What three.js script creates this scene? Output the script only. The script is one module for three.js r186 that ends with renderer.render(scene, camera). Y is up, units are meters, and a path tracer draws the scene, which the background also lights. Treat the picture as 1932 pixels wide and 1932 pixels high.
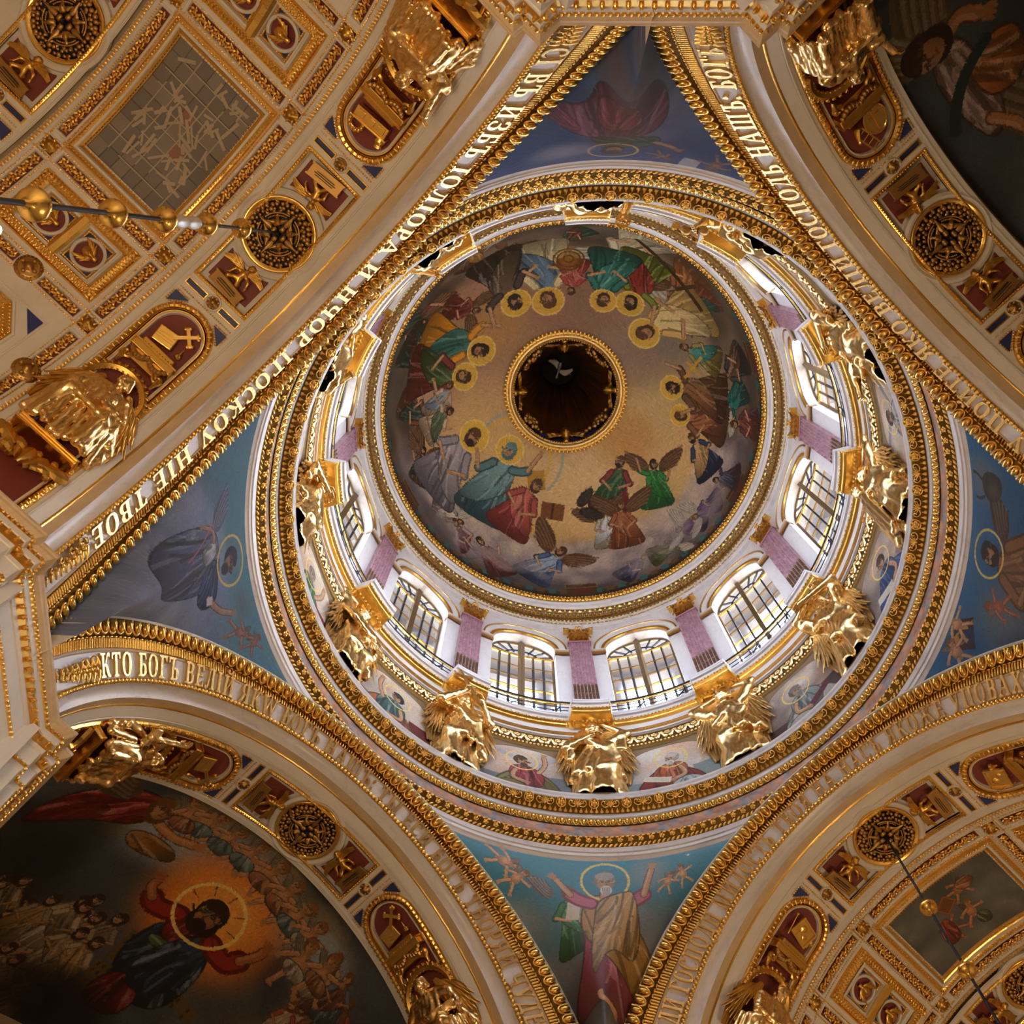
import * as THREE from 'three';
import { mergeGeometries, toCreasedNormals, mergeVertices } from 'three/addons/utils/BufferGeometryUtils.js';
import { RoundedBoxGeometry } from 'three/addons/geometries/RoundedBoxGeometry.js';
import { ImprovedNoise } from 'three/addons/math/ImprovedNoise.js';
import { FontLoader } from 'three/addons/loaders/FontLoader.js';

// ---------- camera, sky, lamps' strength, exposure ----------
const scene = new THREE.Scene();
const camera = new THREE.PerspectiveCamera(51.7256, 1, 0.1, 300);
{ // the photographer stands on the floor, a little off the axis, and looks almost straight up
  const right = new THREE.Vector3(0.70332111, 0.01031299, 0.71079748), up = new THREE.Vector3(-0.69014041, 0.24962521, 0.67925949), back = new THREE.Vector3(-0.17042778, -0.96828761, 0.18268409);
  const m4 = new THREE.Matrix4().makeBasis(right, up, back);
  camera.quaternion.setFromRotationMatrix(m4); camera.position.set(-7.94280336, 1.6, 4.55968777); camera.updateMatrixWorld(true);
}
const renderer = new THREE.WebGLRenderer({ antialias: true });
renderer.toneMapping = THREE.LinearToneMapping; renderer.toneMappingExposure = 1.28;
renderer.shadowMap.enabled = true; renderer.shadowMap.type = THREE.PCFSoftShadowMap;
const SKY = 24, LAMP = 130;                 // daylight outside the windows, chandeliers in the arms
{ // hazy bright sky, brighter towards the side of the sun
  const W = 256, H = 128, data = new Float32Array(W * H * 4);
  for (let j = 0; j < H; j++) for (let i = 0; i < W; i++) {
    const el = ((j + .5) / H - .5) * Math.PI, az = ((i + .5) / W - .5) * 2 * Math.PI, x = Math.cos(el) * Math.cos(az), y = Math.sin(el), z = Math.cos(el) * Math.sin(az);
    const c = x * .78 + y * .42 + z * .46, glow = Math.exp((c - 1) * 3.5) * 1.1, e = Math.min(1, Math.max(0, y)), b = y > 0 ? .95 - .62 * Math.sqrt(e) : .95 * Math.max(.3, 1 + y * 3), q = Math.sqrt(e);
    const o = (j * W + i) * 4; data[o] = ((.88 - .3 * q) * b + glow) * SKY; data[o + 1] = ((.94 - .12 * q) * b + glow * .98) * SKY; data[o + 2] = ((1.06 + .1 * q) * b + glow * .96) * SKY; data[o + 3] = 1;
  }
  const t = new THREE.DataTexture(data, W, H, THREE.RGBAFormat, THREE.FloatType); t.mapping = THREE.EquirectangularReflectionMapping; t.magFilter = THREE.LinearFilter; t.needsUpdate = true;
  scene.background = t;
}

// ---------- numbers, helpers ----------
const PI = Math.PI, R = (d) => d * PI / 180, V = (x, y, z) => new THREE.Vector3(x, y, z), clamp = THREE.MathUtils.clamp, lerp = THREE.MathUtils.lerp;
let seed_ = 1234567; const rnd = () => { seed_ = (seed_ + 0x6d2b79f5) | 0; let t = Math.imul(seed_ ^ (seed_ >>> 15), 1 | seed_); t = (t + Math.imul(t ^ (t >>> 7), 61 | t)) ^ t; return ((t ^ (t >>> 14)) >>> 0) / 4294967296; };
const rr = (a, b) => a + (b - a) * rnd(), seed = (n) => { seed_ = n * 7919 + 17; };
const perlin = new ImprovedNoise(), noise = (x, y, z = 0) => perlin.noise(x, y, z);
const fbm = (x, y, z = 0, o = 4) => { let s = 0, a = .5; for (let i = 0; i < o; i++) { s += a * noise(x, y, z); x = x * 2.03 + 7.1; y = y * 2.03 + 3.7; z = z * 2.03 + 1.3; a *= .5; } return s; };
const HS = 22.813, RV = 8.0, DX = 0.0772, DZ = 0.1935;       // springing of the arches, radius of the vaults, axis of the dome
const used = {};
const numbered = (n) => { const k = used[n] = (used[n] ?? -1) + 1; return k ? n + '_' + String(k).padStart(3, '0') : n; };
const mesh = (name, geo, mat, parent) => { const o = new THREE.Mesh(geo, mat); o.name = parent ? name : numbered(name); o.castShadow = o.receiveShadow = true; (parent ?? scene).add(o); return o; };
const part = (name, geo, mat, parent) => { const k = '#' + name; parent.userData_n ??= {}; const n = parent.userData_n[k] = (parent.userData_n[k] ?? -1) + 1; return mesh(n ? name + '_' + String(n).padStart(3, '0') : name, geo, mat, parent); };
const stuff = (name, geo, mat, parent) => { const o = part(name, geo, mat, parent); o.userData.kind = 'stuff'; return o; };
const thing = (name, label, category, group) => { const o = new THREE.Group(); o.name = numbered(name); o.userData = { label, category }; if (group) o.userData.group = group; scene.add(o); return o; };
const struct = (name, label) => { const o = new THREE.Group(); o.name = name; o.userData = { kind: 'structure' }; if (label) { o.userData.label = label; } scene.add(o); return o; };
let trimN = 0; const trim = (label) => struct('trim_' + (++trimN), label);
function clean(g) { // non-indexed position, normal, uv only
  if (g.index) g = g.toNonIndexed();
  const n = g.attributes.position.count;
  for (const k of Object.keys(g.attributes)) if (!['position', 'normal', 'uv'].includes(k)) g.deleteAttribute(k);
  if (!g.attributes.normal) g.computeVertexNormals();
  if (!g.attributes.uv) g.setAttribute('uv', new THREE.BufferAttribute(new Float32Array(n * 2), 2));
  g.morphAttributes = {}; g.groups = [];
  return g;
}
const merge = (list) => mergeGeometries(list.map(clean), false);
const crease = (g, deg = 35) => toCreasedNormals(g, R(deg));
const M4 = () => new THREE.Matrix4();
const basis = (x, y, z, p) => M4().makeBasis(x, y, z).setPosition(p);
const tf = (g, p = [0, 0, 0], r = [0, 0, 0], s = 1) => { const m = M4().compose(V(...p), new THREE.Quaternion().setFromEuler(new THREE.Euler(...r)), typeof s === 'number' ? V(s, s, s) : V(...s)); return g.clone().applyMatrix4(m); };
const box = (w, h, d, p, r, s) => tf(new THREE.BoxGeometry(w, h, d), p, r, s);
const ball = (rad, p, s = 1, n = 10) => tf(new THREE.SphereGeometry(rad, n, Math.max(5, n * .7 | 0)), p, [0, 0, 0], s);
const cap = (a, b, r0, r1 = r0, n = 8) => { // tapered round-ended limb
  const A = V(...a), B = V(...b), d = B.clone().sub(A), L = d.length(), pts = [];
  for (let i = 0; i <= 4; i++) { const t = i / 4 * PI / 2; pts.push(new THREE.Vector2(Math.max(1e-4, Math.sin(t) * r0), -Math.cos(t) * r0)); }
  for (let i = 0; i <= 4; i++) { const t = i / 4 * PI / 2; pts.push(new THREE.Vector2(Math.max(1e-4, Math.cos(t) * r1), L + Math.sin(t) * r1)); }
  const g = new THREE.LatheGeometry(pts, n); g.applyQuaternion(new THREE.Quaternion().setFromUnitVectors(V(0, 1, 0), d.normalize())); g.translate(...a); return g;
};
const tube = (pts, rad, n = 40, k = 6, closed = false) => new THREE.TubeGeometry(new THREE.CatmullRomCurve3(pts.map((p) => p.isVector3 ? p : V(...p)), closed), n, rad, k, closed);
// surface from a grid of points P(i, j); uv from i/nu, j/nv times scale
function gridGeo(nu, nv, P, us = 1, vs = 1) {
  const pos = [], uv = [], idx = [];
  for (let j = 0; j <= nv; j++) for (let i = 0; i <= nu; i++) { const p = P(i / nu, j / nv); pos.push(p.x, p.y, p.z); uv.push(i / nu * us, j / nv * vs); }
  for (let j = 0; j < nv; j++) for (let i = 0; i < nu; i++) { const a = j * (nu + 1) + i, b = a + 1, c = a + nu + 1, d = c + 1; idx.push(a, b, d, a, d, c); }
  const g = new THREE.BufferGeometry(); g.setAttribute('position', new THREE.Float32BufferAttribute(pos, 3)); g.setAttribute('uv', new THREE.Float32BufferAttribute(uv, 2)); g.setIndex(idx); g.computeVertexNormals(); return g;
}
// a profile [[r, y], ...] turned about the dome's axis; each segment has its own edges
function turn(profile, seg = 180, p0 = 0, pl = 2 * PI) {
  const list = [];
  for (let k = 0; k < profile.length - 1; k++) { const [r0, y0] = profile[k], [r1, y1] = profile[k + 1]; list.push(gridGeo(seg, 1, (u, v) => { const a = p0 + u * pl, r = lerp(r0, r1, v); return V(DX + r * Math.cos(a), lerp(y0, y1, v), DZ + r * Math.sin(a)); }, pl * r0, Math.hypot(r1 - r0, y1 - y0))); }
  return merge(list);
}
// bulging band between two profile points (out = bulge along the normal on the left of the direction)
const bulged = (a, b, out, n = 6) => Array.from({ length: n + 1 }, (_, i) => { const t = i / n, dx = b[0] - a[0], dy = b[1] - a[1], L = Math.hypot(dx, dy), s = Math.sin(t * PI) * out; return [lerp(a[0], b[0], t) - dy / L * s, lerp(a[1], b[1], t) + dx / L * s]; });
function turnSmooth(profile, seg = 180) { return gridGeo(seg, profile.length - 1, (u, v) => { const a = u * 2 * PI, f = v * (profile.length - 1), k = Math.min(profile.length - 2, f | 0), t = f - k, r = lerp(profile[k][0], profile[k + 1][0], t); return V(DX + r * Math.cos(a), lerp(profile[k][1], profile[k + 1][1], t), DZ + r * Math.sin(a)); }, 2 * PI * profile[0][0], 1); }
// frame on the ring: x along the ring, y = given slope direction in (r, y), z = normal towards the inside
function ringM(r, y, az, tilt = 0, s = 1) { // tilt 0: local y up, local z towards the axis
  const c = Math.cos(az), n = Math.sin(az), T = V(-n, 0, c), I = V(-c, 0, -n), U = V(0, 1, 0);
  const Y = U.clone().multiplyScalar(Math.cos(tilt)).addScaledVector(I, Math.sin(tilt)), Z = I.clone().multiplyScalar(Math.cos(tilt)).addScaledVector(U, -Math.sin(tilt)), X = Y.clone().cross(Z);
  const m = basis(X, Y, Z, V(DX + r * c, y, DZ + r * n)); if (s !== 1) m.scale(typeof s === 'number' ? V(s, s, s) : V(...s)); return m;
}
const rowRing = (g, n, r, y, tilt, a0 = 0, a1 = 2 * PI) => { g = clean(g); const l = []; for (let i = 0; i < n; i++) l.push(g.clone().applyMatrix4(ringM(r, y, a0 + (i + .5) / n * (a1 - a0), tilt))); return mergeGeometries(l, false); };
// arms of the cross: local x across, y up, z outwards
const ARMS = { lr: PI / 2, ur: 0, ul: -PI / 2, ll: PI };
const armPos = (arm, x, y, z) => { const t = ARMS[arm]; return V(x * Math.cos(t) + z * Math.sin(t), y, -x * Math.sin(t) + z * Math.cos(t)); };
// bend flat ornament (x = along the arc, y = along the arm, z = height off the surface) onto the vault; origin stays on the crown
const bend = (g, rad = RV) => { const p = g.attributes.position; for (let i = 0; i < p.count; i++) { const s = p.getX(i), d = p.getY(i), h = p.getZ(i), t = s / rad; p.setXYZ(i, (rad - h) * Math.sin(t), (rad - h) * Math.cos(t) - rad, d); } g.computeVertexNormals(); return g; };
// puts an object whose geometry stands at the crown to angle th (degrees, local +x side) and distance d on an arm
function onVault(o, arm, th, d, rad = RV) {
  const m = M4().makeRotationY(ARMS[arm]).multiply(M4().makeTranslation(0, HS, 0)).multiply(M4().makeRotationZ(-R(th))).multiply(M4().makeTranslation(0, rad, d));
  m.decompose(o.position, o.quaternion, o.scale); return o;
}
// ---------- textures and materials ----------
const tex = (w, h, fn, srgb = true, rep) => { const d = new Uint8Array(w * h * 4); for (let j = 0; j < h; j++) for (let i = 0; i < w; i++) { const c = fn(i / w, j / h), o = (j * w + i) * 4; d[o] = c[0]; d[o + 1] = c[1]; d[o + 2] = c[2]; d[o + 3] = 255; } const t = new THREE.DataTexture(d, w, h, THREE.RGBAFormat); t.wrapS = t.wrapT = THREE.RepeatWrapping; t.magFilter = THREE.LinearFilter; t.minFilter = THREE.LinearMipmapLinearFilter; t.generateMipmaps = true; if (srgb) t.colorSpace = THREE.SRGBColorSpace; if (rep) t.repeat.set(rep, rep); t.needsUpdate = true; return t; };
const tile = (f, u, v) => { const a = f(u, v), b = f(u - 1, v), c = f(u, v - 1), d = f(u - 1, v - 1), wu = u * u * (3 - 2 * u), wv = v * v * (3 - 2 * v); return (a * (1 - wu) + b * wu) * (1 - wv) + (c * (1 - wu) + d * wu) * wv; };
const veins = (u, v, f, w) => Math.exp(-Math.abs(fbm(u * f, v * f, 3.3, 5)) * w);
const C8 = (r, g, b) => [clamp(r, 0, 255), clamp(g, 0, 255), clamp(b, 0, 255)];
const tWhite = tex(512, 512, (u, v) => { const k = tile((a, b) => veins(a, b, 5, 26), u, v), m = tile((a, b) => fbm(a * 4, b * 4, 9), u, v), c = 226 + m * 16 - k * 16; return C8(c, c - 2, c - 1); }, true, .25);
const tPlain = tex(256, 256, (u, v) => { const m = tile((a, b) => fbm(a * 4, b * 4, 21), u, v), s = tile((a, b) => fbm(a * 22, b * 22, 5), u, v), c = 226 + m * 12 + s * 8; return C8(c, c - 3, c - 8); }, true, .3);
const tCream = tex(256, 256, (u, v) => { const m = tile((a, b) => fbm(a * 5, b * 5, 2), u, v), s = tile((a, b) => fbm(a * 24, b * 24, 5), u, v), c = m * 22 + s * 14; return C8(216 + c, 194 + c, 160 + c); }, true, .3);
const tPink = tex(512, 512, (u, v) => { const k = tile((a, b) => veins(a, b, 6, 12), u, v), m = tile((a, b) => fbm(a * 3, b * 5, 4), u, v), q = tile((a, b) => fbm(a * 9, b * 9, 8), u, v), g = clamp((q + .05) * 4, 0, 1); return C8(206 + m * 70 - k * 40 - g * 40, 152 + m * 70 - k * 30 + g * 8, 122 + m * 60 - k * 20 + g * 40); }, true, .35);
const tPorph = tex(512, 512, (u, v) => { const k = tile((a, b) => veins(a, b, 8, 9), u, v), m = tile((a, b) => fbm(a * 7, b * 4, 14), u, v), q = tile((a, b) => fbm(a * 26, b * 26, 8, 3), u, v); return C8(150 + m * 80 + k * 46 + q * 46, 110 + m * 66 + k * 52 + q * 40, 120 + m * 64 + k * 56 + q * 40); }, true, .5);
const tGoldR = tex(256, 256, (u, v) => { const m = tile((a, b) => fbm(a * 7, b * 7, 1), u, v), s = tile((a, b) => fbm(a * 30, b * 30, 6), u, v), c = 128 + m * 90 + s * 60; return C8(c, c, c); }, false, .6);
const std = (o) => new THREE.MeshPhysicalMaterial({ side: THREE.DoubleSide, ...o });
const lin = (r, g, b) => new THREE.Color().setRGB(r, g, b);
const M = {
  white: std({ map: tWhite, color: lin(.92, .90, .90), roughness: .32 }),
  stucco: std({ map: tPlain, color: lin(.86, .82, .76), roughness: .5 }),
  cream: std({ map: tCream, color: lin(.82, .76, .70), roughness: .42 }),
  pink: std({ map: tPink, roughness: .3 }),
  porph: std({ map: tPorph, color: lin(.9, .86, .88), roughness: .35 }),
  gold: std({ color: lin(.90, .57, .15), metalness: 1, roughness: .24, bumpMap: tGoldR, bumpScale: .012 }),
  goldSoft: std({ color: lin(.66, .38, .085), metalness: 1, roughness: .34 }),
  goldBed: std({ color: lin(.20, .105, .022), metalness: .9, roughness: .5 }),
  goldDark: std({ color: lin(.50, .29, .09), metalness: 1, roughness: .42 }),
  goldPale: std({ color: lin(.86, .60, .26), metalness: 1, roughness: .25, bumpMap: tGoldR, bumpScale: .01 }),
  red: std({ color: lin(.19, .034, .024), roughness: .6 }),
  blue: std({ map: tWhite, color: lin(.03, .05, .21), roughness: .35 }),
  iron: std({ color: lin(.03, .03, .04), roughness: .5, metalness: .6 }),
  bronze: std({ color: lin(.20, .13, .06), roughness: .45, metalness: .8 }),
  glass: std({ color: lin(.97, .98, 1), transmission: 1, thickness: 0, roughness: 0, ior: 1.45 }),
  plain: std({ map: tCream, color: lin(.7, .66, .6), roughness: .7 }),
  floor: std({ map: tCream, color: lin(.62, .58, .54), roughness: .35 }),
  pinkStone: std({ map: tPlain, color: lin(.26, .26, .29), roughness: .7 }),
  dark: std({ color: lin(.012, .012, .016), roughness: .6 }),
  silver: std({ color: lin(.8, .8, .82), roughness: .4, metalness: .5 }),
};
// ---------- the shell: floor, piers, arms, end walls ----------
{
  const f = struct('floor'); mesh('floor_slab', box(64, .4, 64, [0, -.2, 0]), M.floor, f);
  const side = { lr: 'right', ur: 'back', ul: 'left', ll: 'front' };
  for (const arm in ARMS) {
    const wl = struct('wall_' + side[arm]); wl.rotation.y = ARMS[arm];
    const END = 25;
    mesh('end_wall', box(18.5, HS + 10, .6, [0, (HS + 10) / 2, END + .3]), M.plain, wl);
    for (const s of [-1, 1]) { mesh('side_wall', box(.6, HS, END - 10.3, [s * 8.3, HS / 2, (END + 10.3) / 2]), M.stucco, wl); }
    // vault shell: outer skin so that no daylight leaks in
    mesh('vault_back', gridGeo(40, 1, (u, v) => { const t = R(-92 + 184 * u), r = 9.6; return V(Math.sin(t) * r, HS + Math.cos(t) * r, lerp(11.2, END + .6, v)); }), M.plain, wl);
  }
  // chamfered piers between the arms
  const PL = [['left', -1, -1], ['back_left', -1, 1], ['right', 1, 1], ['front_right', 1, -1]];
  for (const [n, sx, sz] of PL) {
    const w = struct('wall_pier_' + n), sh = new THREE.Shape();
    [[8.0, 12], [8.0, 10.62], [8.4, 10.62], [10.62, 8.4], [10.62, 8.0], [12, 8.0], [12, 12]].forEach(([x, z], i) => i ? sh.lineTo(x * sx, -z * sz) : sh.moveTo(x * sx, -z * sz));
    const g = new THREE.ExtrudeGeometry(sh, { depth: HS + 2, bevelEnabled: false }); g.rotateX(-PI / 2);
    mesh('pier', g, M.white, w);
  }
  // masonry behind the pendentives and round the drum: keeps the sky out of everything but the windows
  const dr = struct('wall_drum_back');
  mesh('masonry', turn([[13.2, 33.2], [13.2, 41.2], [11.15, 41.2]], 96), M.plain, dr);
  mesh('roof_shell', turn([[11.15, 52.4], [11.6, 52.9], [11.4, 56.5], [10.3, 60], [8.6, 63.4], [5.9, 66.3], [4.6, 67.4], [4.4, 78], [.05, 79]], 96), M.plain, dr);
  const rs = new THREE.Shape(); rs.moveTo(-32, -32); rs.lineTo(32, -32); rs.lineTo(32, 32); rs.lineTo(-32, 32); rs.closePath();
  const hole = new THREE.Path(); hole.absarc(DX, -DZ, 13.1, 0, 2 * PI, true); rs.holes.push(hole);
  const rg = new THREE.ExtrudeGeometry(rs, { depth: .5, bevelEnabled: false, curveSegments: 64 }); rg.rotateX(-PI / 2); rg.translate(0, 33.1, 0);
  mesh('roof_slab', rg, M.plain, dr);
  mesh('outer_walls', merge([box(64, 34, .5, [0, 16.8, -32]), box(64, 34, .5, [0, 16.8, 32]), box(.5, 34, 64, [-32, 16.8, 0]), box(.5, 34, 64, [32, 16.8, 0])]), M.plain, dr);
}
// ---------- great arches: archivolt bands leaning inwards, wider towards the springing ----------
const cth = (t) => 1 - Math.cos(t);
const EDGE = { // distance along the arm, radius about the arch's axis
  e7: () => [11.52, 8.0], p2: () => [11.22, 8.14], e5: () => [10.93, 8.14], p1: () => [10.61, 8.39],
  e3: (c) => [10.31 - .3 * c, 8.9 + .25 * c], e2: (c) => [10.22 - .6 * c, 9.27 + .16 * c], e1: (c) => [9.96 - .6 * c, 9.45 + .93 * c - .75 * c * c], e0: (c) => [9.92 - .6 * c, 9.54 + .93 * c - .75 * c * c], back: (c) => [11.0, 10.2 + c * .6],
};
const mix2 = (a, b, t) => [lerp(a[0], b[0], t), lerp(a[1], b[1], t)];
const archP = ([a, r], t) => V(Math.sin(t) * r, HS + Math.cos(t) * r, a);
const T0 = R(-88), T1 = R(88);
// band between edges A and B, optionally bulging (towards the crossing and down) by out
function archBand(A, B, out = 0, nv = 1, n = 96, us = 1) {
  return gridGeo(n, nv, (u, v) => { const t = lerp(T0, T1, u), c = cth(t), a = A(c), b = B(c), p = mix2(a, b, v); if (out) { const dx = b[0] - a[0], dy = b[1] - a[1], L = Math.hypot(dx, dy), s = Math.sin(v * PI) * out; p[0] -= Math.abs(dy) / L * s; p[1] -= Math.abs(dx) / L * s; } return archP(p, t); }, 25 * us, 1 * us);
}
// frame on the archivolt at fraction f between edges A and B: x along the arch, y from A to B, z out of the band
function archM(A, B, f, t, s = 1, lift = 0) {
  const c = cth(t), a = A(c), b = B(c), p = mix2(a, b, f), X = V(Math.cos(t), -Math.sin(t), 0), dy = V(Math.sin(t) * (b[1] - a[1]), Math.cos(t) * (b[1] - a[1]), b[0] - a[0]).normalize(), Z = X.clone().cross(dy);
  const q = archP(p, t); if (Z.z > 0) Z.negate(); q.addScaledVector(Z, lift);
  const m = basis(dy.clone().cross(Z), dy, Z, q); return s === 1 ? m : m.scale(typeof s === 'number' ? V(s, s, s) : V(...s));
}
const rowArch = (g, n, A, B, f, s = 1, lift = 0, t0 = T0, t1 = T1) => { g = clean(g); const l = []; for (let i = 0; i < n; i++) l.push(g.clone().applyMatrix4(archM(A, B, f, lerp(t0, t1, (i + .5) / n), s, lift))); return mergeGeometries(l, false); };
// small carved units (z = towards the eye)
const U_ = {
  bead: new THREE.SphereGeometry(.5, 7, 5), egg: tf(new THREE.SphereGeometry(.5, 12, 9), [0, 0, .1], [0, 0, 0], [.62, .95, .55]),
  husk: tf(new THREE.TorusGeometry(.5, .085, 6, 14, PI * 1.25), [0, .06, .05], [0, 0, PI * -1.125], [.92, 1.12, 1]),
  dart: tf(new THREE.ConeGeometry(.11, .9, 5), [0, 0, .08], [0, 0, PI], [1, 1, .7]),
  reed: tf(new THREE.CylinderGeometry(.5, .5, 1, 6, 1, false), [0, 0, 0], [0, 0, 0], [1, 1, .8]),
  rope: tf(new THREE.SphereGeometry(.5, 8, 6), [0, 0, 0], [0, 0, -.7], [.5, 1.1, .6]),
  leaf: (() => { const g = gridGeo(4, 5, (u, v) => { const x = (u - .5) * 2, w = Math.sin(Math.min(1, v * 1.15 + .25) * PI * .8) * .42 * (1 - .5 * v * v); return V(x * w, v - .5, .12 * Math.sin(v * PI) + .16 * (1 - x * x) + .18 * v * v * v); }); return g; })(),
  flower: (() => { const l = [ball(.2, [0, 0, .12], [1, 1, .8], 8)]; for (let i = 0; i < 5; i++) { const a = i / 5 * 2 * PI; l.push(ball(.24, [Math.cos(a) * .3, Math.sin(a) * .3, .02], [1, 1, .55], 7)); } return merge(l); })(),
};
const unitS = (g, sx, sy, sz = Math.min(sx, sy)) => tf(g, [0, 0, 0], [0, 0, 0], [sx, sy, sz]);
const ARCHNAME = { ul: 'arch of the coffered vault with the taped square panel', ur: 'arch before the dark vault painted with a pink-robed angel', ll: 'arch before the vault painted with the orange sun disc', lr: 'arch of the coffered vault with the painted flying cherubs' };
{
  const G = {
    soffit: archBand(EDGE.e7, EDGE.p2), rail: archBand(EDGE.p2, EDGE.e5), cove: archBand(EDGE.e5, EDGE.p1, -.07, 5), step: archBand(EDGE.p1, (c) => mix2(EDGE.p1(c), EDGE.e3(c), .1)),
    frieze: archBand((c) => mix2(EDGE.p1(c), EDGE.e3(c), .1), EDGE.e3), reedFillet: archBand(EDGE.e3, (c) => mix2(EDGE.e3(c), EDGE.e2(c), .24), .03, 3), reedBed: archBand((c) => mix2(EDGE.e3(c), EDGE.e2(c), .24), EDGE.e2), bedTorus: archBand(EDGE.e2, EDGE.e1, .13, 6), lip: merge([archBand(EDGE.e1, EDGE.e0, .03, 3), archBand(EDGE.e0, EDGE.back)]),
    bead1: rowArch(unitS(U_.bead, .15, .15, .15), 190, EDGE.p1, EDGE.e3, .06, 1, .05),
    bead2: merge([rowArch(unitS(U_.bead, .1, .085, .1), 230, EDGE.p2, EDGE.e5, -.02, 1, .03), archBand((c) => [11.27, 8.13], (c) => [11.17, 8.15], .03, 3)]),
    reeds: rowArch(unitS(U_.reed, .075, .24, .1), 300, EDGE.e3, EDGE.e2, .56, 1, .01),
    pearl: rowArch(unitS(U_.bead, .16, .07, .07), 170, EDGE.e3, EDGE.e2, .93, 1, .04),
    husks: merge([rowArch(unitS(U_.husk, .31, .40, .34), 92, EDGE.e2, EDGE.e1, .52, 1, .13), rowArch(unitS(U_.dart, .36, .42, .4), 92, EDGE.e2, EDGE.e1, .5, 1, .11, T0 + R(88 / 92), T1 + R(88 / 92))]),
  };
  const eggG = clean(unitS(U_.egg, .30, .37, .36));
  for (const arm in ARMS) {
    const t = trim('archivolt of the ' + ARCHNAME[arm]); t.rotation.y = ARMS[arm];
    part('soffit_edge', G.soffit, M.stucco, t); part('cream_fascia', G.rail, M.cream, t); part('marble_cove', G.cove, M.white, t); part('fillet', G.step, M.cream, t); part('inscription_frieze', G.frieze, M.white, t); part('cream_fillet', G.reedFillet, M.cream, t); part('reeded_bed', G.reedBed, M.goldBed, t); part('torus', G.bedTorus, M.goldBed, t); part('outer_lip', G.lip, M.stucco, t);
    stuff('bead_row', G.bead1, M.gold, t); stuff('bead_row', G.bead2, M.gold, t); stuff('reeding', G.reeds, M.gold, t); stuff('pearl_row', G.pearl, M.gold, t); stuff('husk_row', G.husks, M.gold, t);
    for (let i = 0; i < 92; i++) { const e = part('egg', eggG, M.gold, t), m = archM(EDGE.e2, EDGE.e1, .5, lerp(T0, T1, (i + .5) / 92), 1, .13); m.decompose(e.position, e.quaternion, e.scale); }
  }
}
// ---------- ring cornice over the arches ----------
{
  const t = trim('ring cornice carrying the drum');
  part('white_lip', turn([[10.6, 34.86], [10.02, 34.86], [9.93, 34.84], [9.9, 34.76], [9.9, 34.67], [9.94, 34.6], [9.94, 34.48], [10.0, 34.46]], 240), M.white, t);
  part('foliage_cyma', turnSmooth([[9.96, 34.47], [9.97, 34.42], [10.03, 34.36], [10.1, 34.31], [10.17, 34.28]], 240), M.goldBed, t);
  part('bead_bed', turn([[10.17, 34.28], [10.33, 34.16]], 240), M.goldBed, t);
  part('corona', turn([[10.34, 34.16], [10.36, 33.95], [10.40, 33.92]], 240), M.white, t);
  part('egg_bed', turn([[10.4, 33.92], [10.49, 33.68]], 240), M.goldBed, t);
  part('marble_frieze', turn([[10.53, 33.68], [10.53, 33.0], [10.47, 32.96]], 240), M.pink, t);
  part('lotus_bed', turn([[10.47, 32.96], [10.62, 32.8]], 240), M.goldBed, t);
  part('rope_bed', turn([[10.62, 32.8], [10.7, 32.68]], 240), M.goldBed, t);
  part('white_fascia', turn([[10.7, 32.68], [10.76, 32.52], [10.8, 32.5], [10.82, 32.38], [10.86, 32.36], [10.93, 32.26], [11.3, 32.2]], 240), M.white, t);
  // carved rows
  const fol = []; // palmettes and rosettes alternating under the lip
  const NF = 56, pal = [], roset = [];
  for (let i = 0; i < 7; i++) { const a = (i - 3) * .42; pal.push(tf(U_.leaf, [Math.sin(a) * .1, Math.cos(a) * .1 - .06, .02], [0, 0, -a], [.11, .2, .14])); }
  const scroll = (s) => tube([[s * .08, -.1, .04], [s * .2, -.12, .06], [s * .3, -.02, .06], [s * .25, .08, .06], [s * .18, .04, .07], [s * .22, -.02, .08]], .026, 14, 5);
  const palG = merge([...pal, scroll(1), scroll(-1), ball(.05, [0, -.1, .07], 1, 7)]);
  const rosG = merge([tf(U_.flower, [0, 0, .03], [0, 0, 0], .26), tf(new THREE.TorusGeometry(.16, .03, 6, 16), [0, 0, .03])]);
  for (let i = 0; i < NF; i++) { const a = (i + .5) / NF * 2 * PI; fol.push(palG.clone().applyMatrix4(ringM(10.06, 34.37, a, .9))); fol.push(rosG.clone().applyMatrix4(ringM(10.06, 34.37, a + PI / NF, .9))); }
  stuff('palmette_row', merge(fol), M.gold, t);
  stuff('leaf_row', rowRing(unitS(U_.leaf, .15, .16, .16), 360, 10.24, 34.22, .95), M.gold, t);
  const egg = clean(unitS(U_.egg, .19, .22, .24)), NE = 264;
  for (let i = 0; i < NE; i++) { const e = part('egg', egg, M.gold, t); ringM(10.44, 33.8, (i + .5) / NE * 2 * PI, .45).decompose(e.position, e.quaternion, e.scale); }
  stuff('husk_row', merge([rowRing(unitS(U_.husk, .2, .25, .2), NE, 10.44, 33.8, .45), rowRing(unitS(U_.dart, .22, .26, .25), NE, 10.44, 33.8, .45, PI / NE, 2 * PI + PI / NE)]), M.gold, t);
  stuff('lotus_row', merge([rowRing(tf(U_.flower, [0, 0, 0], [0, 0, 0], [.2, .17, .2]), 190, 10.55, 32.87, .75), rowRing(unitS(U_.bead, .15, .08, .1), 380, 10.49, 32.955, .6)]), M.gold, t);
  stuff('rope_row', rowRing(unitS(U_.rope, .2, .15, .14), 420, 10.665, 32.74, .6), M.gold, t);
}
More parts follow.
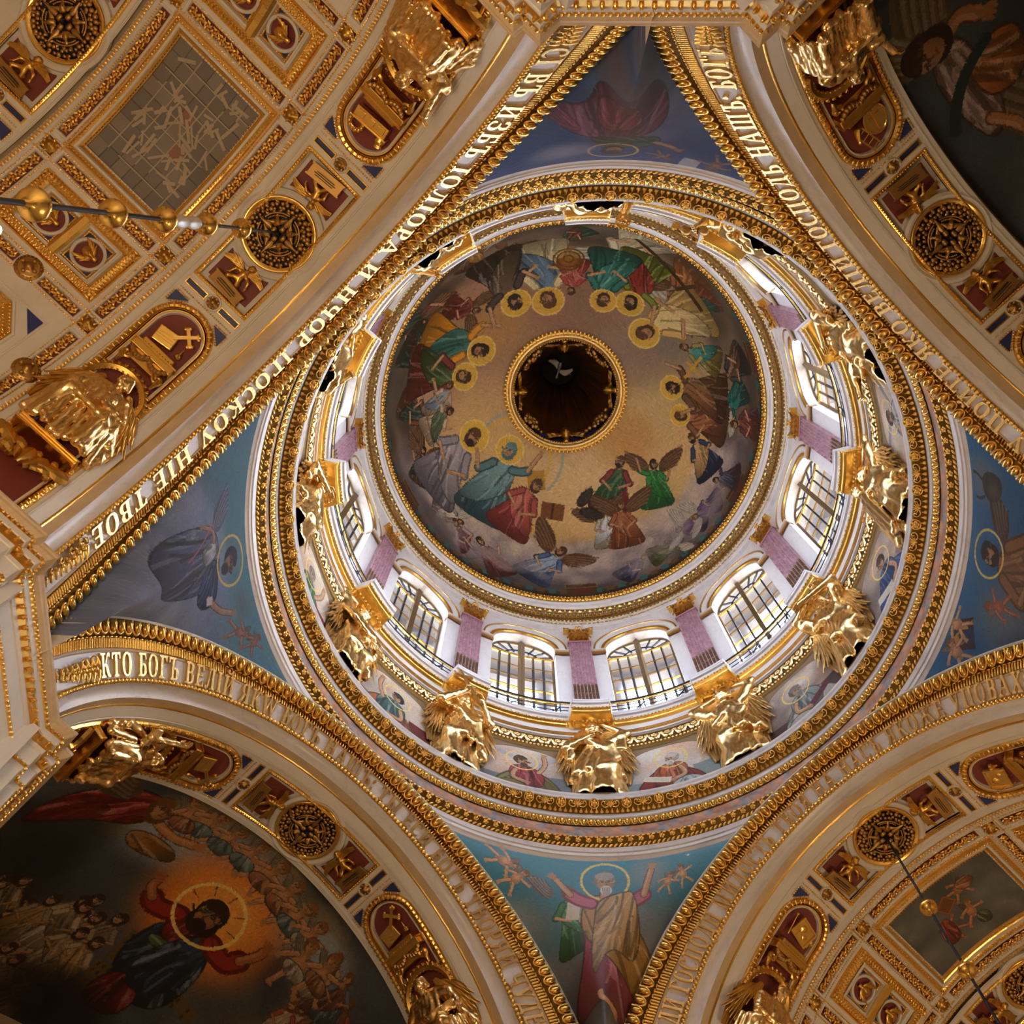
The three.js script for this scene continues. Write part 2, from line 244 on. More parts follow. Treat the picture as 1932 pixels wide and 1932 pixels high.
// ---------- pendentives ----------
const pendP = (k, t, v, lift = 0) => { // k = quarter 0..3 from the arm local frame of arm k towards the next; t across 0..1, v up 0..1
  const y = lerp(23.0, 32.26, v), solve = (yy) => { let a = 0, b = PI / 2; for (let i = 0; i < 40; i++) { const m = (a + b) / 2, q = EDGE.e0(cth(m)); if (HS + q[1] * Math.cos(m) > yy) a = m; else b = m; } return (a + b) / 2; };
  const th = solve(Math.min(y, HS + 9.53)), e = EDGE.e0(cth(th)), extra = .12 + .85 * Math.pow(v, 6), ax = e[0] + extra, ux = Math.min(ax - .02, e[1] * Math.sin(th));
  const fe = PI / 4 - Math.atan2(ux, ax), re = Math.hypot(ax, ux), rd = lerp(12.95, 10.93, Math.pow(v, .85)) + (1 - v) * .0, f = (t - .5) * 2;
  const r = lerp(rd, Math.max(re, lerp(re, rd, v * v)), f * f) - lift, a = PI / 4 + (fe < .002 ? .002 : PI / 4 - Math.atan2(ux, ax)) * f;
  const L = V(Math.sin(a) * r, y, Math.cos(a) * r), rot = k * PI / 2; // local: between +z (arm) and +x
  const off = v * v; return V(L.x * Math.cos(rot) + L.z * Math.sin(rot) + DX * off, y, -L.x * Math.sin(rot) + L.z * Math.cos(rot) + DZ * off);
};
const PEND = [['right', 0], ['bottom', 1], ['left', 2], ['top', 3]];  // quarter between arm ur-lr (k=0), lr-ll, ll-ul, ul-ur
for (const [n, k] of PEND) { const w = struct('wall_pendentive_' + n); mesh('plaster', gridGeo(36, 48, (u, v) => pendP(k, u, v), 6, 6), M.stucco, w); }
// ---------- drum ----------
const PILAZ = (k) => R(-43.2 + 30 * k), WINAZ = (k) => R(-58.2 + 30 * k);
const cyl = (r, y, a) => V(DX + r * Math.cos(a), y, DZ + r * Math.sin(a));
const WR = 10.6, WG = 11.1, WHALF = R(8.45), WSP = 49.35, WBOT = 42.0, WRISE = 1.62;
const winTop = (f) => WSP + WRISE * Math.sqrt(Math.max(0, 1 - f * f)); // f in -1..1 across the opening
{
  const w = struct('wall_drum');
  mesh('lower_drum', turn([[10.5, 34.7], [10.5, 38.85], [10.42, 38.9], [10.42, 39.9], [10.4, 39.9], [10.4, 40.72]], 180), M.stucco, w);
  mesh('gallery_floor', turn([[9.98, 41.32], [11.2, 41.34]], 180), M.white, w);
  const up = [];
  for (let k = 0; k < 12; k++) {
    const a0 = PILAZ(k), wa = WINAZ(k + 1); // wall strip round pilaster k, then the window bay k + 1
    const h0 = R(15) - WHALF;
    up.push(gridGeo(6, 1, (u, v) => cyl(WR, lerp(41.3, 52.6, v), a0 + lerp(-h0, h0, u)), 3, 6));
    up.push(gridGeo(20, 4, (u, v) => { const f = -Math.cos(u * PI); return cyl(WR, lerp(winTop(f), 52.6, v), wa + f * WHALF); }, 3, 1));
    up.push(gridGeo(8, 1, (u, v) => cyl(WR, lerp(41.3, WBOT, v), wa + (u * 2 - 1) * WHALF), 3, .4));
  }
  mesh('upper_drum', merge(up), M.white, w);
  const rev = [];
  for (let k = 0; k < 12; k++) {
    const wa = WINAZ(k);
    rev.push(gridGeo(24, 1, (u, v) => { const f = -Math.cos(u * PI); return cyl(lerp(WR, WG + .12, v), winTop(f), wa + f * WHALF * lerp(1, .965, v)); }, 4, .5));
    for (const s of [-1, 1]) rev.push(gridGeo(1, 1, (u, v) => cyl(lerp(WR, WG + .12, u), lerp(WBOT, WSP, v), wa + s * WHALF * lerp(1, .965, u)), .5, 6));
    rev.push(gridGeo(6, 1, (u, v) => cyl(lerp(WR, WG + .12, v), WBOT, wa + (u * 2 - 1) * WHALF), 3, .5));
  }
  mesh('window_reveals', merge(rev), M.white, w);
}
{ // bands under the gallery and the gallery edge with a projecting block over every statue
  const t = trim('gallery cornice above the gilded angels'), NB = 720;
  const rOut = (a) => { let d = 1e9; for (let k = 0; k < 12; k++) { const x = Math.abs(((a - PILAZ(k)) % (2 * PI) + 3 * PI) % (2 * PI) - PI); d = Math.min(d, x); } return d < R(4.9) ? -.62 : 0; };
  const prof = (list, keep) => merge(list.slice(0, -1).map((p, i) => gridGeo(NB, 1, (u, v) => { const a = u * 2 * PI, q = list[i + 1], o = keep ? 0 : rOut(a); return cyl(lerp(p[0], q[0], v) + (i === 0 && p[2] ? o * v : o), lerp(p[1], q[1], v), a); }, 60, .5)));
  part('foliage_frieze_bed', turn([[10.41, 38.86], [10.36, 38.95], [10.36, 39.8], [10.41, 39.9]], 180), M.goldBed, t);
  part('white_fascia', prof([[10.4, 39.92], [10.33, 39.95], [10.33, 40.05]], 1), M.white, t);
  part('white_fascia', prof([[10.33, 40.3], [10.33, 40.72]], 1), M.white, t);
  part('gold_strip', prof([[10.33, 40.05], [10.29, 40.07], [10.29, 40.14], [10.34, 40.16], [10.29, 40.2], [10.29, 40.28], [10.33, 40.3]], 1), M.goldPale, t);
  part('gold_cornice', prof([[10.33, 40.71, 1], [10.3, 40.72], [10.22, 40.76], [10.2, 40.84], [10.12, 40.9]]), M.gold, t);
  part('gallery_edge', prof([[10.12, 40.9], [10.08, 40.94], [10.06, 41.06], [9.98, 41.08], [9.97, 41.2], [9.95, 41.22], [9.95, 41.34], [10.7, 41.35]]), M.white, t);
  const fl = []; for (let i = 0; i < 240; i++) { const a = i / 240 * 2 * PI; fl.push(tf(U_.flower, [0, 0, 0], [0, 0, i], [.26, .26, .26]).applyMatrix4(ringM(10.36, 39.55, a))); fl.push(tf(U_.leaf, [0, 0, 0], [0, 0, i % 2 ? .8 : -.8], [.3, .34, .3]).applyMatrix4(ringM(10.36, 39.3, a + .013))); }
  stuff('foliage_row', merge(fl), M.goldPale, t);
  stuff('bead_row', rowRing(unitS(U_.bead, .13, .15, .13), 420, 10.36, 38.98, 0), M.goldPale, t);
  const bl = []; for (let i = 0; i < 420; i++) { const a = i / 420 * 2 * PI, o = rOut(a); bl.push(unitS(U_.bead, .11, .1, .1).applyMatrix4(ringM(10.12 + o, 40.93, a))); }
  stuff('bead_row', merge(bl), M.gold, t);
}
{ // entablature under the dome
  const t = trim('entablature at the foot of the painted dome');
  part('white_architrave', turn([[10.6, 52.3], [10.42, 52.34], [10.42, 52.52], [10.36, 52.54], [10.36, 52.7]], 200), M.white, t);
  part('white_fascia', turn([[10.36, 52.82], [10.3, 52.84], [10.3, 52.94]], 200), M.white, t);
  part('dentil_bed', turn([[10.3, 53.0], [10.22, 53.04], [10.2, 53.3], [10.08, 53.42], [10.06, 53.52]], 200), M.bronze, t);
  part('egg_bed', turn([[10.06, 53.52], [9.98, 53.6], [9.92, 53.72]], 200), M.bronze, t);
  part('white_corona', turn([[9.92, 53.72], [9.8, 53.8], [9.78, 54.1], [9.74, 54.16], [9.72, 54.28]], 200), M.white, t);
  part('palmette_bed', turn([[9.72, 54.28], [9.62, 54.46], [9.55, 54.66]], 200), M.goldSoft, t);
  stuff('bead_row', merge([rowRing(unitS(U_.bead, .13, .09, .1), 300, 10.36, 52.76, .2), rowRing(unitS(U_.bead, .13, .08, .1), 320, 10.29, 52.97, .2)]), M.gold, t);
  stuff('dentil_row', rowRing(box(.14, .2, .12), 300, 10.16, 53.24, .3), M.gold, t);
  stuff('dentil_row', rowRing(unitS(U_.leaf, .15, .16, .15), 300, 10.12, 53.4, .6), M.gold, t);
  stuff('egg_row', merge([rowRing(unitS(U_.egg, .2, .2, .25), 120, 9.98, 53.62, .5), rowRing(unitS(U_.leaf, .22, .2, .16), 120, 9.98, 53.62, .5, PI / 120, 2 * PI + PI / 120)]), M.gold, t);
  stuff('palmette_row', merge([rowRing(unitS(U_.flower, .24, .24, .24), 150, 9.63, 54.44, .5), rowRing(unitS(U_.bead, .1, .1, .1), 330, 9.56, 54.62, .5), rowRing(unitS(U_.leaf, .2, .22, .16), 150, 9.63, 54.42, .5, PI / 150, 2 * PI + PI / 150)]), M.gold, t);
}
// window surrounds, windows, panes
for (let k = 0; k < 12; k++) {
  const wa = WINAZ(k), P = (r, y, f) => cyl(r, y, wa + f * WHALF);
  const W = struct('window_' + (k + 1));
  const arc = (r, f0, f1, n = 24) => Array.from({ length: n + 1 }, (_, i) => { const a = PI * i / n, f = -Math.cos(a); return P(r, WSP + (WRISE + f1) * Math.sin(a), f * (1 + f0)); });
  const band = (rA, w0, h0, rB, w1, h1) => gridGeo(24, 1, (u, v) => { const a = PI * u, f = -Math.cos(a); return P(lerp(rA, rB, v), WSP + .12 + (WRISE + lerp(h0, h1, v)) * Math.sin(a), f * (1 + lerp(w0, w1, v))); });
  part('archivolt_gold', merge([band(10.58, 0, 0, 10.5, .03, .04), band(10.5, .03, .04, 10.5, .12, .2), band(10.5, .12, .2, 10.58, .14, .24)]), M.gold, W);
  part('archivolt_white', merge([band(10.56, .14, .24, 10.5, .18, .3), band(10.5, .18, .3, 10.46, .3, .55), band(10.44, .36, .72, 10.58, .4, .8)]), M.white, W);
  part('archivolt_gold', merge([band(10.46, .3, .55, 10.42, .31, .58), band(10.42, .31, .58, 10.44, .36, .72)]), M.goldPale, W);
  for (const s of [-1, 1]) { // impost: gold band on the jamb
    part('impost', gridGeo(4, 1, (u, v) => P(10.52, WSP - .35 + v * .42, s * lerp(.98, 1.42, u))), M.goldPale, W);
    part('impost', gridGeo(1, 1, (u, v) => P(lerp(10.52, WG, u), WSP - .35 + v * .42, s * .985)), M.goldPale, W);
    part('impost_ledge', merge([gridGeo(4, 1, (u, v) => P(lerp(10.46, 10.6, v), WSP + .07, s * lerp(.97, 1.44, u))), gridGeo(4, 1, (u, v) => P(10.46, WSP + .07 + v * .1, s * lerp(.97, 1.44, u)))]), M.white, W);
  }
  // bronze frame and bars
  const bar = (p, q, w) => { const d = q.clone().sub(p), L = d.length(), g = new THREE.BoxGeometry(w, L, w * .8), m = M4(); m.lookAt(p, q, V(0, 1, 0.001)); g.rotateX(PI / 2); g.applyMatrix4(m); const c = p.clone().add(q).multiplyScalar(.5); g.translate(c.x, c.y, c.z); return g; };
  part('mullion', bar(P(WG - .05, WBOT, 0), P(WG - .05, WSP + WRISE, 0), .26), M.bronze, W);
  part('frame', merge([tube(arc(WG, -.03, -.05), .07, 30, 5), bar(P(WG, WBOT, -.965), P(WG, WSP, -.965), .14), bar(P(WG, WBOT, .965), P(WG, WSP, .965), .14), bar(P(WG, WBOT, -.96), P(WG, WBOT, .96), .14)]), M.bronze, W);
  part('transom', tube([P(WG - .04, WSP, -.97), P(WG - .04, WSP, 0), P(WG - .04, WSP, .97)], .07, 16, 5), M.gold, W);
  const rows = [42.0, 43.25, 44.45, 45.65, 46.85, 48.05, WSP];
  for (const s of [-1, 1]) {
    for (const f of [.36, .66]) part('glazing_bar', bar(P(WG, WBOT, s * f), P(WG, WSP, s * f), .1), M.iron, W);
    for (let j = 1; j < 6; j++) part('glazing_bar', bar(P(WG, rows[j], s * .05), P(WG, rows[j], s * .96), .08), j === 3 ? M.gold : M.bronze, W);
    for (let j = 0; j < 6; j++) for (const [f0, f1] of [[.06, .36], [.36, .66], [.66, .96]]) part('pane', gridGeo(1, 1, (u, v) => P(WG + .01, lerp(rows[j], rows[j + 1], v), s * lerp(f0, f1, u))), M.glass, W);
    for (const a of [.32, .72, 1.12]) part('glazing_bar', bar(P(WG, WSP + .55 * Math.sin(a), s * .5 * Math.cos(a)), P(WG, WSP + (WRISE - .05) * Math.sin(a), s * .96 * Math.cos(a)), .08), M.iron, W);
    const an = [0, .32, .72, 1.12, PI / 2]; for (let j = 0; j < 4; j++) part('pane', gridGeo(4, 1, (u, v) => { const a = lerp(an[j], an[j + 1], u), q = lerp(.02, 1, v); return P(WG + .01, WSP + q * (WRISE - .04) * Math.sin(a), s * q * .96 * Math.cos(a)); }), M.glass, W);
  }
  part('glazing_bar', tube(Array.from({ length: 13 }, (_, i) => { const a = i / 12 * PI; return P(WG, WSP + .75 * Math.sin(a), -.5 * Math.cos(a)); }), .045, 24, 5), M.iron, W);
}
// dome shell, oculus, lantern
const DC = 55.37, DR = 9.575;
{
  const t = trim('gilded ring round the oculus of the dome'), y0 = 64.2;
  part('outer_leaf_bed', turnSmooth([[3.66, 64.23], [3.58, 64.1], [3.45, 64.08], [3.38, 64.16]], 96), M.gold, t);
  part('plain_band', turnSmooth([[3.38, 64.16], [3.36, 64.1], [3.24, 64.1], [3.2, 64.2], [3.12, 64.24]], 96), M.goldPale, t);
  part('inner_bead_bed', turnSmooth([[3.12, 64.24], [3.06, 64.28], [3.02, 64.4]], 96), M.gold, t);
  stuff('leaf_row', merge([rowRing(unitS(U_.leaf, .2, .24, .2), 90, 3.56, 64.1, 1.3), rowRing(unitS(U_.bead, .14, .12, .12), 110, 3.4, 64.13, 1.3), rowRing(unitS(U_.bead, .1, .1, .1), 130, 3.07, 64.27, 1.1)]), M.gold, t);
}

{ // peristyle outside the drum: its ceiling and columns show through the windows
  const w = struct('wall_peristyle'); mesh('terrace', turn([[11.2, 41.25], [16.5, 41.2]], 96), M.plain, w); mesh('peristyle_ceiling', turn([[11.2, 51.9], [13.3, 51.9]], 96), M.pinkStone, w);
  mesh('entablature', turn([[13.1, 51.9], [13.1, 51.3], [13.7, 51.3], [13.8, 52.3], [11.2, 52.8]], 96), M.pinkStone, w);
  for (let k = 0; k < 24; k++) { const c = mesh('column', new THREE.LatheGeometry([[.62, 0], [.62, .3], [.5, .45], [.47, 4], [.40, 9.2], [.46, 9.3], [.6, 9.9], [.62, 10]].map(([a, b]) => new THREE.Vector2(a, b)), 20), M.pinkStone, w); const a = R(-58.2 + 7.5 + 15 * k); c.position.set(DX + 13.4 * Math.cos(a), 41.25, DZ + 13.4 * Math.sin(a)); }
}
// ---------- modelling kit: solids from distance fields, meshed with surface nets ----------
function nets(f, lo, hi, cell) {
  const n = [0, 1, 2].map((i) => Math.max(2, Math.ceil((hi[i] - lo[i]) / cell)) + 1), [nx, ny, nz] = n, val = new Float32Array(nx * ny * nz), id = new Int32Array(nx * ny * nz).fill(-1), pos = [], idx = [];
  const at = (i, j, k) => (k * ny + j) * nx + i;
  const BS = 4, reach = BS * cell * .87 * 1.6; // blocks far from the surface are filled without looking closer
  for (let K = 0; K < nz; K += BS) for (let J = 0; J < ny; J += BS) for (let I = 0; I < nx; I += BS) {
    const h = (BS - 1) / 2, q = f(lo[0] + (I + h) * cell, lo[1] + (J + h) * cell, lo[2] + (K + h) * cell), far = Math.abs(q) > reach;
    for (let k = K; k < Math.min(nz, K + BS); k++) for (let j = J; j < Math.min(ny, J + BS); j++) for (let i = I; i < Math.min(nx, I + BS); i++) val[at(i, j, k)] = far ? q : f(lo[0] + i * cell, lo[1] + j * cell, lo[2] + k * cell);
  }
  for (let k = 0; k < nz - 1; k++) for (let j = 0; j < ny - 1; j++) for (let i = 0; i < nx - 1; i++) {
    let c = 0, x = 0, y = 0, z = 0; const o = [];
    for (let q = 0; q < 8; q++) o.push(val[at(i + (q & 1), j + (q >> 1 & 1), k + (q >> 2))]);
    for (const [a, b] of NE_) { const va = o[a], vb = o[b]; if ((va < 0) !== (vb < 0)) { const t = va / (va - vb); x += lerp(a & 1, b & 1, t); y += lerp(a >> 1 & 1, b >> 1 & 1, t); z += lerp(a >> 2, b >> 2, t); c++; } }
    if (c) { id[at(i, j, k)] = pos.length / 3; pos.push(lo[0] + (i + x / c) * cell, lo[1] + (j + y / c) * cell, lo[2] + (k + z / c) * cell); }
  }
  const quad = (a, b, c, d, flip) => { if (a < 0 || b < 0 || c < 0 || d < 0) return; flip ? idx.push(a, c, b, a, d, c) : idx.push(a, b, c, a, c, d); };
  for (let k = 1; k < nz - 1; k++) for (let j = 1; j < ny - 1; j++) for (let i = 1; i < nx - 1; i++) {
    const s = val[at(i, j, k)] < 0;
    if (s !== val[at(i + 1, j, k)] < 0) quad(id[at(i, j - 1, k - 1)], id[at(i, j, k - 1)], id[at(i, j, k)], id[at(i, j - 1, k)], !s);
    if (s !== val[at(i, j + 1, k)] < 0) quad(id[at(i - 1, j, k - 1)], id[at(i - 1, j, k)], id[at(i, j, k)], id[at(i, j, k - 1)], !s);
    if (s !== val[at(i, j, k + 1)] < 0) quad(id[at(i - 1, j - 1, k)], id[at(i, j - 1, k)], id[at(i, j, k)], id[at(i - 1, j, k)], !s);
  }
  const g = new THREE.BufferGeometry(); g.setAttribute('position', new THREE.Float32BufferAttribute(pos, 3)); g.setIndex(idx); g.computeVertexNormals(); return g;
}
const NE_ = [[0, 1], [2, 3], [4, 5], [6, 7], [0, 2], [1, 3], [4, 6], [5, 7], [0, 4], [1, 5], [2, 6], [3, 7]];
const smin = (a, b, k) => { const h = Math.max(k - Math.abs(a - b), 0) / k; return Math.min(a, b) - h * h * k * .25; };
// tapered capsule, flattened in z by fz
const capD = (x, y, z, c) => { const [ax, ay, az, bx, by, bz, r0, r1] = c, dx = bx - ax, dy = by - ay, dz = bz - az, t = clamp(((x - ax) * dx + (y - ay) * dy + (z - az) * dz) / (dx * dx + dy * dy + dz * dz + 1e-9), 0, 1); return Math.hypot(x - ax - dx * t, y - ay - dy * t, z - az - dz * t) - lerp(r0, r1, t); };
const capsField = (caps, k) => (x, y, z) => { let d = 9; for (const c of caps) { const q = capD(x, y, z, c); d = c[8] === 0 ? Math.min(d, q) : smin(d, q, c[8] ?? k); } return d; };
// a human head, chin to crown 1 high, at the origin, face towards +z
const headCaps = (h, [x, y, z], [yaw, pitch] = [0, 0], beard = 0, long = 1) => {
  const cy = Math.cos(yaw), sy = Math.sin(yaw), cp = Math.cos(pitch), sp = Math.sin(pitch), P = (a, b, c) => { const b2 = b * cp - c * sp, c2 = b * sp + c * cp; return [x + (a * cy + c2 * sy) * h, y + b2 * h, z + (-a * sy + c2 * cy) * h]; };
  const C = (a, b, r0, r1, k) => [...P(...a), ...P(...b), r0 * h, r1 * h, k * h];
  const l = [C([0, .12, -.04], [0, -.02, .02], .40, .36, .2), C([0, -.2, .12], [0, -.34, .16], .24, .15, .16), C([0, .06, .38], [0, -.12, .47], .045, .075, .06), C([-.16, .1, .34], [.16, .1, .34], .05, .05, .08), C([-.08, -.24, .34], [.08, -.24, .34], .05, .05, .06), C([0, -.4, -.02], [0, -.75, -.08], .2, .24, .15)];
  for (const s of [-1, 1]) { l.push(C([s * .17, -.08, .3], [s * .2, -.14, .28], .07, .06, .08)); l.push(C([s * .38, 0, 0], [s * .38, -.12, 0], .07, .05, .04)); }
  for (let i = 0; i < 9; i++) { const a = -.3 + i * .46, b = Math.cos(a) * .36, c = Math.sin(a); l.push(C([c * .32, .32 + .04 * (i % 2), b * .5 - .1], [c * .46, -.05 - .25 * long, b * .5 - .22], .15, .1, .08)); }
  if (beard) for (let i = -1; i <= 1; i++) l.push(C([i * .12, -.3, .3], [i * .08, -.62, .34], .12, .05, .1));
  return l;
};
// five bent fingers round the end of a forearm
const hand = (e, h, r) => { const E = V(...e), H = V(...h), d = H.clone().sub(E).normalize(), s = Math.abs(d.y) < .9 ? d.clone().cross(V(0, 1, 0)).normalize() : d.clone().cross(V(1, 0, 0)).normalize(), n = s.clone().cross(d), l = [], L = r * 3.4;
  l.push(cap([...H.clone().addScaledVector(d, -r)], [...H.clone().addScaledVector(d, r * 1.1)], r * .95, r * 1.05, 8));
  for (let i = 0; i < 4; i++) { const b = H.clone().addScaledVector(d, r * 1.5).addScaledVector(s, (i - 1.5) * r * .62), f = [.85, 1, .94, .72][i] * L * .52, m = b.clone().addScaledVector(d, f * .8).addScaledVector(n, -f * .35), t = m.clone().addScaledVector(d, f * .35).addScaledVector(n, -f * .6); l.push(cap([...b], [...m], r * .34, r * .3, 6), cap([...m], [...t], r * .3, r * .22, 6)); }
  const b = H.clone().addScaledVector(s, r * .85), m = b.clone().addScaledVector(s, r * .9).addScaledVector(d, r * .7); l.push(cap([...b], [...m], r * .38, r * .33, 6), cap([...m], [...m.clone().addScaledVector(d, r).addScaledVector(n, -r * .4)], r * .33, r * .25, 6)); return l; };
// cloth as strands hanging between two lines of points: deep separate folds
const strands = (A, B, n, r0, r1, jit = .012, k = .014) => { const at = (P, t) => { const f = t * (P.length - 1), i = Math.min(P.length - 2, f | 0), u = f - i; return P[i].map((v, j) => lerp(v, P[i + 1][j], u)); }; return Array.from({ length: n }, (_, i) => { const t = n > 1 ? i / (n - 1) : .5, a = at(A, t), b = at(B, clamp(t + rr(-.5, .5) / n, 0, 1)), z = rr(-jit, jit); b[2] += z; a[2] += z * .4; return [...a, ...b, r0 * rr(.8, 1.2), r1 * rr(.75, 1.3), k]; }); };
const ringPts = (y, rx, rz, a0, a1, n, z0 = 0) => Array.from({ length: n + 1 }, (_, i) => { const a = lerp(a0, a1, i / n); return [Math.sin(a) * rx, y, Math.cos(a) * rz + z0]; });
// robe: a fluted cone from the hem to the waist; returns a distance
const robeD = (x, y, z, y0, y1, r0, r1, n, amp, ph, fz = 1, swirl = 2) => { const t = clamp((y - y0) / (y1 - y0), 0, 1), a = Math.atan2(x, z / fz), hem = Math.pow(1 - t, 1.3), w = Math.sin(a * n + ph + t * swirl + 1.2 * Math.sin(a * 2 + ph)) * .6 + Math.sin(a * (n * 1.7 | 0) - ph * 2 - t * 1.5) * .4, r = lerp(r0, r1, Math.pow(t, .75)) + amp * w * (.25 + hem); return Math.max((Math.hypot(x, z / fz) - r) * .75, y0 - y, y - y1); };
// folds pressed into cloth: ripples across the direction (dx, dy)
const fold = (x, y, z, f, a) => Math.sin(x * f + Math.sin(y * f * .45 + z * 3) * 1.4) * a + Math.sin(x * f * 1.9 - y * f * .4 + 1.7) * a * .45;
// feathered wing as a curved blade, root at the origin, hanging along -y, spreading to +x; s mirrors
function wingGeo(L, W, s = 1, curl = .25, rows = 4) {
  const l = [];
  l.push(gridGeo(10, 16, (u, v) => { const w = W * Math.sin(Math.min(1, v * 1.3 + .22) * PI * .62) * (1 - .55 * v * v), x = u * w; return V(s * (x + .12 * W * Math.sin(v * 3)), .12 * L - v * L, -curl * W * u * u + .05 * W * (1 - v) + .02 * W * Math.cos(u * 24)); }));
  for (let j = 0; j < rows; j++) for (let i = 0; i < 6; i++) { const v = j / rows * .75, u = (i + .5) / 6, w = W * Math.sin(Math.min(1, v * 1.3 + .22) * PI * .62) * (1 - .55 * v * v); l.push(tf(U_.leaf, [s * (u * w + .12 * W * Math.sin(v * 3)), .06 * L - v * L - .05 * L * (i % 2), -curl * W * u * u + .06 * W], [0, 0, PI + s * (u - .3) * .5], [W * .26, L * .34, W * .2])); }
  return merge(l);
}
// ---------- ornament on the vaults: paths in (s across, d along), heights h ----------
const tess = (g, mx) => { g = clean(g); const p = g.attributes.position, out = [], st = []; const get = (i) => [p.getX(i), p.getY(i), p.getZ(i)];
  for (let i = 0; i < p.count; i += 3) st.push([get(i), get(i + 1), get(i + 2)]);
  while (st.length) { const t = st.pop(); let bi = -1, bl = mx; for (let e = 0; e < 3; e++) { const d = Math.abs(t[e][0] - t[(e + 1) % 3][0]); if (d > bl) { bl = d; bi = e; } } if (bi < 0) { for (const q of t) out.push(...q); continue; } const a = t[bi], b = t[(bi + 1) % 3], c = t[(bi + 2) % 3], m = a.map((x, i) => (x + b[i]) / 2); st.push([a, m, c], [m, b, c]); }
  const r = new THREE.BufferGeometry(); r.setAttribute('position', new THREE.Float32BufferAttribute(out, 3)); const uv = new Float32Array(out.length / 3 * 2); for (let i = 0; i < uv.length / 2; i++) { uv[i * 2] = out[i * 3]; uv[i * 2 + 1] = out[i * 3 + 1]; } r.setAttribute('uv', new THREE.BufferAttribute(uv, 2)); r.computeVertexNormals(); return r; };
const shapeOf = (pts) => { const s = new THREE.Shape(); pts.forEach((p, i) => i ? s.lineTo(...p) : s.moveTo(...p)); return s; };
const field = (pts, h, holes = []) => { const s = shapeOf(pts); for (const q of holes) { const p = new THREE.Path(); q.forEach((c, i) => i ? p.lineTo(...c) : p.moveTo(...c)); s.holes.push(p); } const g = new THREE.ShapeGeometry(s, 24); g.translate(0, 0, h); return tess(g, .5); };
const circ = (cx, cy, r, n = 48) => Array.from({ length: n }, (_, i) => [cx + r * Math.cos(i / n * 2 * PI), cy + r * Math.sin(i / n * 2 * PI)]);
const rect = (s0, s1, d0, d1) => [[s0, d0], [s1, d0], [s1, d1], [s0, d1]];
const dense = (pts, closed, mx) => { const o = [], n = pts.length; for (let i = 0; i < (closed ? n : n - 1); i++) { const a = pts[i], b = pts[(i + 1) % n], L = Math.hypot(b[0] - a[0], b[1] - a[1]), k = Math.max(1, Math.ceil(L / mx)); for (let j = 0; j < k; j++) o.push([lerp(a[0], b[0], j / k), lerp(a[1], b[1], j / k)]); } if (!closed) o.push(pts[n - 1]); return o; };
const miter = (pts, closed) => pts.map((p, i) => { const n = pts.length, a = closed || i > 0 ? pts[(i - 1 + n) % n] : null, b = closed || i < n - 1 ? pts[(i + 1) % n] : null, N = (u, v) => { const L = Math.hypot(v[0] - u[0], v[1] - u[1]) || 1; return [-(v[1] - u[1]) / L, (v[0] - u[0]) / L]; }; const n0 = a ? N(a, p) : N(p, b), n1 = b ? N(p, b) : n0, m = [n0[0] + n1[0], n0[1] + n1[1]], k = 2 / (m[0] * m[0] + m[1] * m[1] || 1); return [m[0] * k, m[1] * k]; });
// moulding along a path: profile [[offset to the left, h], ...]
function runPath(pts, prof, closed = true, mx = .5) { const q = dense(pts, closed, mx), m = miter(q, closed), n = q.length, l = []; for (let k = 0; k < prof.length - 1; k++) { const pos = [], idx = [], uv = [], nn = closed ? n : n - 1; for (let i = 0; i <= nn; i++) { const a = q[i % n], b = m[i % n]; for (const [o, h] of [prof[k], prof[k + 1]]) { pos.push(a[0] + b[0] * o, a[1] + b[1] * o, h); uv.push(i * mx, o); } } for (let i = 0; i < nn; i++) idx.push(i * 2, i * 2 + 2, i * 2 + 3, i * 2, i * 2 + 3, i * 2 + 1); const g = new THREE.BufferGeometry(); g.setAttribute('position', new THREE.Float32BufferAttribute(pos, 3)); g.setAttribute('uv', new THREE.Float32BufferAttribute(uv, 2)); g.setIndex(idx); g.computeVertexNormals(); l.push(g); } return merge(l); }
// carved units along a path
function rowPath(unit, pts, step, off, h, closed = true) { const n = pts.length, l = []; unit = clean(unit); for (let i = 0; i < (closed ? n : n - 1); i++) { const a = pts[i], b = pts[(i + 1) % n], L = Math.hypot(b[0] - a[0], b[1] - a[1]), k = Math.max(1, Math.round(L / step)), tx = (b[0] - a[0]) / L, ty = (b[1] - a[1]) / L; for (let j = 0; j < k; j++) { const t = (j + .5) / k; l.push(unit.clone().applyMatrix4(basis(V(tx, ty, 0), V(-ty, tx, 0), V(0, 0, 1), V(lerp(a[0], b[0], t) - ty * off, lerp(a[1], b[1], t) + tx * off, h)))); } } return mergeGeometries(l, false); }
const evenPath = (pts, step, closed = true) => { const q = closed ? [...pts, pts[0]] : pts, o = []; let acc = 0; for (let i = 0; i < q.length - 1; i++) { const a = q[i], b = q[i + 1], L = Math.hypot(b[0] - a[0], b[1] - a[1]); while (acc < L) { o.push([lerp(a[0], b[0], acc / L), lerp(a[1], b[1], acc / L)]); acc += step; } acc -= L; } return o; };
const toVault = (g, sg, sB, d0, sc = 1) => { g = clean(g); const p = g.attributes.position; for (let i = 0; i < p.count; i++) { const x = p.getX(i) * sc, y = p.getY(i) * sc; p.setXYZ(i, sg * (sB - y), d0 + sg * x, p.getZ(i) * sc); } return g; };
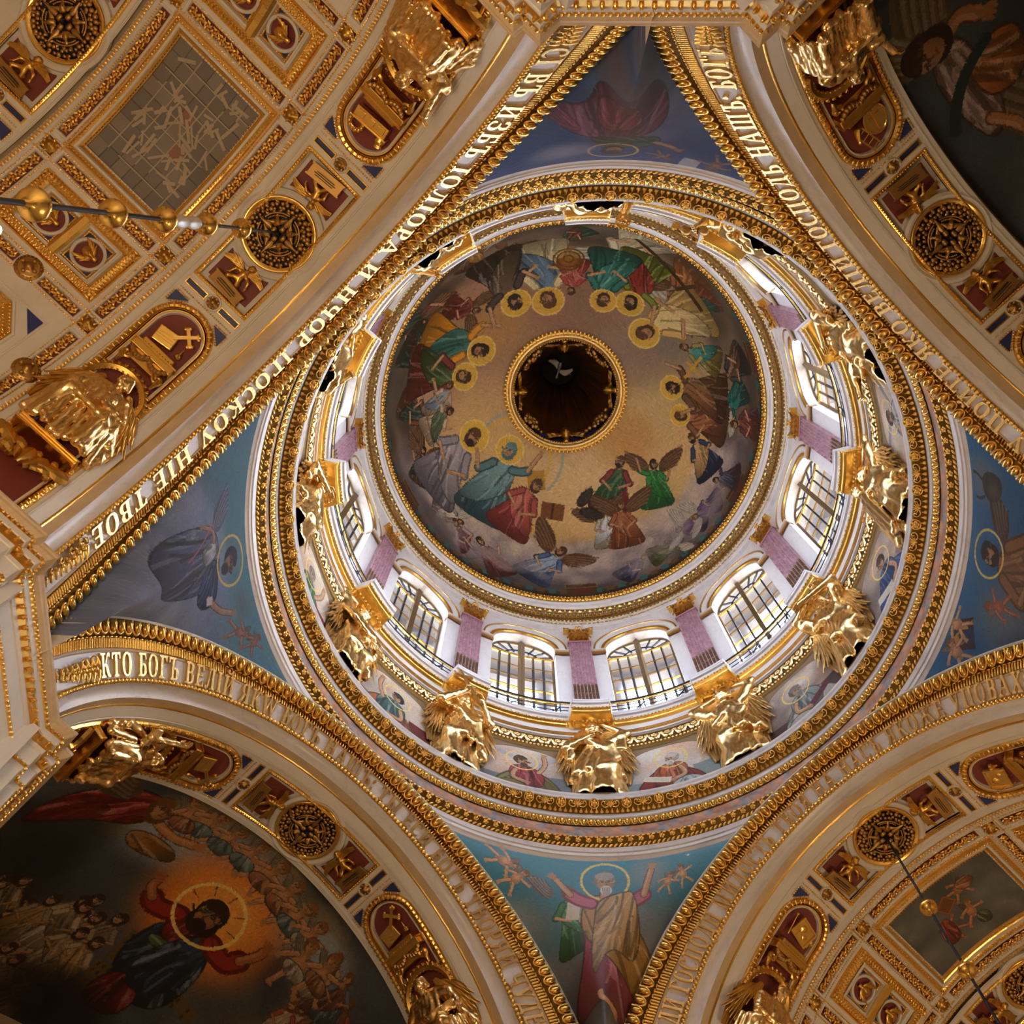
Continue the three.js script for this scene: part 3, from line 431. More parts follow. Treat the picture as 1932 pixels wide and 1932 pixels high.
// running scroll of acanthus for a panel L long, W wide (along x)
function rinceau(L, W) { const l = [], n = Math.max(2, Math.round(L / (W * .85))), q = W * .42; for (let i = 0; i < n; i++) { const s = i % 2 ? 1 : -1, cx = -L / 2 + (i + .5) * L / n, pts = []; for (let j = 0; j <= 12; j++) { const a = j / 12 * PI * 2.6, r = q * (1 - j / 15); pts.push([cx + Math.cos(a + PI) * r, s * Math.sin(a + PI) * r, .03 * W + .05 * W * j / 12]); } l.push(tube(pts, W * .075, 16, 4)); l.push(ball(W * .13, [cx, 0, .1 * W], 1, 6)); for (let j = 0; j < 5; j++) { const a = j * 1.25 + i, r = q * 1.05; l.push(tf(U_.leaf, [cx + Math.cos(a) * r * .8, Math.sin(a) * r * .85, .02], [0, 0, a - PI / 2 + .7], [W * .34, W * .42, W * .34])); } } return merge(l); }
// ---------- decoration of the four vaults ----------
const stad = (s0, s1, dc, hw, n = 20) => { const p = [[s1, dc + hw]]; for (let i = 0; i <= n; i++) { const a = PI / 2 + i / n * PI; p.push([s0 + hw + Math.cos(a) * hw, dc + Math.sin(a) * hw]); } p.push([s1, dc - hw]); return p; };
const mir = (g) => { g = clean(g).clone(); const p = g.attributes.position; for (let i = 0; i < p.count; i++) p.setX(i, -p.getX(i)); return g; };
const both = (g) => merge([g, mir(g)]);
const B = (g) => bend(clean(g));
const up0 = (g, d) => { g.translate(0, d * 0, 0); return g; };
const goldFrame = (w, h) => [[0, 0], [w * .15, h * .7], [w * .5, h], [w * .85, h * .5], [w, -.03]];
const cherubHead = (() => { const f = capsField(headCaps(1, [0, 0, 0], [0, .1], 0, .2), .1); return nets(f, [-.75, -1, -.75], [.75, .75, .75], .07); })();
const wingedHead = merge([tf(cherubHead, [0, .02, .1], [0, 0, 0], .62), ...[-1, 1].flatMap((s) => [0, 1, 2, 3].map((i) => tf(U_.leaf, [s * (.32 + .05 * i), -.12 + .14 * i, .05], [0, 0, -s * (1.2 - .3 * i)], [.34, .62, .3])))]);
const DCB = 12.65; // middle of the first decorated band
// geometry of a band with medallion, cherub panels and the long panels, shared by all arms
const bandG = (() => {
  const d0 = 11.52, d1 = 13.85, S = 12.25, st = stad(2.96, S, DCB, .97), stIn = stad(3.16, S, DCB, .77), cr = rect(-2.34, 2.34, 11.72, 13.56), ci = rect(-2.2, 2.2, 11.86, 13.42);
  const bl = [rect(2.5, 2.66, 11.76, 12.38), rect(2.5, 2.66, 12.88, 13.52)], tri = [[[2.98, 11.76], [3.36, 11.76], [2.98, 12.2]].reverse(), [[2.98, 13.54], [2.98, 13.1], [3.36, 13.54]].reverse()];
  const fl = (p) => p.map(([a, b]) => [-a, b]);
  const base = field(rect(-S, S, d0, d1), 0, [ci, st, fl(st), ...bl, ...bl.map(fl)]);
  const redC = (sg) => { const p = [[sg * 2.06, 11.98], [sg * 2.06, 13.3], [sg * 1.18, 13.3]]; for (let i = 0; i <= 14; i++) { const a = lerp(.52, -.52, i / 14); p.push([sg * 1.3 * Math.cos(a), DCB + 1.3 * Math.sin(a)]); } p.push([sg * 1.18, 11.98]); return p; };
  const egg = unitS(U_.egg, .13, .17, .16), lf = unitS(U_.leaf, .1, .16, .1);
  const path = evenPath(stad(3.05, S, DCB, .88), .155, false);
  return {
    base: B(base), tray: B(field(ci, -.1, [circ(0, DCB, 1.0)])), red: B(both(merge([field(redC(1), -.09), field(stad(3.26, S, DCB, .68), -.1)]))),
    blue: B(both(merge([...bl.map((p) => field(p, -.04)), ...tri.map((p) => field(p, .012))]))),
    frameC: B(merge([runPath(cr, goldFrame(.14, .07)), rowPath(unitS(U_.bead, .07, .07, .07), cr, .085, .07, .06)])),
    frameS: B(both(merge([runPath(st, [[0, 0], [.04, .07], [.09, .1], [.15, .08], [.19, .02]], false), rowPath(egg, path.filter((_, i) => i % 2 === 0), .31, 0, .09, false), rowPath(lf, path.filter((_, i) => i % 2 === 1), .31, 0, .08, false)]))),
    lineS: B(both(runPath(stad(3.17, S, DCB, .77), [[0, .0], [.02, .03], [.05, .03], [.06, -.02]], false))), whiteS: B(both(runPath(stIn, [[.05, -.02], [.11, .0], [.13, -.1]], false))),
    lines: B(both(merge([...bl.map((p) => runPath(p, [[-.03, .0], [-.02, .03], [.01, .03], [.02, -.04]])), rowPath(unitS(U_.bead, .05, .05, .05), [[2.83, 11.74], [2.83, 13.54]], .07, 0, .015, false), ...tri.map((p) => rowPath(unitS(U_.bead, .06, .06, .05), p, .075, .03, .03))]))),
    ringW: B(merge([runPath(circ(0, DCB, 1.22, 64), [[0, -.1], [.02, .0], [.1, .05], [.16, .02], [.2, -.02]]), both(runPath(circ(2.57, DCB - .02, .24, 24), [[0, 0], [.02, .05], [.05, .05], [.06, 0]]))])),
    edge: B(merge([runPath([[S, 11.6], [-S, 11.6]], [[0, 0], [.02, .03], [.05, .03], [.06, 0]], false), runPath([[-S, 13.66], [S, 13.66]], [[0, 0], [.02, .03], [.05, .03], [.06, 0]], false)])),
  };
})();
const vaultName = { ul: 'ceiling_vault_left', ur: 'ceiling_vault_back', ll: 'ceiling_vault_front', lr: 'ceiling_vault_right' }, vault = {};
for (const arm in ARMS) { const w = vault[arm] = struct(vaultName[arm]); w.rotation.y = ARMS[arm]; }
function bandOn(arm, dz) {
  const w = vault[arm], add = (n, g, m, k) => { const o = k ? stuff(n, g, m, w) : part(n, g, m, w); o.position.set(0, HS + RV, dz); return o; };
  add('white_rail', bandG.base, M.stucco); add('panel_bed', bandG.tray, M.stucco); add('red_field', bandG.red, M.red); add('blue_field', bandG.blue, M.blue);
  add('cherub_panel_frame', bandG.frameC, M.gold); add('long_panel_frame', bandG.frameS, M.gold); add('gilt_line', bandG.lineS, M.gold); add('white_margin', bandG.whiteS, M.stucco); add('gilt_line', bandG.lines, M.gold); add('medallion_surround', bandG.ringW, M.stucco); add('edge_fillet', bandG.edge, M.stucco);
}
for (const arm in ARMS) bandOn(arm, 0);
for (const arm of ['ul', 'lr']) bandOn(arm, 7.38);
// coffered vaults (left and right)
const cofG = (() => {
  const dm = 16.32, S = 12.25, O = {};
  const bead = unitS(U_.bead, .07, .06, .06), bead2 = unitS(U_.bead, .075, .075, .07);
  const pf = rect(-2.32, 2.32, 14.63, 18.01), pin = rect(-1.9, 1.9, 14.97, 17.67);
  const lz = [15.68, 16.96], lzc = 3.92, bayO = rect(2.98, 4.86, 14.72, 17.92), sq = lz.map((d) => rect(lzc - .56, lzc + .56, d - .5, d + .5));
  const oct = (c, r) => Array.from({ length: 8 }, (_, i) => { const a = PI / 8 + i * PI / 4; return [c + r * Math.cos(a), dm + r * Math.sin(a) * .92]; });
  const scrolls = []; // [s, d, length, along s?]
  scrolls.push([0, 14.33, 4.1, 1], [0, 18.31, 4.1, 1]); for (const s of [-1, 1]) scrolls.push([s * 2.62, dm, 3.05, 0], [s * 3.92, 14.36, 1.9, 1], [s * 3.92, 18.28, 1.9, 1], [s * 5.28, 15.33, 1.1, 0], [s * 5.28, 17.31, 1.1, 0], [s * 6.42, 14.36, 1.25, 1], [s * 6.42, 18.28, 1.25, 1], [s * 8.3, 14.36, 1.25, 1], [s * 8.3, 18.28, 1.25, 1], [s * 9.5, 15.33, 1.1, 0], [s * 9.5, 17.31, 1.1, 0]);
  const W = .3, sr = ([s, d, L, al]) => al ? rect(s - L / 2 - .06, s + L / 2 + .06, d - W / 2, d + W / 2) : rect(s - W / 2, s + W / 2, d - L / 2 - .06, d + L / 2 + .06);
  const ros = []; for (const s of [-1, 1]) for (const d of [14.36, 18.28]) ros.push([s * 2.55, d], [s * 5.3, d], [s * 9.5, d]);
  const rs = ros.map(([s, d]) => rect(s - .2, s + .2, d - .2, d + .2));
  const holes = [pin, ...scrolls.map(sr), ...rs, ...[1, -1].flatMap((g) => [...sq, oct(7.38, 1.25)].map((p) => g > 0 ? p : p.map(([a, b]) => [-a, b]).reverse()))];
  O.base = B(field(rect(-S, S, 13.85, 18.78), 0, holes));
  O.red = B(merge([...scrolls.map((q) => field(sr(q), -.06)), ...rs.map((p) => field(p, -.08))]));
  O.blue = B(both(merge([...sq.map((p) => field(p, -.12)), ...[[-1, -1], [1, -1], [1, 1], [-1, 1]].map(([a, b]) => field([[7.38 + a * 1.28, dm + b * 1.28], [7.38 + a * .75, dm + b * 1.28], [7.38 + a * 1.28, dm + b * .75]], .01))])));
  O.red2 = B(both(merge([...lz.map((d) => field(circ(lzc, d, .38), -.1)), field(oct(7.38, 1.25), -.22)])));
  O.white = B(merge([...scrolls.map((q) => runPath(sr(q), [[-.09, 0], [-.07, .03], [-.03, .03], [0, 0], [.02, -.07]])), ...rs.map((p) => runPath(p, [[-.05, 0], [-.03, .03], [0, .02], [.02, -.09]])), both(merge([...lz.map((d) => runPath(circ(lzc, d, .46), [[0, -.12], [.01, -.03], [.05, -.01], [.09, -.03], [.1, -.1]])), ...sq.map((p) => runPath(p, [[-.09, .05], [-.05, .08], [-.02, .02], [.03, .02], [.05, -.12]])), runPath(oct(7.38, 1.32), [[0, 0], [.03, .06], [.08, .06], [.1, -.02]]), runPath(rect(7.38 - 1.36, 7.38 + 1.36, dm - 1.36, dm + 1.36), [[0, 0], [.02, .03], [.05, .03], [.07, 0]])])), runPath(rect(-2.16, 2.16, 14.76, 17.88), [[0, .05], [.03, .09], [.08, .09], [.1, .04]])]));
  O.brown = B(merge([runPath(rect(-2.42, 2.42, 14.53, 18.11), [[0, .01], [.12, .012]]), runPath([[S, 13.98], [-S, 13.98]], [[0, .012], [.1, .012]], false), runPath([[-S, 18.66], [S, 18.66]], [[0, .012], [.1, .012]], false)]));
  O.frame = B(merge([runPath(pf, [[0, 0], [.04, .08], [.1, .12], [.16, .06]]), rowPath(bead2, pf, .1, .1, .12), runPath(rect(-2.04, 2.04, 14.86, 17.78), [[0, .04], [.03, .08], [.07, .06], [.13, -.06]]), rowPath(unitS(U_.leaf, .09, .12, .09), rect(-1.97, 1.97, 14.93, 17.71), .1, 0, .02),
    both(merge([runPath(bayO, [[0, 0], [.03, .06], [.08, .03], [.16, .1], [.26, .12], [.34, .05]]), runPath([[3.2, dm], [4.64, dm]], [[-.16, .05], [-.08, .1], [.08, .1], [.16, .05]], false), ...rowPaths(bayO, bead2), ...sq.map((p) => runPath(p, [[.05, -.11], [.07, -.06], [.11, -.06], [.13, -.11]])), ...sq.map((p) => rowPath(bead, p, .07, .09, -.06)), runPath(oct(7.38, 1.22), [[0, 0], [.04, .05], [.12, .0], [.2, -.06], [.3, -.1]]), rowPath(bead2, oct(7.38, 1.22), .1, .06, .05), rowPath(bead2, oct(7.38, 1.22), .1, .2, -.04)]))]));
  function rowPaths(p, b) { return [rowPath(b, p, .1, .1, .06), rowPath(b, p, .1, .25, .13), rowPath(unitS(U_.leaf, .1, .14, .1), p, .11, .17, .1)]; }
  const lines = []; for (const d of [14.13, 14.58, 18.06, 18.5]) lines.push(rowPath(bead, [[-10, d], [10, d]], .075, 0, .015, false)); for (const s of [2.42, 2.82, 5.04, 5.52, 9.28, 9.74]) for (const g of [-1, 1]) lines.push(rowPath(bead, [[g * s, 14.05], [g * s, 18.6]], .075, 0, .015, false));
  lines.push(rowPath(unitS(U_.leaf, .11, .13, .1), [[-S, 13.95], [S, 13.95]], .11, 0, .03, false), rowPath(unitS(U_.leaf, .11, .13, .1), [[-S, 18.7], [S, 18.7]], .11, 0, .03, false));
  O.lines = B(merge(lines)); O.scrolls = scrolls; O.ros = ros; O.bosses = []; for (const s of [-1, 1]) O.bosses.push([s * 5.28, dm], [s * 7.38, 14.36], [s * 7.38, 18.28]); O.heads = []; for (const s of [-1, 1]) for (const d of lz) O.heads.push([s * lzc, d]); O.oct = [[-7.38, dm], [7.38, dm]];
  return O;
})();
const rosG = merge([new THREE.LatheGeometry([[.001, .16], [.04, .17], [.06, .12], [.08, .13], [.1, .08], [.13, .1], [.15, .03], [.19, .05], [.2, .0]].map(([r, h]) => new THREE.Vector2(r, h)), 24).rotateX(PI / 2), ...Array.from({ length: 8 }, (_, i) => tf(U_.leaf, [Math.cos(i * PI / 4) * .17, Math.sin(i * PI / 4) * .17, .03], [0, 0, i * PI / 4 - PI / 2], [.12, .13, .12]))]);
const bossG = merge([new THREE.LatheGeometry([[.001, .2], [.06, .2], [.08, .14], [.12, .15], [.14, .08], [.25, .12], [.27, .07], [.33, .07], [.36, 0]].map(([r, h]) => new THREE.Vector2(r, h)), 32).rotateX(PI / 2), ...Array.from({ length: 4 }, (_, i) => ball(.06, [Math.cos(i * PI / 2) * .19, Math.sin(i * PI / 2) * .19, .14], 1, 8)), ...Array.from({ length: 20 }, (_, i) => ball(.024, [Math.cos(i * PI / 10) * .3, Math.sin(i * PI / 10) * .3, .08], 1, 6))]);
const scrG = { 4.1: rinceau(4.1, .28), 3.05: rinceau(3.05, .28), 1.9: rinceau(1.9, .28), 1.1: rinceau(1.1, .28), 1.25: rinceau(1.25, .28) };
const flatOn = (g) => g.clone().rotateX(PI / 2); // x across, y along the arm (+z), z (height) towards the floor
const scrB = {}; for (const L in scrG) { scrB[L + 's'] = bend(scrG[L].clone()); scrB[L + 'd'] = bend(scrG[L].clone().rotateZ(PI / 2)); }
const ROSF = flatOn(rosG), BOSSF = flatOn(bossG), HEADF = flatOn(tf(wingedHead, [0, 0, 0], [0, 0, 0], .5));
const DEG = 180 / PI / RV, armText = { ul: 'coffered vault with the taped square panel', lr: 'coffered vault with the painted flying cherubs' };
const whereS = (s) => { const q = Math.abs(s); return q < .1 ? 'along the picture' : q < 2.7 ? 'flanking the picture' : q < 4.5 ? 'beside the blue coffers' : q < 5.6 ? 'between blue coffers and octagon' : q < 7 ? 'on the upper octagon side' : q < 7.6 ? 'at the octagon' : q < 9 ? 'on the lower octagon side' : 'below the octagon'; }, whereD = (d) => d < 15 ? 'ring side' : d < 16 ? 'ring half' : d < 16.6 ? 'middle' : d < 18 ? 'far half' : 'far side';
const endW = { ul: { '-1': 'lower-left', 1: 'upper-right' }, lr: { '-1': 'upper-right', 1: 'lower-left' }, ur: { '-1': 'upper-left', 1: 'lower-right' }, ll: { '-1': 'lower-right', 1: 'upper-left' } };
for (const arm of ['ul', 'lr']) {
  const w = vault[arm], add = (n, g, m, k) => { const o = k ? stuff(n, g, m, w) : part(n, g, m, w); o.position.set(0, HS + RV, 0); return o; };
  add('white_coffer_ribs', cofG.base, M.stucco); add('red_field', cofG.red, M.red); add('red_field', cofG.red2, M.red); add('blue_field', cofG.blue, M.blue); add('white_moulding', cofG.white, M.stucco); add('brown_band', cofG.brown, M.cream); add('gilt_frame', cofG.frame, M.gold); add('bead_lines', cofG.lines, M.gold, 1);
  const simple = (name, cat, text, g, m, s, d, grp) => { const o = mesh(name, g, m); o.userData = { label: text + ' ' + whereS(s) + ', ' + whereD(d) + (Math.abs(s) < .1 ? '' : ', ' + endW[arm][Math.sign(s)]) + ', ' + (arm === 'ul' ? 'left' : 'right') + ' vault', category: cat, group: grp }; return onVault(o, arm, s * DEG, d); };
  for (const [s, d, L, al] of cofG.scrolls) simple('scroll_ornament', 'ornament', 'gilt scroll strip', scrB[L + (al ? 's' : 'd')], M.gold, s, d, 'gilt scroll strips on the coffered vaults');
  for (const [s, d] of cofG.ros) simple('rosette', 'rosette', 'small gilt rosette', ROSF, M.goldSoft, s, d, 'small rosettes on the coffered vaults');
  for (const [s, d] of cofG.bosses) simple('boss', 'boss', 'round bronze-gold boss', BOSSF, M.goldDark, s, d, 'round bosses on the coffered vaults');
  for (const [s, d] of cofG.heads) simple('winged_head', 'relief', 'gilt winged head on blue', HEADF, M.goldSoft, s, d, 'winged heads in the blue coffers');
}
// bare vault beyond, and plain backing
for (const arm in ARMS) {
  const w = vault[arm], far = arm === 'ul' || arm === 'lr';
  part('backing', gridGeo(60, 1, (u, v) => { const t = lerp(-PI / 2, PI / 2, u); return V(Math.sin(t) * (RV + .3), HS + Math.cos(t) * (RV + .3), lerp(11.4, far ? 25.2 : 13.86, v)); }, 25, 14), M.plain, w);
  if (far) part('plain_vault', gridGeo(60, 1, (u, v) => { const t = lerp(-PI / 2, PI / 2, u); return V(Math.sin(t) * RV, HS + Math.cos(t) * RV, lerp(21.2, 25.2, v)); }, 25, 4), M.stucco, w);
}
// ---------- murals: painted surfaces, brushed on canvases ----------
const canvas = (w, h, bg) => { const c = document.createElement('canvas'); c.width = w; c.height = h; const x = c.getContext('2d'); x.fillStyle = bg; x.fillRect(0, 0, w, h); return [c, x]; };
const paintMat = (c, rough = .5, extra = {}) => { const t = new THREE.CanvasTexture(c); t.colorSpace = THREE.SRGBColorSpace; t.wrapS = t.wrapT = THREE.ClampToEdgeWrapping; return std({ map: t, roughness: rough, ...extra }); };
const hexc = (h) => [1, 3, 5].map((i) => parseInt(h.slice(i, i + 2), 16)), rgba = (c, a = 1) => `rgba(${c.map((v) => clamp(v | 0, 0, 255)).join(',')},${a})`, sh = (h, k, a = 1) => rgba(hexc(h).map((v) => k < 1 ? v * k : v + (255 - v) * (k - 1)), a);
function blob(x, cx, cy, r, col, a = .5, sx = 1, rot = 0) { x.save(); x.translate(cx, cy); x.rotate(rot); x.scale(sx, 1); const g = x.createRadialGradient(0, 0, 0, 0, 0, r); g.addColorStop(0, rgba(col, a)); g.addColorStop(.55, rgba(col, a * .7)); g.addColorStop(1, rgba(col, 0)); x.fillStyle = g; x.fillRect(-r, -r, 2 * r, 2 * r); x.restore(); }
function clouds(x, n, fx, r0, r1, cols, a = .35) { for (let i = 0; i < n; i++) { const [cx, cy] = fx(i), r = rr(r0, r1), c = hexc(cols[rnd() * cols.length | 0]); blob(x, cx, cy, r, c, a, rr(1, 1.8), rr(-.6, .6)); blob(x, cx - r * .2, cy - r * .3, r * .5, c.map((v) => v * 1.12 + 8), a * .7, 1.3); } }
function curve(x, pts, close = true) { const n = pts.length, m = (a, b) => [(a[0] + b[0]) / 2, (a[1] + b[1]) / 2]; x.beginPath(); if (close) { const s = m(pts[n - 1], pts[0]); x.moveTo(...s); for (let i = 0; i < n; i++) x.quadraticCurveTo(...pts[i], ...m(pts[i], pts[(i + 1) % n])); x.closePath(); } else { x.moveTo(...pts[0]); for (let i = 1; i < n - 1; i++) x.quadraticCurveTo(...pts[i], ...m(pts[i], pts[i + 1])); x.lineTo(...pts[n - 1]); } }
// cloth: a soft-edged shape with folds running from a to b
function cloth(x, pts, col, a, b, n = 14, w = .02) {
  x.save(); curve(x, pts); const g = x.createLinearGradient(...a, ...b); g.addColorStop(0, sh(col, 1.12)); g.addColorStop(.5, sh(col, .95)); g.addColorStop(1, sh(col, .55)); x.fillStyle = g; x.fill(); x.strokeStyle = sh(col, .3, .75); x.lineWidth = w * .55; x.stroke(); x.clip();
  const dx = b[0] - a[0], dy = b[1] - a[1], px = -dy, py = dx;
  for (let i = 0; i < n; i++) { const t = rr(-.5, .5), q = rr(-.1, .5), e = q + rr(.3, .8), k = i % 3, s = [a[0] + dx * q + px * t * .5, a[1] + dy * q + py * t * .5], f = [a[0] + dx * e + px * t * rr(.6, 1.3), a[1] + dy * e + py * t * rr(.6, 1.3)], c = [(s[0] + f[0]) / 2 + px * rr(-.14, .14), (s[1] + f[1]) / 2 + py * rr(-.14, .14)]; x.beginPath(); x.moveTo(...s); x.quadraticCurveTo(...c, ...f); x.lineWidth = w * rr(.5, 1.6); x.lineCap = 'round'; x.strokeStyle = k === 0 ? sh(col, 1.45, .42) : k === 1 ? sh(col, .42, .6) : sh(col, .66, .5); x.stroke(); }
  x.restore();
}
const SKIN = '#b98a62';
function limb(x, pts, w, col = SKIN) { x.lineCap = 'round'; x.lineJoin = 'round'; curve(x, pts, false); x.strokeStyle = sh(col, .5); x.lineWidth = w * 1.15; x.stroke(); curve(x, pts, false); x.strokeStyle = sh(col, 1); x.lineWidth = w * .9; x.stroke(); curve(x, pts.map(([a, b]) => [a - w * .15, b - w * .15]), false); x.strokeStyle = sh(col, 1.25, .55); x.lineWidth = w * .35; x.stroke(); const e = pts[pts.length - 1], p = pts[pts.length - 2], d = Math.atan2(e[1] - p[1], e[0] - p[0]); for (let i = -2; i <= 2; i++) { const q = d + i * .28; x.beginPath(); x.moveTo(...e); x.lineTo(e[0] + Math.cos(q) * w * (i === 2 ? .8 : 1.3), e[1] + Math.sin(q) * w * (i === 2 ? .8 : 1.3)); x.lineWidth = w * .28; x.strokeStyle = sh(col, .95); x.stroke(); } }
function face(x, cx, cy, r, o = {}) { // r = half the height of the head
  x.save(); x.translate(cx, cy); x.rotate(o.tilt ?? 0); const t = o.turn ?? .2, hair = o.hair ?? '#3a2616', sk = o.skin ?? SKIN;
  if (o.halo) { x.beginPath(); x.arc(0, 0, r * 2, 0, 7); if (o.halo === 'f') { x.fillStyle = 'rgba(222,178,60,.85)'; x.fill(); } x.lineWidth = r * .22; x.strokeStyle = 'rgba(232,200,110,.95)'; x.stroke(); }
  x.fillStyle = sh(hair, .8); x.beginPath(); x.ellipse(-r * t * .3, -r * .12, r * .92, r * 1.05, 0, 0, 7); x.fill(); if (o.long) { x.beginPath(); x.ellipse(0, r * .6, r * .95, r * .9, 0, 0, 7); x.fill(); }
  const g = x.createLinearGradient(-r, -r, r, r); g.addColorStop(0, sh(sk, 1.2)); g.addColorStop(.6, sh(sk, .95)); g.addColorStop(1, sh(sk, .6)); x.fillStyle = g; x.beginPath(); x.ellipse(r * t * .3, r * .12, r * .68, r * .88, 0, 0, 7); x.fill();
  x.fillStyle = sh(hair, 1); x.beginPath(); x.ellipse(-r * t * .2, -r * .62, r * .8, r * .42, 0, 0, 7); x.fill(); for (let i = 0; i < 10; i++) { x.strokeStyle = sh(hair, rr(.5, 1.4), .7); x.lineWidth = r * .1; x.beginPath(); const q = rr(-.9, .9); x.arc(q * r, -r * .4 + Math.abs(q) * r * .5, r * .25, 0, 3); x.stroke(); }
  const ex = r * t * .55; x.fillStyle = sh(sk, .35); for (const s of [-1, 1]) { x.beginPath(); x.ellipse(ex + s * r * .27, r * .02, r * .13, r * .07, 0, 0, 7); x.fill(); x.strokeStyle = sh(hair, .6); x.lineWidth = r * .08; x.beginPath(); x.moveTo(ex + s * r * .12, -r * .13); x.lineTo(ex + s * r * .42, -r * .14); x.stroke(); }
  x.strokeStyle = sh(sk, .5); x.lineWidth = r * .09; x.beginPath(); x.moveTo(ex + r * .04, 0); x.lineTo(ex + r * .13 * Math.sign(t || 1), r * .33); x.lineTo(ex - r * .03, r * .36); x.stroke(); x.strokeStyle = '#7a3528'; x.lineWidth = r * .12; x.beginPath(); x.moveTo(ex - r * .17, r * .57); x.lineTo(ex + r * .17, r * .57); x.stroke();
  if (o.beard) { x.fillStyle = sh(o.beard, 1); x.beginPath(); x.ellipse(ex, r * .95, r * .5, r * .55, 0, 0, 7); x.fill(); x.strokeStyle = sh(o.beard, .6, .7); x.lineWidth = r * .08; for (let i = -2; i <= 2; i++) { x.beginPath(); x.moveTo(ex + i * r * .15, r * .65); x.lineTo(ex + i * r * .12, r * 1.45); x.stroke(); } }
  x.restore();
}
function wingP(x, cx, cy, L, ang, col, flip = 1) { x.save(); x.translate(cx, cy); x.rotate(ang); x.scale(1, flip); x.fillStyle = sh(col, .75); curve(x, [[0, 0], [L * .3, -L * .25], [L * .8, -L * .18], [L, 0], [L * .7, L * .18], [L * .25, L * .2]]); x.fill(); for (let i = 0; i < 11; i++) { const t = i / 10; x.strokeStyle = sh(col, i % 2 ? 1.25 : .55, .5); x.lineWidth = L * .05; x.beginPath(); x.moveTo(L * (.1 + t * .2), -L * .15 + L * .3 * t); x.quadraticCurveTo(L * .5, -L * .16 + L * .34 * t, L * (1 - .45 * t), L * (-.08 + t * .32)); x.stroke(); } x.restore(); }
// robed figure: feet at (fx, fy), head at (hx, hy)
function person(x, fx, fy, hx, hy, o) {
  const H = Math.hypot(hx - fx, hy - fy) * 1.1, a = Math.atan2(hx - fx, -(hy - fy)); x.save(); x.translate(fx, fy); x.rotate(a); const w = o.wide ?? .34, q = (p) => p.map(([u, v]) => [u * H, v * H]), s = o.flip ? -1 : 1, Q = (u, v) => [s * u * H, v * H];
  if (o.wing) { wingP(x, ...Q(.08, -.72), H * .75, s > 0 ? -.6 : PI + .6, o.wing, s); wingP(x, ...Q(-.08, -.72), H * .7, s > 0 ? PI + .75 : -.75, o.wing, -s); }
  cloth(x, [Q(-.12, -.78), Q(.12, -.78), Q(.17, -.5), Q(w * .75, -.25), Q(w, .02), Q(.05, .06), Q(-w * .9, .03), Q(-w * .6, -.3), Q(-.16, -.55)], o.robe, Q(0, -.8), Q(0, .05), 26, H * .022);
  for (const d of [-.1, .08]) if (o.feet) limb(x, [Q(d, -.02), Q(d, .02), Q(d + .05, .04)], H * .04);
  cloth(x, [Q(-.15, -.77), Q(.03, -.8), Q(.16, -.6), Q(.3, -.36), Q(w * .9, -.1), Q(.1, -.16), Q(-.1, -.36), Q(-.2, -.5)], o.mantle, Q(-.1, -.8), Q(.22, -.05), 22, H * .022);
  for (const p of o.arms ?? [[[-.12, -.72], [-.25, -.55], [-.1, -.47]], [[.12, -.7], [.24, -.52], [.1, -.42]]]) { const e = p.map((u) => Q(...u)); x.lineCap = 'round'; curve(x, [e[0], [(e[0][0] + e[1][0]) / 2, (e[0][1] + e[1][1]) / 2 + H * .02], e[1]], false); x.lineWidth = H * .11; x.strokeStyle = sh(o.sleeve ?? o.robe, .7); x.stroke(); x.lineWidth = H * .07; x.strokeStyle = sh(o.sleeve ?? o.robe, 1.1); x.stroke(); limb(x, [e[1], [(e[1][0] + e[2][0]) / 2, (e[1][1] + e[2][1]) / 2], e[2]], H * .045, o.skin); }
  limb(x, [Q(0, -.78), Q(.01, -.84), Q(.01, -.86)], H * .07, o.skin);
  face(x, ...Q(.01, -.91), H * (o.hs ?? .085), { turn: s * .4, long: 1, ...o.face }); x.restore();
}
const putto = (x, cx, cy, L, a, col = '#c99a72', w = '#8d7f74') => { x.save(); x.translate(cx, cy); x.rotate(a); wingP(x, 0, -L * .1, L * .6, -2.3, w, 1); x.fillStyle = sh(col, .85); x.beginPath(); x.ellipse(0, 0, L * .2, L * .34, 0, 0, 7); x.fill(); blob(x, -L * .05, -L * .06, L * .2, hexc(col).map((v) => v * 1.15), .8); for (const [u, v, e, f] of [[-.1, .25, -.25, .6], [.1, .25, .28, .5], [-.15, -.15, -.4, .05], [.15, -.15, .42, -.2]]) limb(x, [[u * L, v * L], [(u * .4 + e * .6) * L, (v + f) * .5 * L], [e * L, f * L]], L * .13, col); face(x, 0, -L * .45, L * .18, { hair: '#7a4f26', skin: col, turn: rr(-.5, .5) }); x.restore(); };
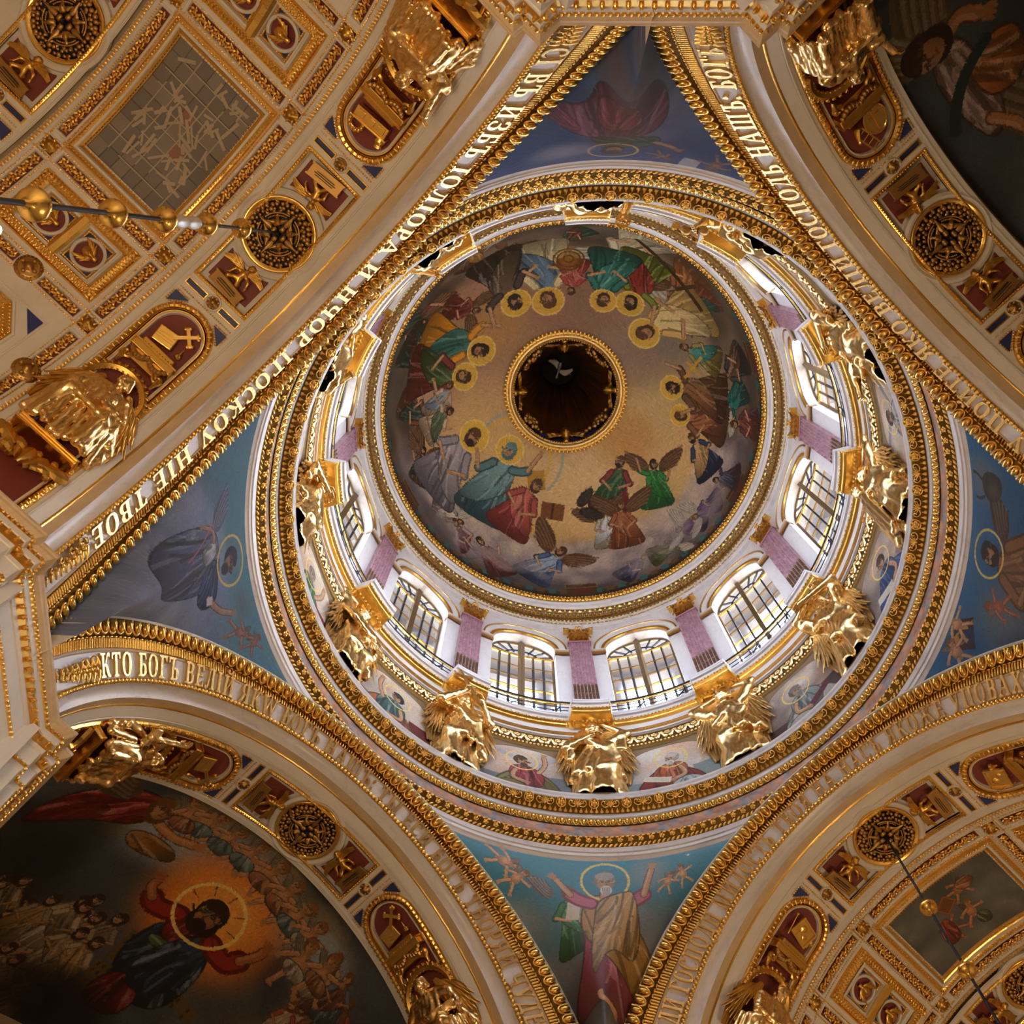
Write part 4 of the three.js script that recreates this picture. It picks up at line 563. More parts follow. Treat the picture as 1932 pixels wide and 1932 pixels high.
// loose brushwork: strokes that pick up the colour under them
function brush(x, w, h, n, len, jit = .16) { const d = x.getImageData(0, 0, w, h).data; x.lineCap = 'round'; for (let i = 0; i < n; i++) { const u = rnd() * w | 0, v = rnd() * h | 0, o = (v * w + u) * 4, k = 1 + rr(-jit, jit), a = fbm(u / w * 9, v / h * 9, 4, 2) * 9 + rr(-.4, .4), L = len * rr(.4, 1.1), q = rr(-8, 8); x.strokeStyle = rgba([d[o] * k + q, d[o + 1] * k + q * .6, d[o + 2] * k - q * .3], .6); x.lineWidth = len * rr(.16, .42); x.beginPath(); x.moveTo(u - Math.cos(a) * L / 2, v - Math.sin(a) * L / 2); x.lineTo(u + Math.cos(a) * L / 2, v + Math.sin(a) * L / 2); x.stroke(); } }
const speck = (x, w, h, n, a) => { for (let i = 0; i < n; i++) { x.fillStyle = rnd() < .5 ? `rgba(0,0,0,${a})` : `rgba(255,240,210,${a})`; x.fillRect(rnd() * w, rnd() * h, rr(1, 4), rr(1, 4)); } };
// --- the dome
{
  seed(3); const [c, x] = canvas(2048, 2048, '#8f6f4c'), ctr = [1024, 1024], A = (a, r) => [1024 + Math.cos(a) * r, 1024 + Math.sin(a) * r];
  for (let i = 0; i < 260; i++) { const a = rnd() * 7, r = rr(300, 720), [u, v] = A(a, r), top = Math.sin(a) < 0, col = top ? (Math.cos(a) > .1 ? '#9a8570' : '#a98068') : '#d6b078'; blob(x, u, v, rr(80, 190), hexc(col).map((k) => k + rr(-14, 14)), .3, 1.4, rr(0, 3)); }
  for (const [u, v, r, q] of [[1108, 1361, 300, '#ecc995'], [1256, 1216, 150, '#c48d45'], [700, 1100, 190, '#d6ac72'], [760, 760, 150, '#bb8a50'], [1298, 862, 200, '#8f7668'], [1095, 640, 230, '#8a6355'], [1453, 802, 120, '#767068']]) blob(x, u, v, r, hexc(q), .75);
  for (let i = 0; i < 420; i++) { const a = i / 420 * 2 * PI + rr(-.1, .1), r = rr(700, 1000), [u, v] = A(a, r), d = (r - 700) / 300, col = Math.sin(a) > .2 ? ['#6d6470', '#8b7f84', '#4c4450', '#9d8f8d'] : ['#4a4038', '#6b5d50', '#332b26', '#7d6d5e']; blob(x, u, v, rr(50, 110), hexc(col[rnd() * 4 | 0]).map((k) => k * (1.15 - .65 * d)), .55, 1.5, a + PI / 2); }
  for (let i = 0; i < 130; i++) { const a = rr(.35, 2.7), r = rr(640, 780), [u, v] = A(a, r); blob(x, u, v, rr(40, 80), hexc(['#b9a79c', '#9a8b8c', '#c9b39c', '#85777d'][rnd() * 4 | 0]), .55, 1.4, a + 1.5); blob(x, u - 10, v - 18, 30, [226, 206, 180], .35); }
  x.lineWidth = 26; for (const [r, q] of [[985, '#17120f'], [955, '#33261c']]) { x.strokeStyle = q; x.beginPath(); x.arc(...ctr, r, 0, 7); x.stroke(); }
  for (let i = 0; i < 96; i++) { const a = i / 96 * 2 * PI; if (a < 4.0 || a > 5.6) { const [u, v] = A(a, 950); x.save(); x.translate(u, v); x.rotate(a + PI / 2); x.fillStyle = i % 2 ? '#5b4028' : '#1f5a5c'; x.fillRect(-24, -18, 40, 44); x.fillStyle = '#2b1c12'; x.fillRect(-28, -24, 56, 8); x.restore(); } }
  for (const a0 of [1.53, .45, 6.0, 2.7, 5.3]) { const [u, v] = A(a0, 925); x.save(); x.translate(u, v); x.rotate(a0 - PI / 2); x.fillStyle = '#3b2518'; x.fillRect(-80, -50, 160, 110); x.fillStyle = '#4c1c1a'; x.fillRect(-52, -16, 104, 70); x.strokeStyle = '#7c5a32'; x.lineWidth = 6; x.strokeRect(-80, -50, 160, 30); x.restore(); }
  x.lineWidth = 11; for (const [u, v, r, q] of [[810, 1272, 150, 'rgba(214,170,58,.8)'], [830, 1272, 178, 'rgba(150,170,170,.75)']]) { x.strokeStyle = q; x.beginPath(); x.arc(u, v, r, 2.4, 7.2); x.stroke(); }
  x.fillStyle = '#b07a24'; curve(x, [[560, 1400], [640, 1380], [880, 1570], [840, 1610], [760, 1570], [640, 1500]]); x.fill(); for (let i = 0; i < 4; i++) { x.strokeStyle = '#7a4f16'; x.lineWidth = 5; x.beginPath(); x.moveTo(590 + i * 12, 1420 - i * 12); x.lineTo(840 + i * 10, 1600 - i * 12); x.stroke(); } x.fillStyle = '#b5852f'; x.fillRect(862, 1330, 70, 80);
  const FIG = [[190,500,389,637,'#5a1f18','#20352a','w'],[294,724,461,886,'#16302a','#5c2418',''],[293,989,420,1105,'#6a3322','#2a3a33','w'],[321,1329,387,1214,'#5c3a26','#23312c','w'],[430,1483,520,1547,'#8d7f79','#cfc2b4','W'],[527,1705,489,1547,'#a58e8e','#5c1f28','l'],[645,1813,596,1640,'#571a20','#7a2f2a','l'],[839,1833,982,1691,'#33507c','#8fa3bd','lw'],[1284,1856,1366,1746,'#1f2f55','#3b3f70','l'],[1436,1756,1552,1678,'#4c5a2e','#6a6d43','lW'],[1609,1597,1524,1616,'#3f2a55','#53366b','lW'],[1697,1494,1599,1554,'#4a3a66','#6b4f86','lW'],[1810,972,1710,1072,'#0d4a48','#176a66','W'],[1936,1099,1763,1124,'#4c1a1f','#6e2a26',''],[1820,816,1693,935,'#2c2a33','#5b3b28',''],[1810,1367,1686,1379,'#3a2030','#2f3a52',''],[1071,262,1005,329,'#1d4a30','#5f2a1b','l'],[837,359,726,339,'#5b3a22','#7b2f22','lw'],[586,370,594,210,'#6b4426','#b07f35','lW'],[1376,213,1235,476,'#d8cba6','#b9a987','lW'],[1597,421,1464,603,'#7a4a26','#a35e27','w'],[1646,539,1532,666,'#8a3c1e','#2a5a55',''],[537,610,668,659,'#7d3126','#6d2018','w'],[369,712,447,775,'#3f2b1c','#274034',''],[453,740,694,838,'#d58a14','#2f6b63','h'],[384,880,619,940,'#6b1f18','#3d5227','h'],[422,1346,646,1177,'#8d8694','#a99fa6','hb'],[661,1472,800,1246,'#3f6d78','#6f98a0','v'],[760,1546,897,1388,'#9d3a35','#c25850','f'],[1204,1470,1238,1300,'#7c1f26','#275a33','b'],[1395,1460,1373,1310,'#1f7a35','#2f8f3d','w'],[1640,1320,1539,1199,'#1d2f55','#c9a06a','b'],[1670,1140,1482,1115,'#7a4a2e','#a9663e','h'],[1655,1014,1445,1001,'#5d3a1f','#8b5a33','hb'],[1640,866,1498,830,'#8e7f3a','#3f8f86',''],[1560,640,1332,787,'#cfa85c','#e3c98a','h'],[1370,440,1282,666,'#6f7a1f','#8a2a20','h'],[1215,440,1171,659,'#1d6a63','#2f8378','h'],[915,390,964,657,'#d6c596','#5f7f9c','hk'],[715,420,829,655,'#3a302b','#5b4936','hb'],[1060,500,1050,619,'#a33a34','#c25a4f',''],[506,1019,554,961,'#bfa38b','#8fa2b5',''],[460,1110,548,1067,'#c7ab8d','#5f6f4f',''],[1196,1640,1161,1510,'#c7b7a0','#dfe3ea','w'],[1267,1640,1239,1480,'#9a4f2b','#a35e3a','w']];
  FIG.forEach(([a, b, d, e, r, m, f], i) => { const L = Math.hypot(d - a, e - b), k = Math.max(1.22, 165 / L); seed(i + 11); person(x, d + (a - d) * k, e + (b - e) * k, d, e, { robe: r, mantle: m, wide: .46, flip: i % 2, wing: f.includes('W') ? '#d8cdbb' : f.includes('w') ? '#7a4f2c' : 0, hs: f.includes('v') ? .08 : .085, face: { halo: /h|v/.test(f) ? 'f' : 0, beard: f.includes('b') ? '#2d2017' : 0, hair: f.includes('v') ? '#56828c' : ['#2c1c12', '#4b2f18', '#5d3b1e'][i % 3] }, arms: i % 3 ? undefined : [[[-.12, -.72], [-.28, -.8], [-.32, -1.02]], [[.12, -.7], [.26, -.55], [.34, -.7]]] }); });
  x.fillStyle = '#7a4a24'; x.save(); x.translate(956, 1500); x.rotate(.2); x.fillRect(-48, -34, 96, 72); x.fillStyle = '#4a2a12'; x.fillRect(-6, -34, 10, 72); x.restore();
  wingP(x, 1060, 1500, 120, .3, '#2b211c', 1); wingP(x, 1060, 1490, 110, -.9, '#33261f', 1);
  blob(x, 1037, 449, 66, [150, 104, 34], 1); x.strokeStyle = '#6b4716'; x.lineWidth = 7; for (const r of [62, 46, 20]) { x.beginPath(); x.arc(1037, 449, r, 0, 7); x.stroke(); }
  x.strokeStyle = '#c79a3a'; x.lineWidth = 12; x.beginPath(); x.moveTo(1500, 960); x.lineTo(1580, 860); x.moveTo(1510, 890); x.lineTo(1570, 940); x.stroke(); x.strokeStyle = '#3b2414'; x.lineWidth = 22; x.beginPath(); x.moveTo(1330, 250); x.lineTo(1600, 640); x.moveTo(1480, 560); x.lineTo(1590, 500); x.stroke(); x.strokeStyle = '#5b5450'; x.lineWidth = 5; x.beginPath(); x.moveTo(400, 940); x.lineTo(470, 1330); x.stroke();
  for (let i = 0; i < 70; i++) { const a = rr(.5, 2.5), [u, v] = A(a, rr(760, 860)); blob(x, u, v, rr(30, 60), hexc(['#8d8086', '#b5a29a', '#6d6269'][i % 3]), .4, 1.5, a + 1.5); }
  brush(x, 2048, 2048, 60000, 13, .13); speck(x, 2048, 2048, 5000, .03);
  const w = struct('ceiling_dome'), aMax = Math.acos((54.66 - DC) / DR), aMin = Math.asin(3.6 / DR);
  const g = gridGeo(140, 36, (u, v) => { const p = lerp(aMax, aMin, v); return cyl(DR * Math.sin(p), DC + DR * Math.cos(p), u * 2 * PI); }), uv = g.attributes.uv;
  for (let j = 0; j <= 36; j++) for (let i = 0; i <= 140; i++) { const p = lerp(aMax, aMin, j / 36), f = R(47) - i / 140 * 2 * PI, r = p / aMax * 1000; uv.setXY(j * 141 + i, (1024 + r * Math.cos(f)) / 2048, 1 - (1024 + r * Math.sin(f)) / 2048); }
  mesh('masonry_shell', gridGeo(96, 20, (u, v) => { const p = lerp(aMax, aMin, v); return cyl((DR + .12) * Math.sin(p), DC + (DR + .12) * Math.cos(p), u * 2 * PI); }), M.plain, w);
  const mu = mesh('dome_mural', g, paintMat(c, .55)); mu.userData = { label: 'round dome painting of robed figures on clouds circling the gilded oculus', category: 'mural' };
}
// --- pendentives
function pendMural(k, bg, draw, label, spark) {
  seed(40 + k); const S = 1024, [c, x] = canvas(S, S, bg); draw({ x, S }); x.setTransform(1, 0, 0, 1, 0, 0); brush(x, S, S, 26000, 8, .14); speck(x, S, S, 1500, .04);
  const v0 = .13, P = (u, v) => pendP(k, lerp(.012, .988, 1 - u), lerp(v0, .995, v), .03), g = gridGeo(30, 40, P), uv = g.attributes.uv, W = (v) => P(0, v).distanceTo(P(1, v)), W1 = W(1);
  for (let j = 0; j <= 40; j++) for (let i = 0; i <= 30; i++) uv.setXY(j * 31 + i, .5 + (i / 30 - .5) * W(j / 40) / W1, j / 40);
  let extra = {}; if (spark) { const b = tex(512, 512, () => { const q = 90 + rnd() * 165; return [q, q, q]; }, false); b.repeat.set(spark, spark); extra = { bumpMap: b, bumpScale: .016 }; }
  const o = mesh('pendentive_mural', g, paintMat(c, spark ? .3 : .42, extra)); o.userData = { label, category: 'mural' };
}
const skyIn = (x, S, top, bot, cl, n = 60) => { const g = x.createLinearGradient(0, 0, 0, S); g.addColorStop(0, top); g.addColorStop(1, bot); x.fillStyle = g; x.fillRect(0, 0, S, S); clouds(x, n, () => [rnd() * S, rr(.25, 1) * S], 60, 170, cl, .4); x.translate(512, 0); x.scale(.43, .66); x.translate(-512, 0); };
pendMural(1, '#557f8a', ({ x, S }) => { skyIn(x, S, '#3d8296', '#4a4a50', ['#6f7076', '#8b8178', '#4f5359', '#a49484']); blob(x, 820, 110, 150, [150, 140, 128], .7); blob(x, 540, 900, 260, [58, 56, 62], .9);
  wingP(x, 250, 300, 230, -2.4, '#8d827c', 1); person(x, 400, 640, 330, 260, { robe: '#2f6a3a', mantle: '#3c7d4a', wide: .36, face: { hair: '#8a5a2a', long: 1, turn: .6 }, hs: .1, skin: '#c99873' }); x.fillStyle = '#c9bfae'; x.save(); x.translate(395, 400); x.rotate(.15); x.fillRect(-80, -62, 80, 120); x.fillStyle = '#b5a994'; x.fillRect(2, -58, 84, 122); x.restore();
  person(x, 585, 960, 545, 170, { robe: '#9b3f55', mantle: '#b0833c', wide: .3, hs: .082, feet: 1, flip: 0, sleeve: '#b0566a', arms: [[[-.1, -.72], [-.24, -.8], [-.33, -.93]], [[.12, -.72], [.27, -.78], [.33, -.98]]], face: { halo: 1, beard: '#c9c1b4', hair: '#a59a8c', turn: .05, long: 0 } });
  cloth(x, [[500, 310], [660, 250], [730, 240], [760, 520], [700, 700], [600, 640], [520, 720], [470, 860], [450, 700], [480, 480]], '#b48a45', [690, 250], [480, 860], 40, 16); putto(x, -50, 90, 170, 1.9); putto(x, 20, 190, 150, .9); putto(x, 930, 190, 110, .4); putto(x, 1020, 150, 110, -.3); x.fillStyle = '#fff'; x.fillRect(1038, 20, 12, 12);
}, 'pendentive mural of a bearded man in ochre cloak spreading both arms', 0);
pendMural(3, '#355a9a', ({ x, S }) => { skyIn(x, S, '#1f4f96', '#2b2f52', ['#3a66a6', '#5b5f94', '#2a3a72', '#7f88ac'], 90); cloth(x, [[430, 420], [560, 380], [820, 440], [880, 560], [700, 640], [640, 900], [450, 980], [330, 760], [300, 560]], '#641a42', [560, 380], [520, 980], 60, 18); cloth(x, [[440, 560], [640, 520], [660, 800], [520, 900], [430, 760]], '#8a2440', [560, 520], [520, 900], 40, 16); cloth(x, [[360, 250], [600, 260], [700, 420], [430, 440], [300, 400]], '#1f4d4c', [360, 300], [640, 420], 26, 14); cloth(x, [[700, 440], [880, 470], [920, 560], [760, 560]], '#8a2a44', [720, 470], [900, 540], 12, 10);
  face(x, 545, 190, 62, { halo: 1, hair: '#2c1d2c', turn: -.2, skin: '#a57a70', long: 1 }); limb(x, [[340, 330], [280, 290], [240, 250]], 36, '#a07a70'); x.fillStyle = '#b9bccc'; x.save(); x.translate(150, 90); x.rotate(.25); x.fillRect(-46, -150, 92, 190); x.restore(); putto(x, 20, 110, 150, .5, '#94706c', '#555a80'); putto(x, 300, 120, 120, -.6, '#94706c', '#555a80'); blob(x, 790, 200, 130, [176, 170, 196], .8, 1.8, -.4); blob(x, 560, 1000, 200, [120, 110, 120], .8);
}, 'deep blue pendentive mural of a crimson-robed figure and white scroll', 26);
pendMural(2, '#8a9cc4', ({ x, S }) => { skyIn(x, S, '#4f86a0', '#6d7ca6', ['#8f9cc6', '#6d7db0', '#a9b4d4', '#57689a'], 110); cloth(x, [[330, 330], [520, 300], [660, 330], [700, 560], [600, 860], [420, 900], [300, 640]], '#5d6c9c', [480, 300], [460, 900], 60, 16); cloth(x, [[520, 330], [640, 330], [790, 360], [800, 470], [690, 520], [560, 470]], '#34508e', [540, 340], [780, 430], 26, 12); cloth(x, [[420, 330], [520, 330], [560, 470], [440, 480]], '#c4c6d8', [450, 330], [500, 470], 12, 12); limb(x, [[740, 420], [840, 340], [880, 240]], 34, '#a98878'); x.fillStyle = '#d4d2dc'; x.fillRect(735, 385, 50, 44);
  face(x, 590, 190, 70, { halo: 1, hair: '#232a48', beard: '#2c3048', turn: .7, skin: '#96786f' }); limb(x, [[430, 350], [370, 330], [330, 420]], 24, '#a98878'); x.strokeStyle = '#c76a80'; x.lineWidth = 8; x.beginPath(); x.moveTo(300, 330); x.quadraticCurveTo(420, 420, 470, 620); x.stroke(); wingP(x, 400, 330, 280, -2.6, '#7f8cbc', 1); putto(x, 1010, 200, 150, .6, '#9a7468', '#66707f'); putto(x, 1100, 120, 120, -.4, '#8f6a62', '#66707f'); blob(x, 860, 120, 110, [96, 100, 110], .5);
}, 'glittering blue pendentive mural of a dark-haired haloed man stretching out his hand', 26);
pendMural(0, '#2f6c9c', ({ x, S }) => { skyIn(x, S, '#24689c', '#3a3f5c', ['#55708f', '#79808c', '#3f5876', '#8f8f96'], 60); blob(x, 900, 120, 170, [120, 124, 134], .8); blob(x, 200, 360, 240, [116, 112, 116], .7); wingP(x, 600, 330, 330, -.5, '#5a4a40', 1); person(x, 520, 900, 500, 190, { robe: '#5c1f3c', mantle: '#7b4a24', wide: .34, hs: .085, face: { halo: 1, hair: '#22160f', beard: '#2a1b12', turn: -.5 }, skin: '#9a6e4c', sleeve: '#7d4c26' }); x.fillStyle = '#33302e'; x.save(); x.translate(150, -80); curve(x, [[660, 200], [760, 170], [820, 230], [800, 330], [700, 340], [640, 280]]); x.fill(); x.strokeStyle = '#241f1c'; x.lineWidth = 16; x.beginPath(); x.moveTo(670, 200); x.quadraticCurveTo(630, 170, 640, 120); x.moveTo(750, 180); x.quadraticCurveTo(780, 140, 770, 100); x.stroke(); blob(x, 715, 270, 60, [96, 86, 80], .7); x.restore();
  x.save(); x.translate(20, 130); x.rotate(-.4); x.fillStyle = '#3c1d2c'; x.fillRect(-90, -80, 180, 150); x.fillStyle = '#b78b38'; x.beginPath(); x.arc(-20, -30, 42, 0, 7); x.arc(30, 0, 30, 0, 7); x.fill(); x.fillStyle = '#24355e'; x.fillRect(-44, -20, 70, 90); x.restore(); face(x, 5, 115, 20, { hair: '#24355e', turn: .3 }); putto(x, 60, 50, 170, .2); putto(x, -90, 120, 170, .5); putto(x, 250, 330, 170, -.3, '#a8664a');
}, 'blue pendentive mural of a brown-cloaked man with ox and cherubs', 12);
// --- pictures between the gilded angels
{
  const P = [['#b5532a', '#8a2a1c', '#9fb0ad', '#d8cfc4', 'red-robed white-bearded writer with an open book', 0], ['#7f8a86', '#a8a59a', '#5a3a36', '#8f7f76', 'grey-robed haloed reader with a red book', 1], ['#1f3f7c', '#274c8c', '#b59a94', '#8f8074', 'figure in a blue cloak seen from the side', 2], ['#8f96a4', '#b9a668', '#5c6068', '#cdb79c', 'grey-robed man below a dark cross', 3], ['#5a6070', '#7a6a50', '#444', '#b7a894', 'half-hidden grey figure', 4], ['#705040', '#806a50', '#555', '#b7a894', 'half-hidden brown figure', 5], ['#604a50', '#7a6a60', '#555', '#b7a894', 'half-hidden mauve figure', 6], ['#806050', '#6a5a50', '#555', '#b7a894', 'half-hidden tan figure', 7], ['#5b6a4a', '#8a7a60', '#777', '#c7b8a4', 'half-hidden olive figure', 8], ['#2f6a3a', '#a02a34', '#888', '#cfbfb0', 'green-robed figure with a red cloak raising a hand', 9], ['#2c5a5c', '#a85c2c', '#777', '#c9bcae', 'teal-robed bearded man in an orange cloak with raised hand', 10], ['#9a2f34', '#6a5f28', '#8a8f96', '#cbb6a6', 'man in a red tunic and olive cloak before a cross', 11]];
  for (let i = 0; i < 12; i++) {
    const [ro, ma, st, bg, text] = P[i], k = (i + 1) % 12, wa = R(-58.2 + 30 * (i + 1)), S = 512; seed(90 + i); const [c, x] = canvas(S, S, bg);
    const g0 = x.createLinearGradient(0, 0, 0, S); g0.addColorStop(0, sh(bg, 1.05)); g0.addColorStop(.6, sh(bg, .85)); g0.addColorStop(1, '#5f5a5a'); x.fillStyle = g0; x.fillRect(0, 0, S, S); clouds(x, 24, () => [rnd() * S, rnd() * S * .8], 40, 110, ['#d8c6b2', '#a89a92', '#c7906e', '#e2d4c4'], .35);
    x.fillStyle = sh(st, .8); x.fillRect(0, 270, 150, 240); x.fillRect(380, 330, 140, 180); if (i === 11 || i === 3) { x.strokeStyle = sh(st, 1.2, .8); x.lineWidth = 34; x.beginPath(); x.moveTo(40, 40); x.lineTo(300, 300); x.moveTo(320, 130); x.lineTo(520, 60); x.stroke(); }
    const f = i % 2; cloth(x, [[150, 300], [240, 220], [330, 230], [420, 330], [470, 470], [330, 500], [120, 500], [90, 400]].map(([a, b]) => [f ? S - a : a, b]), ma, [260, 220], [280, 500], 40, 12); cloth(x, [[190, 200], [300, 190], [370, 280], [340, 390], [230, 400], [170, 300]].map(([a, b]) => [f ? S - a : a, b]), ro, [270, 190], [270, 400], 28, 10); cloth(x, [[110, 380], [200, 330], [300, 400], [260, 500], [90, 500]].map(([a, b]) => [f ? S - a : a, b]), i === 0 ? '#a9b4b4' : sh(ma, 1).startsWith('rgba') ? ma : ma, [180, 340], [190, 500], 20, 10);
    limb(x, [[210, 250], [180, 320], [250, 340]].map(([a, b]) => [f ? S - a : a, b]), 26); if (i > 8) limb(x, [[330, 240], [370, 170], [360, 90]].map(([a, b]) => [f ? S - a : a, b]), 26); else { x.fillStyle = i === 1 ? '#5a2730' : '#cfc6b4'; x.save(); x.translate(f ? 170 : 340, 320); x.rotate(f ? .4 : -.35); x.fillRect(-70, -24, 140, 46); x.restore(); }
    face(x, f ? 270 : 245, 150, 42, { halo: 1, beard: ['#cfc9bd', '#8f867a', 0, '#5b4a3a'][i % 4], hair: ['#bdb5a8', '#7a7066', '#3a2a1c', '#54402c'][i % 4], turn: f ? -.5 : .5 });
    brush(x, S, S, 9000, 9, .15); x.fillStyle = '#8a6f4a'; x.beginPath(); x.rect(0, 0, S, S); x.moveTo(22, S); x.lineTo(22, 250); x.bezierCurveTo(30, 60, 140, 24, 256, 24); x.bezierCurveTo(372, 24, 482, 60, 490, 250); x.lineTo(490, S); x.closePath(); x.fill('evenodd'); x.strokeStyle = '#3b2c1a'; x.lineWidth = 3; x.stroke();
    const o = mesh('drum_picture', gridGeo(12, 1, (u, v) => cyl(10.47, lerp(34.8, 38.86, v), wa + R(10.2) * (1 - 2 * u))), paintMat(c, .5)); o.userData = { label: 'arched drum picture of a ' + text, category: 'painting', group: 'arched pictures round the drum' };
  }
}
// --- painted vaults (front and back arms)
function vaultMural(arm, bg, draw, label) {
  seed(arm.length + 70); const W = 2048, H = 1152, [c, x] = canvas(W, H, bg), rad = 8.55; draw(x, (th) => (62 - th) / 124 * W, (d) => (d - 14.0) / 11.1 * H, W, H); brush(x, W, H, 40000, 13, .15); speck(x, W, H, 2500, .03);
  const o = mesh('vault_mural', gridGeo(64, 8, (u, v) => { const t = R(62 - 124 * u); return V(Math.sin(t) * rad, HS + Math.cos(t) * rad, lerp(25.1, 14.0, v)); }), paintMat(c, .6)); o.rotation.y = ARMS[arm]; o.userData = { label, category: 'mural' };
  const w = vault[arm]; part('vault_lip', merge([[-1, 13.85, RV, 13.85, RV + .06], [0, 13.85, RV + .06, 14.02, RV + .42], [0, 14.02, RV + .42, 14.05, 8.6]].map(([, d0, r0, d1, r1]) => gridGeo(60, 1, (u, v) => { const t = R(-90 + 180 * u), r = lerp(r0, r1, v); return V(Math.sin(t) * r, HS + Math.cos(t) * r, lerp(d0, d1, v)); }, 20, .5))), M.cream, w);
  for (const s of [-1, 1]) part('vault_haunch', gridGeo(8, 1, (u, v) => { const t = R(lerp(61.5, 91, u)) * s; return V(Math.sin(t) * rad, HS + Math.cos(t) * rad, lerp(14, 25.2, v)); }), M.stucco, w);
}
vaultMural('ll', '#2f3338', (x, X, Y, W, H) => {
  clouds(x, 150, () => [rnd() * W, rnd() * H], 90, 220, ['#3c4249', '#4d535a', '#34393a', '#5a5044'], .5); for (let i = 0; i < 60; i++) { const a = rr(-2.6, .9), r = rr(440, 560); blob(x, X(-1) + Math.cos(a) * r * 1.1, Y(17.7) + Math.sin(a) * r * .62, rr(50, 110), hexc(['#6a5a40', '#8a6f48', '#4f4636', '#a08458'][i % 4]), .55, 1.5); }
  clouds(x, 40, () => [X(rr(-26, 24)), Y(rr(15.4, 16.6))], 60, 130, ['#76828c', '#8a929a', '#65707a'], .6); blob(x, X(-1), Y(17.5), 330, [206, 96, 30], 1); blob(x, X(-1), Y(17.5), 280, [230, 140, 48], 1); blob(x, X(-2), Y(17.3), 170, [224, 160, 74], .8);
  clouds(x, 30, () => [X(rr(36, 62)), Y(rr(16, 22))], 80, 170, ['#1c2620', '#24302a', '#14181a'], .6);
  for (let i = 0; i < 46; i++) { const th = rr(12, 46), d = rr(19.2, 23.5); seed(200 + i); person(x, X(th + 3), Y(d + 2.2), X(th), Y(d), { robe: ['#a48d6c', '#8f7a5c', '#b59c7a', '#7a6a54'][i % 4], mantle: ['#8a7050', '#6f5c44', '#a07a4a'][i % 3], wide: .26, hs: .1, face: { hair: '#33221a', halo: 0 }, skin: '#9c7048', flip: i % 2 }); }
  x.fillStyle = '#5f4a28'; for (const [th, d, w, h] of [[6, 19.6, 110, 150], [-10, 20.4, 160, 60], [8, 21.2, 70, 180]]) { x.fillRect(X(th) - w / 2, Y(d), w, h); for (let i = 0; i < 6; i++) { x.fillStyle = '#33260f'; x.fillRect(X(th) - w / 2 + 10 + i % 3 * w / 3, Y(d) + 14 + (i / 3 | 0) * 34, 9, 18); x.fillStyle = '#5f4a28'; } }
  for (let i = 0; i < 34; i++) { const th = rr(-50, -24), d = rr(14.8, 20); seed(300 + i); person(x, X(th - 3), Y(d + 1.7), X(th), Y(d), { robe: ['#7a4a38', '#8f3a2a', '#8a7a64', '#4a5a60', '#9a7a5a'][i % 5], mantle: ['#5f3a2a', '#a08468', '#6a2a20'][i % 3], wide: .34, hs: .1, skin: '#a06c44', face: { hair: '#6a421c' }, flip: i % 2 }); }
  for (const [th, d, s] of [[16, 14.9, 150], [10, 15, 130], [4, 15, 130], [-2, 15.1, 140], [-8, 15.3, 150], [-13, 15.5, 150], [-18, 15.6, 140], [-21, 16.4, 170], [-26, 16, 150], [20, 15, 150]]) { putto(x, X(th), Y(d), s, rr(-.8, .8), '#a8764c', '#7a6a50'); cloth(x, [[X(th) - 50, Y(d) + 10], [X(th) + 50, Y(d)], [X(th) + 60, Y(d) + 70], [X(th) - 40, Y(d) + 60]], ['#a3947c', '#5f6f70', '#8f5a3a'][Math.abs(th) % 3], [X(th), Y(d)], [X(th) + 10, Y(d) + 70], 8, 8); }
  cloth(x, [[X(24), Y(14.9)], [X(30), Y(14.7)], [X(38), Y(14.9)], [X(48), Y(15.7)], [X(52), Y(16.8)], [X(44), Y(16.7)], [X(36), Y(16.3)], [X(27), Y(16.1)]], '#8c160f', [X(28), Y(15)], [X(50), Y(16.6)], 60, 20); wingP(x, X(31), Y(15), 260, 3.4, '#6f5a3c', 1); limb(x, [[X(26), Y(15.5)], [X(20), Y(16)], [X(14), Y(15.8)]], 34, '#a8713f'); face(x, X(25.5), Y(15.15), 46, { hair: '#6e4419', turn: .5, long: 1, skin: '#b07c4a' }); cloth(x, [[X(28), Y(16.1)], [X(16), Y(16.2)], [X(14), Y(16.9)], [X(26), Y(17)]], '#8a5a26', [X(26), Y(16.3)], [X(16), Y(16.8)], 14, 9);
  cloth(x, [[X(6), Y(18.4)], [X(-5), Y(18.3)], [X(-9), Y(19.4)], [X(-8), Y(21.8)], [X(4), Y(22)], [X(9), Y(20.4)]], '#16283a', [X(0), Y(18.4)], [X(0), Y(22)], 60, 18); cloth(x, [[X(6), Y(21)], [X(-3), Y(21.4)], [X(-2), Y(23)], [X(8), Y(23)]], '#6c130f', [X(2), Y(21)], [X(2), Y(23)], 26, 14); cloth(x, [[X(5.5), Y(18.1)], [X(-4.5), Y(18.1)], [X(-4), Y(19.5)], [X(5), Y(19.4)]], '#84190f', [X(0), Y(18)], [X(0), Y(19.5)], 26, 12); cloth(x, [[X(6), Y(19.2)], [X(-4), Y(19.3)], [X(-3), Y(19.8)], [X(6), Y(19.7)]], '#34491a', [X(5), Y(19.4)], [X(-4), Y(19.6)], 10, 8); cloth(x, [[X(-2), Y(18.1)], [X(-6.5), Y(18.4)], [X(-8), Y(20.6)], [X(1), Y(21.8)], [X(5), Y(20.4)]], '#1b2d44', [X(-5), Y(18.3)], [X(2), Y(21.6)], 40, 14);
